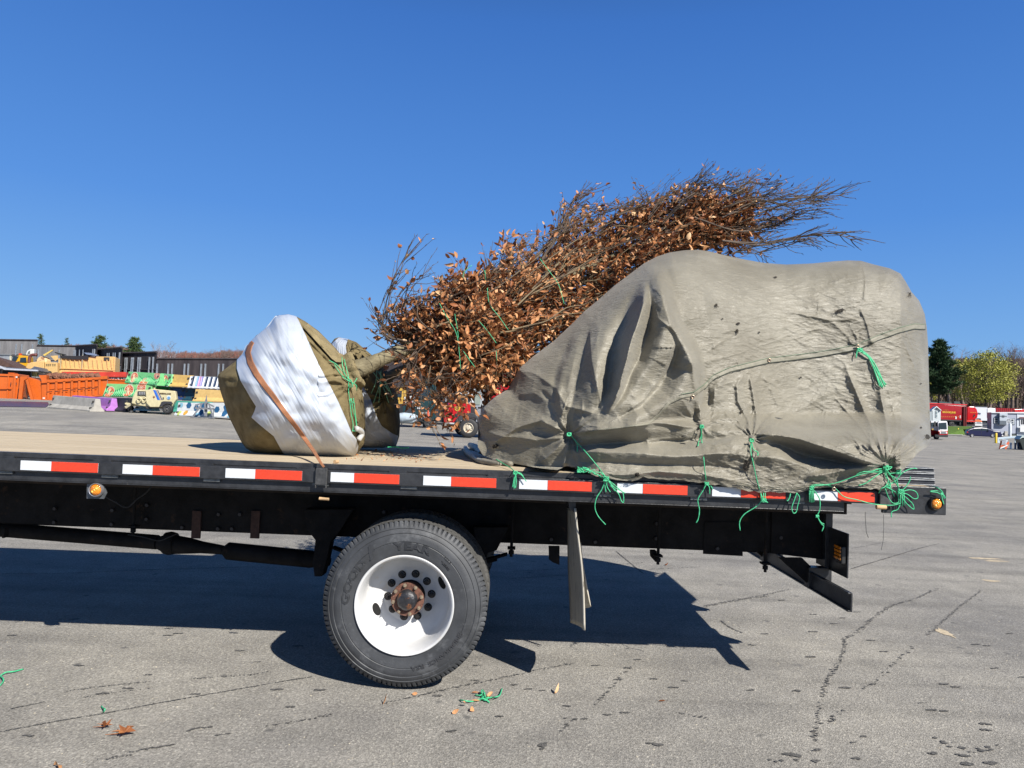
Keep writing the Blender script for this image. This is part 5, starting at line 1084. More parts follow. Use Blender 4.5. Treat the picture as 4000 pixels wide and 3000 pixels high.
# ---------------------------------------------------------------- litter on the pavement
def ground_twine(paths, label, fn, name='green_twine', knots=()):
    b = MB(); rnd = random.Random(len(label))
    for pts in paths: q = [PZ(*fn(x, y), .006 + .02 * (rnd.random() if 0 < i < len(pts)-1 else 0)) for i, (x, y) in enumerate(pts)]; b.tube(spline(q, 5) if len(q) > 2 else q, .0042, 6)
    o = b.build(name, TWN, None, True); tag(o, label, 'twine', 'green twine scraps on the pavement')
ground_twine([[(505,398),(540,404),(580,408),(620,398),(660,390),(690,405)],[(640,400),(655,370),(648,340),(658,335),(668,365),(680,395),(695,412)],[(715,382),(745,378),(770,365),(785,322)],[(650,380),(690,385),(720,380)],[(605,365),(640,368),(670,350),(655,385),(630,402)],[(660,375),(690,372),(680,400),(650,395)],[(640,350),(665,380),(700,415)]], 'tangled green twine scrap with dry leaves lying in front of the wheel', Z6)
ground_twine([[(0,665),(40,640),(90,635),(155,618)],[(0,665),(20,680),(22,700),(0,728)],[(-60,650),(0,668)]], 'green twine scrap at the left edge of the pavement', Z5)
ground_twine([[(675,865),(685,878),(698,885),(688,905)]], 'tiny green twine bit on the pavement above two brown leaves', Z5)
def ground_leaf(x, y, fn, size, label, tone=.5, star=False):
    rnd = random.Random(int(x)); p = PZ(*fn(x, y), .012); b = MB(); tones = []
    if star:
        n = 20; vs = []
        for k in range(n):
            a = 6.283*k/n; r = size * (1.0 if k % 4 == 0 else .42 if k % 2 else .55); vs.append(p + Vector((math.cos(a)*r, math.sin(a)*r*1.1, .008 + .022*rnd.random())))
        b.add(vs + [p + Vector((0,0,.004))], [(k, (k+1) % n, n) for k in range(n)]); tones = [tone + rnd.uniform(-.12,.12) for _ in range(n)]
        b.tube([p, p + Vector((-size*1.3, -size*.5, .004))], [.0025,.0015], 4); tones += [tone]*(len(b.f)-n)
    else:
        leaf(b, p - Vector((size/2,0,0)), Vector((1.6, rnd.uniform(-1,1), .1)), size, rnd, tones); tones = [tone]*len(b.f); mz = min(v_[2] for v_ in b.v); b.v = [(a, c, d - mz + .004) for a, c, d in b.v]
    me = bpy.data.meshes.new('fallen_leaf'); me.from_pydata(b.v, [], b.f); at = me.attributes.new('tone', 'FLOAT', 'FACE'); at.data.foreach_set('value', tones[:len(b.f)]); o = bpy.data.objects.new('fallen_leaf', me); COL.objects.link(o); me.materials.append(LEAF); tag(o, label, 'leaf', 'fallen leaves on the pavement')
ground_leaf(700, 1000, Z5, .042, 'dark brown curled leaf beside the star shaped leaf on the pavement', .22, True)
ground_leaf(825, 1045, Z5, .062, 'brown star shaped leaf with pointed lobes, largest on the pavement', .33, True)
ground_leaf(405, 1252, Z5, .07, 'tan leaf at the bottom left edge of the pavement', .75)
ground_leaf(205, 355, Z6, .035, 'small orange leaf standing just in front of the tyre', .7)
ground_leaf(20, 420, Z6, .05, 'orange leaf left of the tyre bottom on the pavement', .7)
ground_leaf(550, 440, Z6, .045, 'orange leaf just below the tangled twine scrap', .72)
ground_leaf(598, 470, Z6, .045, 'orange leaf lowest to the right under the twine scrap', .78)
ground_leaf(472, 482, Z6, .035, 'orange leaf lowest to the left under the twine scrap', .7)
ground_leaf(1160, 348, Z6, .048, 'pale beige leaf alone to the right of the twine scrap', .95)
ground_leaf(1850, 400, Z6, .045, 'dark brown leaf alone on the open pavement right of the beige leaf', .15)
ground_leaf(1335, 1008, MZ, .05, 'red brown leaf on the sunlit pavement seen under the chassis', .2)
ground_leaf(600, 400, Z6, .04, 'orange leaf caught on the left part of the twine scrap', .7); ground_leaf(702, 380, Z6, .04, 'orange leaf caught on the right part of the twine scrap', .7); ground_leaf(600, 345, Z6, .035, 'small red brown leaf just above the twine scrap', .5)
# ================================================================ background helpers
class Fr:
    def __init__(s, fn, Y, root=None): s.fn, s.Y, s.root = fn, Y, root; s.k = .72 * P(*fn(900, 900), Y).x / Y   # bodies stand askew to the yard, their depth running this way
    def m(s, n): return abs(s.pt(n, 0).x - s.pt(0, 0).x)
    def shear(s, b, d0):
        b.v = [(x + s.k * (y - s.Y - d0), y, z) for x, y, z in b.v]
    def pt(s, x, y, dy=0): return P(*s.fn(x, y), s.Y + dy)
    def box(s, name, x0, y0, x1, y1, d0, d1, mt, parent=None, bevel=0):
        a = P(*s.fn(x0, (y0+y1)/2), s.Y + d0).x; c = P(*s.fn(x1, (y0+y1)/2), s.Y + d0).x; z1 = P(*s.fn((x0+x1)/2, y0), s.Y + d0).z; z0 = P(*s.fn((x0+x1)/2, y1), s.Y + d0).z
        b = MB(); b.box((a, s.Y + d0, z0), (c, s.Y + d1, z1)); s.shear(b, d0); return b.build(name, mt, parent or s.root, bevel=bevel)
    def poly(s, name, pts, d0, d1, mt, parent=None, bevel=0):
        q = [P(*s.fn(x, y), s.Y + d0) for x, y in pts]; b = MB(); b.prism([(v.x, v.z) for v in q], s.Y + d0, s.Y + d1); s.shear(b, d0); return b.build(name, mt, parent or s.root, bevel=bevel)
    def wheel(s, x, y, r, d0, w, parent=None, rimc=(.5,.48,.44), inner=.5):
        c = P(*s.fn(x, y), s.Y + d0); R = abs(P(*s.fn(x + r, y), s.Y + d0).x - c.x)
        b = MB(); b.lathe([(R*inner,.02*R),(R*.8,0),(R*.96,w*.15),(R,w*.3),(R,w*.8),(R*.9,w),(R*inner,w)], c, 32); t = b.build('wheel', M('bg_tyre', (.025,.025,.027), .7), parent or s.root, 40)
        b = MB(); b.lathe([(R*inner,.02*R),(R*inner*.92,.0),(R*inner*.85,w*.25),(R*inner*.4,w*.2),(R*inner*.3,-.0),(0,-.01)], c, 24); b.build('rim', mat('bg_rim', rimc, .5), t, 40)
        b = MB()
        for k in range(8): a = .785*k; b.lathe([(0,w*.14),(R*.035,w*.16),(R*.035,w*.25)], (c.x + R*inner*.6*math.cos(a), c.y, c.z + R*inner*.6*math.sin(a)), 6)
        b.build('lug_nuts', M('lug_dark', (.03,.027,.027), .45), t); return t
CONC = M('concrete', (.42,.40,.36), .85, 0, .18, 2.5, .3, 40, .2, patch=((.28,.27,.25), 2, .62)); DKC = M('dark_fitting', (.05,.045,.04), .6)
def barrier(fn, xl, bl, tl, xr, br, tr, Yl, Yr, mt, label, group='painted barriers stacked in the yard', deco=None, wd=1.0):
    A = P(*fn(xl, bl), Yl); B = P(*fn(xr, br), Yr); hA = P(*fn(xl, tl), Yl).z - A.z; hB = P(*fn(xr, tr), Yr).z - B.z
    root = thing('road_barrier', A, label, 'barrier', group)
    d = Vector((B.x - A.x, B.y - A.y, 0)); L = d.length; d.normalize(); n = Vector((d.y, -d.x, 0))       # n toward the camera
    if n.y > 0: n = -n
    pr = [(.0, .30),(.10, .30),(.36, .155),(1.0, .10)]; b = MB(); k = 14; full = [(z, w*wd) for z, w in pr] + [(z, -w*wd) for z, w in pr[::-1]]
    rn = random.Random(int(xl)); m_ = len(full)
    for i in range(k + 1):
        t = i / k; p = A.lerp(B, t); h = hA + (hB - hA) * t
        for z, w in full: b.v.append(tuple(p + n * (w - .30*wd) + Vector((0,0, z*h + (rn.uniform(-.006,.006) if 0 < z else 0)))))
    for i in range(k):
        for j in range(m_): b.f.append((i*m_+j, (i+1)*m_+j, (i+1)*m_+(j+1) % m_, i*m_+(j+1) % m_))
    b.f.append(tuple(range(m_))); b.f.append(tuple(k*m_ + j for j in range(m_)))
    b.build('body', mt, root, bevel=.012)
    def face(s, z, off=.006):                            # a point on the camera side, s metres along, z as a share of the height
        t = s / L; p = A.lerp(B, t); h = hA + (hB - hA) * t; w = np.interp(z, [q[0] for q in pr], [q[1] for q in pr])
        return p + n * (float(w)*wd - .30*wd + off) + Vector((0, 0, z*h))
    def decal(name, poly, mtt, off=.006, parent=root):
        poly = [(min(L, max(0, s)), min(1, max(0.01, z))) for s, z in poly]; c = (sum(p[0] for p in poly)/len(poly), sum(p[1] for p in poly)/len(poly)); bb = MB(); n_ = len(poly); rings = [1, .66, .33]
        vs = []
        for r in rings: vs += [face(c[0] + (s-c[0])*r, c[1] + (z-c[1])*r, off) for s, z in poly]
        fs = [(q*n_+i, q*n_+(i+1) % n_, (q+1)*n_+(i+1) % n_, (q+1)*n_+i) for q in range(2) for i in range(n_)] + [tuple(2*n_+i for i in range(n_))]
        bb.add(vs, fs); return bb.build(name, mtt, parent)
    for s0 in (.12, L - .12):                            # steel loops at the ends
        bb = MB()
        for z in (.25, .75): q = face(s0, z, .0); bb.box((q.x - .05, q.y - .03, q.z - .05), (q.x + .05, q.y + .02, q.z + .05))
        bb.build('connector', DKC, root)
    if deco: deco(L, (hA + hB)/2, decal)
    return root
def circ(cx, cz, r, h, n=20): return [(cx + r*math.cos(6.283*k/n), cz + r/h*math.sin(6.283*k/n)) for k in range(n)]
def orange_slice(decal, s, z, r, h):
    a = decal('painted_slice', circ(s, z, r, h), hexmat(245,225,200), .010); decal('slice_pulp', circ(s, z, r*.86, h), hexmat(232,105,60), .016, a)
    for k in range(6):
        t = math.pi*k/6; c_, s_ = math.cos(t)*r*.8, math.sin(t)*r*.8; w = .012; nx, nz = -math.sin(t)*w, math.cos(t)*w
        decal('slice_rib', [(s+c_+nx, z+(s_+nz)/h), (s+c_-nx, z+(s_-nz)/h), (s-c_-nx, z-(s_+nz)/h), (s-c_+nx, z-(s_-nz)/h)], hexmat(250,215,185), .022, a)
def green_deco(slices, seed):
    def f(L, h, decal):
        rn = random.Random(seed)
        for k, (zz, col) in enumerate([(.62, hexmat(60,175,100)), (.36, hexmat(35,140,85))]):
            top = [(L*i/24, zz + .13*math.sin(i*.75+k*2+seed) ) for i in range(25)]
            for i in range(24): decal('painted_wave', [(top[i][0], .02), (top[i+1][0], .02), top[i+1], top[i]], col, .003 + k*.003)
        for s, z, r in slices: orange_slice(decal, s*L, z, r, h)
    return f
def hexagons(L, h, decal):
    rn = random.Random(6)
    for s, z, c in [(.06,.8,0),(.19,.80,1),(.32,.62,1),(.43,.85,1),(.17,.25,2),(.42,.30,1),(.36,.1,0),(.66,.55,1),(.80,.75,1),(.92,.75,1),(.80,.32,1),(.90,.10,0),(.985,.5,1),(.55,.25,3),(.07,.2,3)]:
        r = .15 if c == 1 else .12; decal('painted_hexagon', [(s*L + r*math.cos(1.0472*k), z + r/h*math.sin(1.0472*k)) for k in range(6)], [hexmat(150,205,225), hexmat(48,105,150), hexmat(225,170,70), hexmat(205,220,120)][c], .008)
def stripes(L, h, decal):
    cols = [(235,238,240),(38,62,98),(235,238,240),(150,190,225),(215,165,205),(170,165,220),(235,238,240),(38,62,98)] + [(235,238,240),(38,62,98)]*6; n = len(cols); s = 0
    for i, c in enumerate(cols): decal('painted_stripe', [(L*i/n, .01), (L*(i+1)/n, .01), (L*(i+1)/n, .99), (L*i/n, .99)], hexmat(*c), .006)
# ================================================================ left: barriers
def gY(fn, x, y): return GP(*fn(x, y)).y
Y1, Y2 = gY(LZ, 455, 845), gY(LZ, 900, 880)
print('barrier depth', Y1, Y2, 'compressor', gY(LZ,1600,905), 'hex', gY(LZ,1680,915), 'red cab', gY(CZ,1400,1330), 'white cab', gY(RZ,740,1290), 'car', gY(RZ,1200,1268), 'container', gY(LZ,400,780))
barrier(LZ, 455,845,722, 862,879,755, Y1, Y2, CONC, 'bare grey concrete barrier, foremost at the left edge of the barrier row', wd=1.1)
PUR = hexmat(196,130,214); BLB = hexmat(38,40,48)
barrier(LZ, 640,850,722, 1020,872,750, Y1+.9, Y2+.5, PUR, 'purple painted barrier just behind the bare grey one', wd=1.1)
barrier(LZ, 1040,872,744, 1205,878,748, Y2+.9, Y2+.6, BLB, 'black painted barrier between the purple one and the tan compressor')
YB = Y2 + 4
GRN = hexmat(150,225,140); 
barrier(LZ, 985,735,608, 1425,742,622, YB+1, YB, GRN, 'pale green barrier with orange slices, lower row beside the orange container', deco=green_deco([(.12,.35,.30),(.52,.5,.33),(.78,.78,.30)], 1))
barrier(LZ, 1195,605,492, 1505,630,512, YB+1, YB, hexmat(130,215,140), 'green barrier with orange slices lying on top, leftmost of the upper row', deco=green_deco([(.22,.55,.28),(.58,.1,.30),(.9,.85,.22)], 2))
barrier(LZ, 1500,628,510, 1612,634,520, YB+.8, YB+.3, hexmat(150,225,160), 'short visible green barrier with one orange slice between the top green and yellow ones', deco=green_deco([(.5,.5,.26)], 3))
barrier(LZ, 1430,742,630, 1600,748,640, YB+1.2, YB+1, hexmat(70,170,90), 'dark green barrier behind the roof of the tan compressor')
barrier(LZ, 1612,638,520, 1800,648,530, YB+.4, YB, hexmat(232,190,110), 'plain yellow barrier on top, beside the striped one')
barrier(LZ, 1800,652,535, 2240,668,552, YB, YB-.6, hexmat(235,238,240), 'barrier painted in navy and white stripes on the upper row', deco=stripes)
barrier(LZ, 1600,760,642, 1750,768,650, YB+.6, YB+.4, hexmat(40,68,125), 'navy blue barrier right behind the tan compressor')
barrier(LZ, 1745,772,655, 1850,776,660, YB+.3, YB+.1, hexmat(30,75,95), 'dark teal barrier between the navy and the yellow lower one')
barrier(LZ, 1845,784,662, 2260,792,680, YB-.4, YB-1, hexmat(238,198,125), 'pale yellow barrier in the lower row under the striped one')
barrier(LZ, 1570,880,772, 1990,890,786, YB-1.5, YB-2, hexmat(75,170,150), 'teal barrier behind the one with blue hexagons')
YH = gY(LZ, 1670, 918)
barrier(LZ, 1670,918,790, 2260,945,800, YH, YH-1.2, hexmat(236,240,240), 'white barrier painted with blue hexagons behind the metal stand', deco=hexagons)
for k, (x0, y0, c) in enumerate([(1280, 850, (150,200,225)), (1440,830,(60,150,130))]):
    barrier(LZ, x0,y0+20,y0-90, x0+170,y0+24,y0-84, YH+1.5, YH+1.3, hexmat(*c), ['light blue barrier low behind the compressor tow bar', 'green barrier in the shade under the tan compressor'][k])
# ---------------------------------------------------------------- tan air compressor on its trailer
YC = gY(LZ, 1500, 905); f = Fr(LZ, YC); cr = thing('air_compressor', f.pt(1480, 905), 'tan towable air compressor with blue stripes parked before the barriers', 'air compressor'); f.root = cr
TAN = hexmat(226,214,170, rough=.4)
f.poly('body', [(1395,672),(1478,662),(1682,682),(1696,762),(1672,792),(1650,838),(1440,836),(1405,800)], 0, 1.6, TAN, bevel=.03)
f.poly('front_panel', [(1308,672),(1400,668),(1442,836),(1345,822),(1262,800),(1272,745)], .12, 1.5, TAN, bevel=.03)
f.box('control_panel', 1322,684,1402,722, .07, .119, M('panel_dark', (.06,.065,.07), .4)); 
for y in (698, 710):
    for x in (1335,1350,1366,1382): f.box('gauge', x, y-4, x+9, y+4, .05, .069, M('gauge_light', (.5,.5,.5), .4))
for x in (1335, 1385):
    c = f.pt(x, 762, .02); b = MB(); n = 24; R_ = f.m(21); pts = [c + Vector((math.cos(6.283*k/n)*R_, 0, math.sin(6.283*k/n)*R_)) for k in range(n + 1)]; b.tube(pts, f.m(5), 8); b.build('hose_reel', TAN, cr, True)
for i, (c, w) in enumerate([((45,105,215),16),((95,160,225),10),((215,120,60),4),((60,90,140),8)]):
    x = 1470 + [0,17,28,40][i]; f.poly('stripe', [(x,672),(x+w,673),(x+w+42,768),(x+42,768)], -.006 - i*.002, -.001 - i*.002, hexmat(*c))
pq = f.pt(1534, 712, -.012); text_on('lettering', 'INGERSOLL-RAND', f.m(19), pq, hexmat(95,75,50), cr, align='LEFT', ext=.003, bold=.004, fit=f.m(108))
c = f.pt(1620, 745, -.01); b = MB(); b.lathe([(0,-.01),(f.m(20),-.01),(f.m(20),.008)], c, 28); b.build('round_emblem', hexmat(215,228,232), cr); b = MB(); b.lathe([(0,-.016),(f.m(14),-.016),(f.m(14),-.009)], (c.x+.01, c.y, c.z-.02), 20); b.build('emblem_mark', hexmat(110,160,205), cr)
c = f.pt(1478, 740, -.01); b = MB(); b.lathe([(0,-.01),(f.m(9),-.01),(f.m(9),.008)], c, 20); b.build('fuel_cap', hexmat(150,95,70), cr); f.box('latch', 1562,742,1573,762,-.02,-.001, DKC)
f.poly('fender', [(1528,830),(1550,786),(1572,780),(1645,782),(1660,800),(1655,812),(1600,802),(1572,815),(1556,832)], -.12, .25, M('fender_black', (.04,.04,.045), .5), bevel=.01)
f.wheel(1601, 856, 48, -.1, .22, rimc=(.12,.12,.12), inner=.5); f.wheel(1365, 858, 38, 1.35, .22, rimc=(.05,.05,.05)); f.wheel(1259, 880, 17, .4, .1, rimc=(.2,.2,.2))
f.box('chassis', 1400,836,1640,852, .1, 1.4, DKC); f.poly('tow_bar', [(1200,796),(1215,792),(1345,815),(1345,830),(1240,822),(1200,808)], .5, .62, TAN); f.box('jockey_post', 1252,795,1264,872,.45,.52, DKC); f.poly('tow_coupler', [(1195,830),(1262,800),(1270,812),(1210,850)], .3,.42, hexmat(190,180,150)); f.box('lifting_eye', 1474,650,1490,664,.6,.9, TAN)
# ---------------------------------------------------------------- steel stand in front of the hexagon barrier
YS = gY(LZ, 1960, 942); f = Fr(LZ, YS); st = thing('metal_stand', f.pt(1960, 940), 'grey metal stand with splayed legs before the hexagon barrier', 'metal stand'); f.root = st; STL = M('weathered_steel', (.24,.25,.27), .6, .3, .25, 8, patch=((.25,.14,.08), 5, .62))
f.poly('mast', [(1985,715),(1993,800),(1990,925),(1962,925),(1960,800)], .1, .2, STL); f.box('cross_bar', 1870,842,2058,858, .0,.12, STL)
for pts in ([(1935,795),(1950,800),(1860,935),(1840,930)], [(1995,800),(2010,800),(2060,945),(2040,942)]): f.poly('leg', pts, -.05, .05, STL)
for pts in ([(1870,812),(1955,790),(1955,802),(1875,826)], [(1990,790),(2060,828),(2052,840),(1992,806)]): f.poly('arm', pts, .0, .09, STL)
f.poly('foot_rail', [(1830,930),(2060,938),(2060,946),(1830,938)], -.1, -.02, STL); f.box('post', 2044,850,2056,940,.02,.1, STL); f.box('post', 1880,826,1890,850,.02,.1, STL)
# ---------------------------------------------------------------- orange containers
ORG = mat('orange_paint', (.64,.13,.016), .42, 0, .1, 1.2, .05, 20, .5, patch=((.36,.09,.02), 2.6, .66)); ORD = mat('rusty_inside', (.16,.055,.025), .9, 0, .5, 1.5, .3, 8, .2)
YO = gY(LZ, 620, 775); f = Fr(LZ, YO); c2 = thing('roll_off_container', f.pt(640, 780), 'long bright orange open top container with ribbed side, right of the other', 'container', 'orange roll off containers'); f.root = c2
f.poly('side_panel', [(398,598),(1030,560),(1032,700),(980,735),(420,782),(400,780)], 0, .06, ORG); f.poly('top_rail', [(398,575),(1030,545),(1030,566),(398,606)], -.12, .1, ORG)
f.poly('bottom_rail', [(405,762),(985,712),(985,728),(405,782)], -.1, -.001, ORG)
for i, x in enumerate([452,530,605,680,750,820,885,945]):
    y0 = 600 - (x-400)*.062; y1 = 765 - (x-400)*.085; f.poly('rib', [(x,y0),(x+22,y0-1),(x+22,y1-2),(x,y1)], -.12, -.001, ORG); 
    if i < 7: f.poly('side_fold', [(x+26,y0+62),(x+70,y0+58),(x+70,y0+66),(x+26,y0+70)], -.05, -.001, ORG); f.poly('painted_gap_shade', [(x-6,y1-72),(x+48,y1-76),(x+48,y1-68),(x-6,y1-64)], -.125, -.121, M('shadow_gap', (.05,.015,.01), .9))  # thin dark strips: shade of the gaps along the side, painted as colour
f.poly('end_panel', [(250,545),(400,585),(405,782),(300,765),(262,700)], .1, 1.2, ORG); f.poly('inner_wall', [(445,540),(880,520),(965,545),(440,578)], 1.6, 1.8, ORD); f.poly('corner_post', [(372,530),(446,528),(448,578),(400,582)], -.05, .8, ORG); f.poly('corner_post', [(962,540),(1030,535),(1032,560),(1000,570)], -.06, .6, ORG)
for pts in ([(245,575),(268,570),(325,790),(300,795)], [(196,545),(258,540),(262,560),(230,580),(205,785),(170,780)]): f.poly('hook_arm', pts, -.5, -.2, ORG)
f.poly('back_panel', [(250,545),(400,560),(400,600),(262,620)], 1.9, 2.0, ORD); f.box('sticker', 410,742,432,758,-.105,-.1, hexmat(235,225,215))
rl = random.Random(3); b = MB()
for _ in range(90):
    x = rl.uniform(460, 940); p0 = f.pt(x, 545 - (x-450)*.02 + rl.uniform(-8, 20), 1.2); b.lathe([(0,-.2),(rl.uniform(.1,.3),0),(0,.15)], p0, 5)
b.build('scrap_load', M('rusty_scrap', (.20,.085,.05), .9, 0, .4, 3), c2)
f2 = Fr(LZ, YO + .3); c1 = thing('roll_off_container', f2.pt(90, 770), 'orange container cut off by the left photo edge, with a round top fitting', 'container', 'orange roll off containers'); f2.root = c1
f2.poly('body', [(-260,520),(175,518),(182,560),(165,775),(-260,765)], 0, 3, ORG, bevel=.03); f2.box('top_lip', -260,515,185,534,-.08,.1, ORG); f2.box('rib', 125,540,150,768,-.1,-.001, ORG); f2.box('rib', 68,540,80,768,-.06,-.001, ORG); f2.box('bottom_rail', -260,755,165,772,-.1,.0, M('orange_dark', (.45,.09,.02), .6)); f2.box('top_fitting', 78,506,140,516,.4,1.2, ORG); f2.box('sticker', 150,540,168,556,-.105,-.1, hexmat(235,225,215)); f2.poly('pipe_rail', [(-200,655),(110,655),(110,660),(-200,660)], -.14, -.06, ORG)
for x in (40, 92): f2.box('latch', x+60,600,x+66,625,-.13,-.08, DKC)
f2.poly('side_fold', [(0,768),(160,770),(160,780),(0,776)], .2, .8, DKC)
wet = ground_sheet('rust_stained_ground', [LZ(-60,832), LZ(440,842), LZ(470,815), LZ(460,792), LZ(180,784), LZ(-60,780)], M('wet_rust', (.06,.022,.015), .35, 0, .4, 2), .02)
# third container end peeking out behind
f3 = Fr(LZ, YO + 4); c3 = thing('roll_off_container', f3.pt(1110, 600), 'far orange container showing only a low strip behind the green barrier', 'container', 'orange roll off containers'); f3.root = c3
f3.box('body', 1034,576,1210,640, 0, 2, ORG); f3.box('top_lip', 1030,570,1212,580,-.06,.1, ORG)
# red and white deck behind the containers
f = Fr(LZ, YO + 7); rw = thing('red_trailer_deck', f.pt(900, 600), 'flat red trailer deck with white patches behind the orange container', 'trailer'); f.root = rw
f.poly('deck_plate', [(590,496),(1210,500),(1212,545),(1040,545),(690,528),(600,520)], 0, 3, M('faded_red', (.62,.05,.03), .6, 0, .2, 1, patch=((.72,.62,.58), .9, .60))); f.poly('side_rail', [(1035,562),(1195,570),(1195,580),(1035,572)], -.1, 1, hexmat(190,60,50))
for i in range(5): f.box('reflector', 1050+i*28,566,1063+i*28,571,-.13,-.101, hexmat(235,235,235))
# ---------------------------------------------------------------- chipper, chip box, yellow truck, hopper, shed
BG_ = hexmat(236,196,128, rough=.55); f = Fr(LZ, YO + 9); ch = thing('wood_chipper', f.pt(400, 520), 'weathered tan wood chipper with brown discharge pipe left of the chip box', 'wood chipper'); f.root = ch
f.poly('hopper', [(245,460),(262,420),(300,405),(365,400),(420,395),(425,505),(340,510),(300,490)], 0, 1.2, BG_, bevel=.04); f.poly('engine_cover', [(428,405),(550,408),(552,515),(430,515)], .1, 1.4, BG_, bevel=.03)
c = f.pt(430, 395, .5); b = MB(); q1, q2 = f.m(40), f.m(50); b.lathe([(0,-.3),(q1,-.3),(q2,-.2),(q2,.3),(q1,.4),(0,.4)], f.pt(415, 400, .6), 28); b.build('drum_housing', mat('chipper_drum', (.74,.52,.27), .6, 0, .1, 1, patch=((.25,.13,.07), 1.4, .56)), ch, 40)
b = MB(); b.tube(spline([f.pt(278,412,.3), f.pt(282,375,.3), f.pt(292,345,.3), f.pt(315,335,.3), f.pt(352,335,.3)], 6), [f.m(14)]*24+[f.m(17)], 12); b.build('discharge_pipe', M('brown_pipe', (.16,.055,.045), .5), ch, True)
f.poly('chute', [(410,335),(500,284),(512,288),(430,345)], .2, .4, hexmat(235,205,110)); f.poly('guard_panel', [(485,345),(556,340),(556,375),(530,395)], .2, .3, BG_)
for y in (425, 438):
    for x in (440,458,476,500,520): f.box('vent_slot', x, y-2, x+14, y+3, .08, .099, DKC)
f.wheel(468, 505, 17, -.1, .2, rimc=(.6,.45,.25)); f.poly('feed_chute', [(255,470),(350,480),(350,512),(300,512),(258,482)], -.2, -.01, BG_)
f = Fr(LZ, YO + 10); cb = thing('chip_box', f.pt(830, 505), 'long tan chip box with ribbed side and black roll tarp on top', 'truck box'); f.root = cb
f.poly('side_panel', [(560,368),(850,366),(852,350),(1095,352),(1108,356),(1104,500),(558,508)], 0, 3, BG_, bevel=.02)
for x in (590,628,668,712,755,798,842,886,930,978,1022,1062): f.poly('rib', [(x,380),(x+9,380),(x+17,468),(x+9,468)], -.08, -.001, BG_)
f.box('lower_rail', 558,468,1104,476,-.1,-.001, BG_); f.box('mesh_window', 996,358,1050,390,-.05,-.001, DKC); f.poly('roll_tarp', [(575,338),(700,345),(848,340),(848,380),(700,378),(580,366)], -.15, 2, M('black_tarp', (.02,.02,.024), .7)); f.poly('folded_sheet', [(805,312),(870,316),(930,330),(925,345),(830,330)], -.2, 1, hexmat(125,145,175)); f.poly('tarp_edge', [(525,305),(625,330),(575,336),(525,316)], 0, .8, hexmat(60,62,60))
for x in (580, 785): f.box('tarp_bow', x, 335, x+7, 470, -.14, -.09, hexmat(200,190,160))
f.box('corner_post', 1090,360,1106,498,-.06,-.001, BG_)
f = Fr(LZ, YO + 13); yt_ = thing('yellow_truck', f.pt(200, 470), 'yellow truck cab seen between the dark shed roof and the chipper', 'truck'); f.root = yt_; YEL = hexmat(240,180,30, rough=.35)
f.poly('cab', [(108,420),(110,398),(150,352),(185,338),(268,345),(275,465),(180,465),(140,440)], 0, 1.9, YEL, bevel=.04); GLS = M('car_glass', (.02,.03,.035), .08, 0, .1, 2, spec=.8)
f.poly('windscreen', [(112,395),(128,352),(180,348),(160,385),(140,405)], -.05, -.001, GLS); f.poly('side_window', [(188,405),(196,362),(250,360),(256,408)], -.05, -.001, GLS); f.box('door_line', 182,410,186,462,-.02,-.001, DKC); f.box('beacon', 180,320,205,338,.6,.9, hexmat(220,90,30)); c = f.pt(215, 440, -.01); b = MB(); b.lathe([(0,-.01),(f.m(12),-.01),(f.m(12),.01)], c, 20); b.build('door_emblem', hexmat(205,150,60), yt_); f.poly('mirror', [(165,400),(182,396),(184,425),(168,428)], -.5,-.35, DKC)
f.wheel(240, 500, 30, -.1, .3, rimc=(.5,.5,.5))
f = Fr(LZ, YO + 14); hp = thing('steel_hopper', f.pt(40, 440), 'grey galvanised spreader box at the left edge behind the yellow cab', 'spreader'); f.root = hp
f.poly('bin', [(-120,335),(105,335),(110,372),(75,400),(60,470),(-120,470)], 0, 2, M('galvanised', (.38,.40,.42), .5, .3, .2, 3), bevel=.02); f.box('top_rim', -120,324,110,336,-.08,2.1, M('galvanised_dark', (.18,.19,.2), .5)); f.poly('chute_post', [(92,345),(110,345),(108,412),(90,412)], -.3,-.1, hexmat(220,215,190))
f = Fr(LZ, YO + 15); wc_ = thing('white_bin', f.pt(290, 340), 'white tilted fibreglass bin above the brown pipe', 'bin'); f.root = wc_; f.poly('shell', [(245,335),(258,295),(290,278),(328,280),(326,335),(300,345)], 0, .8, hexmat(232,235,232), bevel=.06); f.poly('opening', [(262,330),(268,305),(290,292),(288,325)], -.03,-.001, hexmat(120,125,125))
f = Fr(LZ, YO + 5); sh = thing('open_shed', f.pt(160, 540), 'low open shed with dark brown shingle roof behind the left container', 'shed'); f.root = sh
SHG = M('brown_shingle', (.085,.045,.035), .9, 0, .3, 3, .4, 12); f.poly('roof', [(-260,300),(0,372),(178,462),(60,452),(-260,400)], 0, 5, SHG); f.poly('roof', [(60,452),(178,462),(295,468),(330,445),(362,485),(340,490),(60,478)], -.2, 4, hexmat(95,100,112)); f.poly('fascia', [(-260,405),(0,440),(40,462),(362,478),(362,492),(40,478),(0,456),(-260,425)], -.5, -.21, hexmat(205,212,225)); f.box('back_wall', -260,470,300,540,3,3.2, M('shed_dark', (.03,.03,.035), .9)); f.box('post', 5,470,18,540,-.1,.1, M('shed_post', (.2,.18,.15), .8)); f.box('post', 296,480,306,540,-.1,.1, M('shed_post', (.2,.18,.15), .8)); f.box('stored_crate', 300,500,345,540,0,1, hexmat(225,200,110)); f.box('stored_beam', 350,515,560,540,.5,1, hexmat(70,65,70))
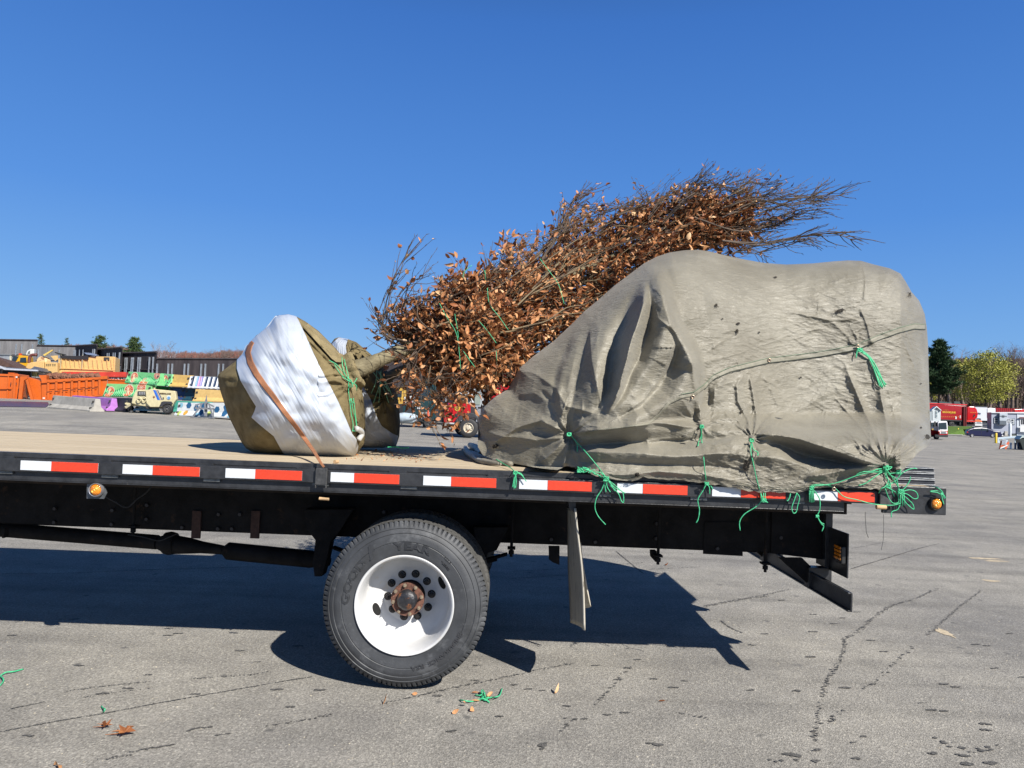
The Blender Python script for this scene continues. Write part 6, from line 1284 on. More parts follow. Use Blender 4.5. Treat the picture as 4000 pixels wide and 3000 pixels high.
# ---------------------------------------------------------------- timber fence sections with steel posts
FW = mat('fence_wood_dark', (.035,.030,.034), .85, 0, .4, 2, .3, 14, .2, stretch=(1,1,.15), col2=(.065,.055,.058)); FG = mat('fence_wood_grey', (.15,.145,.15), .85, 0, .3, 2, .3, 14, .2, stretch=(1,1,.15), col2=(.24,.235,.24)); PST = M('steel_post', (.30,.33,.37), .5, .3, .2, 4)
FY = 92
def fence(x0, t0, x1, t1, dep, w, posts, label, dep1=None, fn=LZ, bot=590):
    dep1 = dep1 or dep; A = P(*fn(x0, t0), dep); B = P(*fn(x1, t1), dep1); zb_ = min(A.z, B.z) - 6.5; root = thing('timber_fence', (A.x, A.y, zb_), label, 'fence', 'timber noise fence sections behind the yard')
    b = MB(); b.add([(A.x,A.y,zb_),(B.x,B.y,zb_),(B.x,B.y,B.z),(A.x,A.y,A.z),(A.x,A.y+.15,zb_),(B.x,B.y+.15,zb_),(B.x,B.y+.15,B.z),(A.x,A.y+.15,A.z)], [(0,1,2,3),(7,6,5,4),(3,2,6,7),(0,3,7,4),(1,5,6,2)]); b.build('panel', w, root)
    b = MB(); b.tube([A + Vector((0,0,.0)), B], .13, 4); b.build('cap_board', FW, root)
    for px in posts:
        t = (px - x0) / (x1 - x0); p = A.lerp(B, t); b = MB(); b.box((p.x-.07, p.y-.16, zb_), (p.x+.07, p.y-.02, p.z - .5)); b.build('post', PST, root)
    for fr in (.28, .55):
        b = MB(); b.tube([A + Vector((0,-.06,-6.5*fr)), B + Vector((0,-.06,-6.5*fr))], .07, 4); b.build('rail', FG if w is FG else FW, root)
fence(-300,188, 358,196, FY, FG, FG and [-200,-80,5,165,220,322], 'weathered grey fence section, tallest at the far left edge', FY)
fence(358,246, 735,252, FY, FG, [378,578,722], 'grey fence section stepping down right of the tallest left one')
fence(735,250, 930,238, FY, FW, [738,778,814,905,918], 'dark fence section rising toward the thicker left pine', FY-8)
fence(930,286, 1172,266, FY-6, FW, [1048,1066,1104,1122,1160], 'dark fence section between the two green pines', FY-14)
fence(1172,320, 1505,310, FY-12, FW, [1215,1230,1278,1292,1342,1360,1447,1482], 'darkest fence section below the bare trees, with paired posts', FY-16)
fence(1508,374, 2300,376, FY-16, FW, [1518,1625,1662,1780,1817,1940,1980,2108,2150,2260], 'long low dark fence section behind the striped barriers')
fence(2300,376, 3900,386, FY-16, FW, [2330,2450,2500,2620,2660,2780,2900,3040,3180,3300,3420,3560,3700], 'low dark fence section hidden mostly behind the root balls')
fence(3900,386, 5200,396, FY-16, FW, [4000,4150,4300,4450,4600,4750,4900,5050], 'low dark fence section behind the red truck under the branches')
f = Fr(LZ, FY-20); pk = thing('grey_cabinet', f.pt(1130, 500), 'small pale grey utility cabinet at the right end of the chip box', 'cabinet'); f.root = pk; f.poly('cabinet_body', [(1100,435),(1148,437),(1140,495),(1104,495)], 0, 1, hexmat(150,160,165)); f.box('door_panel', 1108,443,1138,490,-.04,-.001, hexmat(125,132,140))
# ================================================================ centre: trucks seen under the branches
RED = hexmat(205,22,28, rough=.3, var=.05); WHT = hexmat(235,236,238, rough=.35, var=.04); BK = M('bg_black', (.02,.02,.022), .5)
def emblem(f, x, y, r, root, col=(225,185,60)):
    c = f.pt(x, y, -.02); R = abs(f.pt(x + r, y).x - f.pt(x, y).x); b = MB(); b.lathe([(R*.6,-.012),(R,-.012),(R,.01),(R*.6,.01)], c, 24); b.build('door_emblem', hexmat(*col), root); b = MB(); b.box((c.x - R*1.9, c.y-.01, c.z + R*.3), (c.x + R*1.9, c.y + .005, c.z + R*.5)); b.build('emblem_bar', hexmat(*col), root); b = MB(); b.lathe([(0,-.012),(R*.4,-.012),(R*.4,.01)], c, 16); b.build('emblem_centre', hexmat(200,150,60), root)
YR = gY(CZ, 1400, 1330); f = Fr(CZ, YR); rt = thing('refuse_truck', f.pt(1300, 1330), 'red truck with white roof seen under the leafy branches', 'truck'); f.root = rt
f.poly('cab', [(1045,1100),(1055,930),(1100,826),(1428,838),(1432,1000),(1330,975),(1250,1020),(1215,1140),(1080,1115)], 0, 2.2, RED, bevel=.03)
f.poly('cab_roof', [(1055,905),(1140,690),(1200,645),(1400,632),(1475,670),(1472,835),(1428,838),(1345,822),(1345,700),(1140,702),(1105,826),(1090,915)], 0, 2.2, WHT, bevel=.03)
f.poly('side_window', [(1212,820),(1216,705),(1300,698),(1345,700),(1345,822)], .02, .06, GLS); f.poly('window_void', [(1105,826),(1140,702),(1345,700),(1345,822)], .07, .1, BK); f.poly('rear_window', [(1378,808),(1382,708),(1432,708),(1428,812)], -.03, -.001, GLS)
f.poly('cab_stripe', [(1060,912),(1105,912),(1105,826),(1110,826),(1112,918),(1060,918)], -.03, -.001, hexmat(60,60,150)); emblem(f, 1240, 905, 38, rt); f.box('door_handle', 1208,980,1245,1028,-.04,-.001, BK); f.poly('door_seam', [(1105,915),(1112,915),(1110,1110),(1104,1110)], -.02,-.001, M('seam_red', (.25,.01,.01), .5)); f.box('step_plate', 1085,1108,1200,1130,-.15,-.02, hexmat(200,200,200)); f.box('step_well', 1085,1132,1205,1205,.2,.9, BK); f.box('step_tread', 1088,1178,1200,1200,-.05,.3, hexmat(150,150,150)); f.poly('side_sign', [(1130,1072),(1178,1075),(1172,1092),(1134,1090)], -.03,-.001, hexmat(150,30,40))
f.poly('fender', [(1190,1150),(1230,1050),(1310,985),(1430,965),(1500,985),(1545,1040),(1540,1090),(1490,1040),(1400,1025),(1320,1050),(1265,1110),(1240,1165),(1215,1165)], -.2, .5, M('fender_black', (.04,.04,.045), .5), bevel=.02)
f.wheel(1398, 1187, 142, -.15, .32, rimc=(.62,.55,.42), inner=.52); f.wheel(1300, 1190, 100, 1.9, .3, rimc=(.1,.1,.1)); f.box('chassis', 1200,1100,1900,1190,.6,1.4, BK)
f.poly('grey_cabinet', [(1475,560),(1592,555),(1590,880),(1470,882)], .1, 2, hexmat(172,178,182)); f.box('cabinet_stripe', 1592,560,1624,860,.15,2, hexmat(205,208,210)); f.box('cabinet_panel', 1492,680,1570,850,.06,.099, hexmat(150,160,150)); f.box('body_frame', 1624,560,1735,1180,.3,2, BK); f.box('battery_box', 1525,910,1575,1000,-.1,.3, hexmat(150,155,165))
f.poly('refuse_body', [(1728,425),(2450,380),(2450,1000),(1728,1000)], .05, 2.4, RED)
for y in (520, 640, 740): f.box('body_rib', 1728, y, 2300, y+16, -.06, .049, RED)
for x in (1860, 2050, 2240): f.box('body_rib', x, 440, x+18, 990, -.08, .049, RED)
f.poly('body_brace', [(1740,820),(1980,610),(1990,625),(1750,838)], -.07,.049, RED); f.poly('front_guard', [(970,930),(1045,925),(1045,1110),(985,1100)], .2, 1.8, BK); f.box('mirror', 1040,760,1062,880,-.5,-.4, BK); f.box('beacon', 1120,618,1165,640,.5,.8, hexmat(60,90,200))
YG = gY(CZ, 900, 1190); f = Fr(CZ, YG); gt = thing('green_truck', f.pt(700, 1190), 'dark green work truck with white bumper light bar under the branches', 'truck'); f.root = gt; DG = hexmat(28,62,66, rough=.4)
f.poly('hood', [(455,780),(620,770),(780,800),(930,780),(935,1070),(720,1100),(500,1080),(455,980)], 0, 2.2, DG, bevel=.04); f.box('grille', 500,830,605,985,-.06,-.001, BK)
for i in range(9): f.box('grille_bar', 505+i*11,832,509+i*11,983,-.09,-.061, hexmat(90,100,105))
f.poly('cab', [(600,780),(600,560),(690,500),(930,480),(945,780)], .4, 2.2, DG, bevel=.04); f.poly('windscreen', [(625,760),(625,600),(700,545),(850,540),(850,760)], .34, .399, GLS); f.box('light_bar', 465,795,630,826,-.2,-.07, WHT); f.box('light_bar_red', 530,800,585,822,-.22,-.201, RED); f.poly('plow_cylinder', [(470,740),(620,720),(625,760),(480,775)], -.3,-.1, hexmat(225,225,222)); f.box('headlamp', 625,838,650,880,-.09,-.001, WHT); f.box('fender_light', 665,880,730,915,-.09,-.001, WHT); f.box('bumper', 410,1050,740,1085,-.3,-.05, BK); f.poly('side_step', [(720,960),(845,955),(845,1045),(720,1075)], -.1,.4, hexmat(160,165,165)); f.box('tank', 745,905,930,1085,.1,1, BK); f.wheel(815, 1140, 78, 0, .3, rimc=(.08,.08,.08)); f.box('jack_leg', 920,1030,945,1250,-.1,.0, BK); f.box('jack_leg', 430,1080,445,1200,-.1,.0, hexmat(150,150,155)); f.box('axle_beam', 420,1100,1050,1130,.5,.8, BK)
f = Fr(CZ, YG - .6); b = MB(); c = f.pt(815, 1072); b.lathe([(.30,0),(.30,.03),(.17,.04),(.14,.3),(.09,.6),(.045,.9),(.0,.92)], c, 20, 'z'); h_ = abs(f.pt(815,892).z - c.z) / .92; b.v = [(c.x + (x-c.x)*h_*.8, c.y + (y-c.y)*h_*.8, c.z + (z-c.z)*h_) for x, y, z in b.v]; cn = b.build('traffic_cone', hexmat(235,100,60), None, 40); tag(cn, 'orange traffic cone on the step of the dark green truck', 'traffic cone')
f = Fr(CZ, YG - .5); pb = MB(); rn = random.Random(4); c = f.pt(480, 1040); V = np.zeros((10, 16, 3))
for i in range(10):
    for j in range(16): th = math.pi * i / 9; ph = 6.283 * j / 15; q = 1 + .25*math.sin(ph*3+i) ; V[i, j] = (c.x + 1.0*math.sin(th)*math.cos(ph)*q, c.y + .3*math.sin(th)*math.sin(ph), c.z + .32*math.cos(th)*q)
pbag = grid_mesh('plastic_sheet', V, hexmat(190,205,215, rough=.25)); tag(pbag, 'crumpled pale plastic sheet on the bumper of the green truck', 'plastic sheet')
f = Fr(CZ, YG + 6); yl = thing('yellow_loader', f.pt(400, 1050), 'weathered yellow machine behind the second root ball', 'loader'); f.root = yl
f.poly('body', [(330,610),(480,600),(490,830),(470,1010),(350,1010)], 0, 2, mat('loader_yellow', (.60,.36,.06), .6, 0, .1, 1, patch=((.2,.1,.04), 1.5, .6)), bevel=.05); f.box('window', 380,650,440,740,-.05,-.001, GLS); f.box('lower_frame', 340,840,470,1040,-.1,-.001, BK)
# ================================================================ right: trailers, vehicles, office
f = Fr(RZ, 175); wl_ = thing('concrete_wall', f.pt(800, 912), 'long pale concrete block wall under the dark pine', 'wall'); f.root = wl_; f.box('base', 500,888,975,925,0,.6, hexmat(95,105,105)); 
for x in (745, 905): f.box('buttress', x,880,x+60,905,-.4,-.01, hexmat(70,85,85))
Yt = 150; f = Fr(RZ, Yt); tr = thing('refuse_trailer', f.pt(900, 1150), 'long red refuse trailer with yellow lettering and round rear end', 'truck', 'refuse trucks parked along the trees'); f.root = tr
f.poly('body', [(560,900),(722,910),(1040,930),(1045,1086),(760,1078),(560,1078)], 0, 2.6, hexmat(172,22,30, rough=.35, var=.06), bevel=.05); f.poly('rear_drum', [(1045,945),(1070,932),(1125,935),(1150,965),(1162,1010),(1155,1055),(1130,1078),(1045,1085)], -.1, 2.6, RED, bevel=.15)
for x in (1008, 1028): f.box('ram_column', x,930,x+12,1145,-.3,-.11, hexmat(110,16,20))
f.box('top_rail', 560,902,1045,912,-.1,-.001, hexmat(225,40,45)); f.box('rear_bumper', 1035,1086,1135,1100,-.3,1.5, hexmat(225,60,50)); f.box('rear_lights', 1040,1100,1130,1142,.2,1.5, BK)
for x in (1050,1080,1112): f.box('tail_light', x,1102,x+14,1112,-.05,.19, hexmat(240,200,190))
f.box('lower_sill', 760,1078,1040,1092,-.05,2, BK)
for x in (700, 880, 990): f.wheel(x, 1122, 30, .1, .4, rimc=(.06,.06,.06))
f.box('under_frame', 700,1092,1035,1140,.6,2, BK); f.box('reflector', 918,1040,932,1070,-.03,-.001, WHT); f.box('door_ladder', 965,1030,978,1062,-.03,-.001, hexmat(210,190,190))
YT = hexmat(222,170,40); text_on('lettering', 'BROOKLINE', f.m(24), f.pt(778, 1002, -.03), YT, tr, align='LEFT', ext=.01, bold=.03, fit=f.m(142)); text_on('lettering', 'TOWN OF', f.m(10), f.pt(782, 975, -.03), YT, tr, align='LEFT', ext=.01, fit=f.m(62)); text_on('lettering', 'PUBLIC WORKS', f.m(8), f.pt(860, 1014, -.03), YT, tr, align='LEFT', ext=.01, fit=f.m(56))
text_on('lettering', 'BROOKLINE', f.m(14), f.pt(1078, 1003, -.13), hexmat(240,110,40), tr, align='LEFT', ext=.01, bold=.02, fit=f.m(66))
for i in range(10):
    x = 765 + i*20; f.poly('warning_mark', [(x,1038),(x+8,1038),(x+16,1052),(x+8,1052)], -.03, -.001, hexmat(215,120,50))
for pts, c in [([(1105,1045),(1120,1015),(1135,1030),(1110,1055)], (30,20,20))]: f.poly('hose_mark', pts, -.14,-.101, hexmat(*c))
f = Fr(RZ, 162); ww = thing('white_truck', f.pt(1230, 1120), 'white box truck with blue lettering between the red trailers', 'truck', 'refuse trucks parked along the trees'); f.root = ww
f.poly('box', [(1120,938),(1262,945),(1262,1088),(1155,1085),(1120,1060)], 0, 2.5, hexmat(222,226,234)); f.poly('cab', [(1262,958),(1285,948),(1352,955),(1352,1020),(1262,1012)], -.1, 2.4, WHT, bevel=.1); f.box('window', 1268,1010,1305,1050,-.15,-.101, GLS); text_on('lettering', 'rks', f.m(24), f.pt(1158, 1016, -.03), hexmat(45,60,95), ww, align='LEFT', ext=.01, bold=.03, fit=f.m(34)); f.box('lettering_line', 1158,1022,1192,1025,-.02,-.001, hexmat(90,105,140)); f.box('under_frame', 1170,1088,1340,1110,.3,2, BK); f.wheel(1290, 1095, 22, -.05, .4, rimc=(.3,.3,.3)); f.box('roof_edge', 1120,930,1262,940,-.05,2.5, hexmat(60,62,66))
f = Fr(RZ, 168); r3 = thing('refuse_trailer', f.pt(1480, 1010), 'red refuse truck top showing above the office roof, furthest right', 'truck', 'refuse trucks parked along the trees'); f.root = r3
f.poly('body', [(1352,950),(1540,956),(1700,968),(1700,1060),(1352,1060)], 0, 2.5, hexmat(165,20,30, rough=.35)); f.poly('drum', [(1555,965),(1640,962),(1720,985),(1720,1050),(1560,1050)], -.2, 2, RED, bevel=.1)
for x in range(1360, 1540, 22): f.box('body_rib', x,955,x+6,1055,-.06,-.001, hexmat(140,16,24))
# small gabled shed
f = Fr(RZ, 108); gs = thing('small_shed', f.pt(715, 1095), 'tiny white gabled shed behind the white truck cab', 'shed'); f.root = gs; SW = hexmat(205,214,216)
f.poly('wall', [(670,970),(716,932),(760,970),(758,1130),(672,1130)], 0, 3, SW); f.poly('roof', [(664,972),(716,930),(766,972),(766,980),(716,940),(664,980)], -.3, 3.2, hexmat(235,240,240)); f.box('side_wall', 560,985,672,1130,.05,3, hexmat(165,176,180)); 
wn_ = f.box('window', 704,980,728,1055,-.08,-.001, hexmat(236,240,240)); f.box('pane', 708,986,724,1016,-.1,-.081, hexmat(120,140,145), wn_); f.box('pane', 708,1020,724,1050,-.1,-.081, hexmat(130,150,155), wn_)
# white and red cab-over truck
YV = gY(RZ, 740, 1292); f = Fr(RZ, YV); wv = thing('cab_over_truck', f.pt(740, 1290), 'red and white cab over truck peeking out right of the tarpaulin', 'truck'); f.root = wv
f.poly('side_body', [(380,1090),(728,1092),(730,1240),(560,1248),(380,1240)], .9, 3.0, hexmat(170,20,32, rough=.3)); f.poly('cab', [(655,1086),(738,1094),(738,1180),(735,1200),(655,1180)], .6, .899, WHT); f.poly('cab_front', [(728,1105),(742,1092),(822,1092),(833,1110),(837,1195),(735,1205)], 0, 2.0, WHT, bevel=.05); f.poly('front_lower', [(735,1198),(836,1190),(838,1240),(740,1245)], -.02, 2.0, RED, bevel=.04)
f.poly('windscreen', [(742,1180),(744,1112),(820,1108),(826,1178)], -.06,-.001, GLS); f.poly('side_window', [(655,1150),(658,1108),(692,1108),(692,1152)], .5,.59, GLS); f.poly('side_window', [(700,1140),(702,1106),(722,1106),(722,1150)], .5,.59, GLS); f.box('bumper', 700,1240,838,1264,-.25,1.9, BK); f.box('grille', 768,1198,812,1228,-.08,-.021, hexmat(190,195,200))
for y in (1204,1212,1220): f.box('grille_slot', 770,y,810,y+3,-.1,-.081, BK)
for x in (750, 816): f.box('headlamp', x,1205,x+14,1228,-.09,-.021, hexmat(235,225,225))
f.box('mirror', 688,1095,706,1150,-.4,-.3, BK); f.wheel(722, 1268, 24, .5, .35, rimc=(.5,.48,.45)); f.box('hood_badge', 752,1182,800,1190,-.05,-.001, hexmat(245,245,245)); f.box('under_frame', 560,1240,720,1262,1,2, BK); emblem(f, 672, 1180, 8, wv)
# bollards, pipe, signs
def bollard(x, yt, yb, w, label, mt, fn=RZ, name='bollard', grp='yellow bollards'):
    g_ = GP(*fn(x, yb)); top = P(*fn(x, yt), g_.y).z; r = w / 2 / 2.765 / F * g_.y; b = MB(); b.lathe([(0,0),(r,0),(r,(top-g_.z)-r*.6),(r*.7,(top-g_.z)-r*.15),(0,top-g_.z)], g_, 14, 'z'); o = b.build(name, mt, None, 40); tag(o, label, 'bollard', grp); return o
YB_ = hexmat(240,205,45); bollard(946, 1168, 1237, 17, 'yellow bollard on the grass verge, left of a close pair', YB_); bollard(985, 1168, 1228, 17, 'yellow bollard nearer the blue car, right of the close pair', YB_); bollard(1356, 1218, 1330, 24, 'tall yellow bollard at the end of the guard rail in front of the car', YB_)
bollard(1508, 1116, 1262, 28, 'thick white pipe post with yellow cap before the office', hexmat(222,228,232), RZ, 'pipe_post', 'yellow bollards')
# blue sedan
YA = gY(RZ, 1230, 1272); f = Fr(RZ, YA); ca = thing('parked_car', f.pt(1240, 1270), 'dark blue sedan parked in front of the office trailer', 'car'); f.root = ca; BLU = hexmat(16,20,66, rough=.35, var=.03)
for d0, d1 in ((0, 1.75),): f.poly('body', [(1040,1225),(1048,1190),(1075,1178),(1120,1164),(1200,1160),(1262,1166),(1330,1192),(1400,1202),(1432,1222),(1438,1250),(1420,1264),(1350,1268),(1290,1262),(1130,1255),(1065,1250),(1042,1243)], d0, d1, BLU, bevel=.12)
f.poly('side_window', [(1088,1190),(1125,1172),(1195,1169),(1195,1194)], -.02, .01, GLS); f.poly('side_window', [(1202,1194),(1202,1169),(1255,1175),(1300,1196)], -.02, .01, GLS); f.poly('door_seam', [(1197,1196),(1200,1196),(1200,1250),(1197,1250)], -.012, -.001, BK); f.box('headlamp', 1412,1216,1430,1226,-.02,.3, hexmat(225,230,240)); f.box('tail_lamp', 1042,1205,1056,1218,-.02,.3, hexmat(190,30,30)); f.box('plate', 1420,1240,1434,1252,-.03,.3, WHT); f.poly('mirror', [(1272,1190),(1288,1190),(1286,1200),(1272,1199)], -.2, -.02, BLU)
for x in (1101, 1322): f.wheel(x, 1250, 21, -.06, .25, rimc=(.42,.42,.44), inner=.66)
# office trailer
YF_ = gY(RZ, 1450, 1245); f = Fr(RZ, YF_); of = thing('office_trailer', f.pt(1480, 1245), 'grey portable office with air conditioner and white framed windows', 'building'); f.root = of
f.poly('wall', [(1308,1002),(1590,1010),(1590,1225),(1470,1230),(1308,1180)], 0, 4, hexmat(168,174,190)); f.poly('end_wall', [(1591,1008),(1900,1012),(1900,1260),(1591,1250)], -.05, 3.5, hexmat(214,220,228)); f.poly('roof', [(1306,996),(1900,992),(1900,1012),(1306,1004)], -.3, 4, hexmat(225,228,232)); f.box('corner_trim', 1583,1008,1592,1250,-.1,-.051, hexmat(205,215,225))
for x0, y0, x1, y1 in ((1335,1052,1390,1120),(1505,1062,1560,1130)):
    w_ = f.box('window', x0,y0,x1,y1,-.12,-.001, hexmat(70,100,120)); f.box('frame', x0+5,y0+6,x1-6,y1-5,-.16,-.121, WHT, w_); f.box('pane', x0+10,y0+11,x1-13,y0+30,-.18,-.161, hexmat(40,50,60), w_); f.box('pane', x0+10,y0+35,x1-13,y1-11,-.18,-.161, hexmat(95,105,115), w_)
f.box('air_conditioner', 1396,1008,1482,1132,-.8,-.001, hexmat(185,195,205), bevel=.05); f.box('unit_grille', 1398,1088,1470,1130,-.85,-.801, hexmat(95,105,115)); f.box('unit_vent', 1400,1035,1475,1045,-.83,-.801, hexmat(110,118,126)); f.box('unit_sign', 1422,1030,1448,1052,-.86,-.831, hexmat(70,80,90))
w_ = f.box('window', 1616,1055,1700,1138,-.2,-.051, WHT); f.box('pane', 1626,1075,1640,1128,-.23,-.201, hexmat(40,45,50), w_); f.box('pane', 1645,1075,1690,1128,-.23,-.201, hexmat(50,50,55), w_); f.box('awning', 1612,1050,1700,1062,-.5,-.201, hexmat(110,40,40)); f.box('porch_panel', 1618,1140,1720,1210,-.6,-.5, hexmat(228,230,232)); f.box('skirt', 1470,1232,1590,1250,.0,.1, hexmat(70,80,80))
sgn = thing('road_sign', f.pt(1493, 1150, -1.5), 'white scale trucks sign on a post before the office window', 'sign'); f2 = Fr(RZ, YF_ - 3, sgn); f2.box('post', 1491,1110,1497,1240,.05,.12, hexmat(150,155,160)); f2.box('sign_plate', 1470,1064,1522,1114,0,.05, hexmat(215,220,225))
hgt = abs(f2.pt(0,0).z - f2.pt(0,13).z)
for i, t_ in enumerate(('SCALE', 'TRUCKS', 'ONLY')): text_on('lettering', t_, hgt*1.05, f2.pt(1496, 1079 + i*15, -.02), hexmat(60,70,85), sgn, ext=.004, bold=.004)
f = Fr(RZ, YF_ - 2); cblk = f.box('concrete_block', 1452,1202,1484,1252,0,.8, CONC, bevel=.03); tag(cblk, 'pale concrete block standing by the office corner beside the blue car', 'concrete block')
# railing and pickup behind the car
f = Fr(RZ, YF_ + 4); rlg = thing('white_railing', f.pt(1260, 1160), 'white picket railing left of the office behind the blue car', 'railing'); f.root = rlg; f.box('top_rail', 1212,1112,1305,1118,0,.08, WHT); f.box('bottom_rail', 1212,1158,1305,1163,0,.08, WHT)
for i in range(11): f.box('picket', 1214+i*9,1118,1218+i*9,1165,.02,.06, WHT)
f = Fr(RZ, YF_ + 14); pk = thing('pickup_truck', f.pt(1168, 1150), 'orange and white pickup front behind the blue car', 'truck'); f.root = pk; f.poly('hood', [(1122,1095),(1132,1078),(1170,1074),(1205,1088),(1208,1105),(1125,1108)], 0, 2.5, hexmat(225,110,50), bevel=.08); f.box('grille', 1130,1100,1208,1122,-.1,.5, hexmat(150,155,160)); f.box('bumper', 1128,1124,1210,1146,-.2,.4, hexmat(215,218,222), bevel=.05); f.box('headlamp', 1132,1104,1146,1116,-.15,-.101, WHT); f.box('headlamp', 1192,1104,1206,1116,-.15,-.101, WHT); f.poly('windscreen', [(1142,1080),(1148,1062),(1190,1062),(1196,1086)], .6, .8, GLS); f.box('tow_hitch', 1135,1146,1200,1156,.2,.8, BK)
# low fence and cone by the grass
f = Fr(RZ, gY(RZ, 900, 1205)); wf = thing('wire_fence', f.pt(900, 1200), 'thin dark rail fence on the grass bank behind the white truck cab', 'fence'); f.root = wf
for x in (850, 912, 945): f.box('post', x,1112,x+5,1205,0,.08, BK)
f.box('rail', 780,1118,945,1123,-.02,.06, BK); f.box('rail', 780,1135,945,1138,-.02,.06, BK); sg = f.poly('marker_flag', [(938,1140),(945,1128),(952,1150),(940,1162)], -.3,-.25, hexmat(225,110,70)); f.box('notice_board', 940,1148,962,1166,-.2,-.15, hexmat(225,225,228))
# guard rail and barricade
YW = gY(RZ, 1370, 1328); f = Fr(RZ, YW); gd = thing('guard_rail', f.pt(1500, 1325), 'pale blue white guard rail beam on short posts at the right edge', 'guard rail'); f.root = gd; GRL = hexmat(190,208,220); f.poly('beam', [(1378,1270),(1618,1248),(1622,1268),(1380,1292)], 0, .12, GRL, bevel=.02); f.poly('beam_end', [(1376,1272),(1392,1270),(1388,1330),(1374,1326)], -.1, .1, GRL)
for x in (1385, 1470, 1560, 1612): f.box('post', x,1285,x+14,1335,.12,.3, GRL)
YW2 = gY(RZ, 1440, 1398); f = Fr(RZ, YW2); bc_ = thing('barricade', f.pt(1445, 1395), 'orange and white folding barricade with a small grey sign', 'barricade'); f.root = bc_; OB = hexmat(228,108,62)
for pts in ([(1408,1308),(1422,1306),(1406,1392),(1390,1396)], [(1486,1310),(1502,1325),(1468,1395),(1452,1392)]): f.poly('leg', pts, 0, .12, OB)
f.poly('cross_board', [(1405,1358),(1495,1318),(1500,1332),(1408,1376)], -.06,-.001, OB); f.poly('cross_board', [(1402,1380),(1480,1345),(1484,1358),(1405,1392)], -.06,-.001, hexmat(235,235,232)); sp_ = f.box('sign_plate', 1425,1290,1470,1346,-.12,-.061, hexmat(190,195,205))
hg = abs(f.pt(0,0).z - f.pt(0,12).z)
for i, t_ in enumerate(('TRUCKS', 'MUST', 'STOP')): text_on('lettering', t_, hg*.9, f.pt(1447, 1308 + i*15, -.125), hexmat(80,85,95), bc_, ext=.003)
pr_ = random.Random(2)
for i, x in enumerate((1512, 1560, 1592, 1622)):
    f = Fr(RZ, YW2 + .6 + .1*i); o = f.box('blue_post', x,1325,x+16,1392,0,.2, hexmat(60,85,120)); tag(o, ['leftmost blue grey post beside the orange barricade', 'second blue grey post from the barricade', 'third blue grey post from the barricade', 'blue grey post closest to the dark bin'][i], 'post', 'blue grey posts under the guard rail')
f = Fr(RZ, YW2 + .2); db = thing('dark_bin', f.pt(1660, 1400), 'dark green metal bin cut by the right photo edge', 'bin'); f.root = db; f.poly('bin_body', [(1612,1290),(1640,1262),(1800,1255),(1800,1405),(1650,1402)], 0, 1.5, hexmat(34,44,40)); f.poly('bin_lid', [(1612,1288),(1640,1250),(1800,1240),(1800,1262),(1640,1272)], -.1, 1.6, hexmat(190,205,200))
# ================================================================ trees
def bare_tree(name, base, H, spread, seed, label, col, group, levels=4, dens=1.0, cat='tree', low=.22):
    rn = random.Random(seed); root = thing(name, base, label, cat, group); tb = MB(); cb = MB()
    def grow(p, d, L, r, lv):
        n = 4; pts = [p]; q = p.copy(); dd = d.copy()
        for i in range(n): dd = (dd + Vector((rn.uniform(-.22,.22), rn.uniform(-.22,.22), rn.uniform(-.05,.16)))).normalized(); q = q + dd * (L/n); pts.append(q.copy())
        rs = [r * (1 - .55*i/n) for i in range(n+1)]; (tb if lv == levels else cb).tube(pts, rs, 6 if lv >= levels - 1 else 3, False)
        if lv == 0: return
        for k in range(int(rn.choice((4,5,6)) * dens) if lv < levels else 9):
            i = rn.uniform(1.2 if lv < levels else n*low, n); a = min(int(i), n-1); s = pts[a].lerp(pts[a+1], i - a); az = rn.uniform(0, 6.283); el = rn.uniform(.35, .95)
            o = (Vector((math.cos(az)*spread, math.sin(az)*spread, 0)) * math.sin(el) + dd * math.cos(el) + Vector((0,0,.12))).normalized(); grow(s, o, L * rn.uniform(.42,.66), r*.5*(1 - .3*i/n), lv - 1)
    grow(Vector(base), Vector((0,0,1)), H*.62, H*.026, levels); m_ = M('bare_' + '_'.join(str(int(c*255)) for c in col), col, .9, 0, .2, 2, spec=.15)
    zmax = sorted(v_[2] for v_ in cb.v)[int(len(cb.v) * .985)]; k = H / (zmax - base[2])
    for b_ in (tb, cb): b_.v = [(base[0] + (x-base[0])*k, base[1] + (y-base[1])*k, base[2] + (z-base[2])*k) for x, y, z in b_.v]
    tb.build('trunk', m_, root, True); cb.build('crown', m_, root); return root
def leafm(name, c1, c2):
    return mat(name, c1, .6, 0, 0, 3, 0, col2=c2, spec=.25)
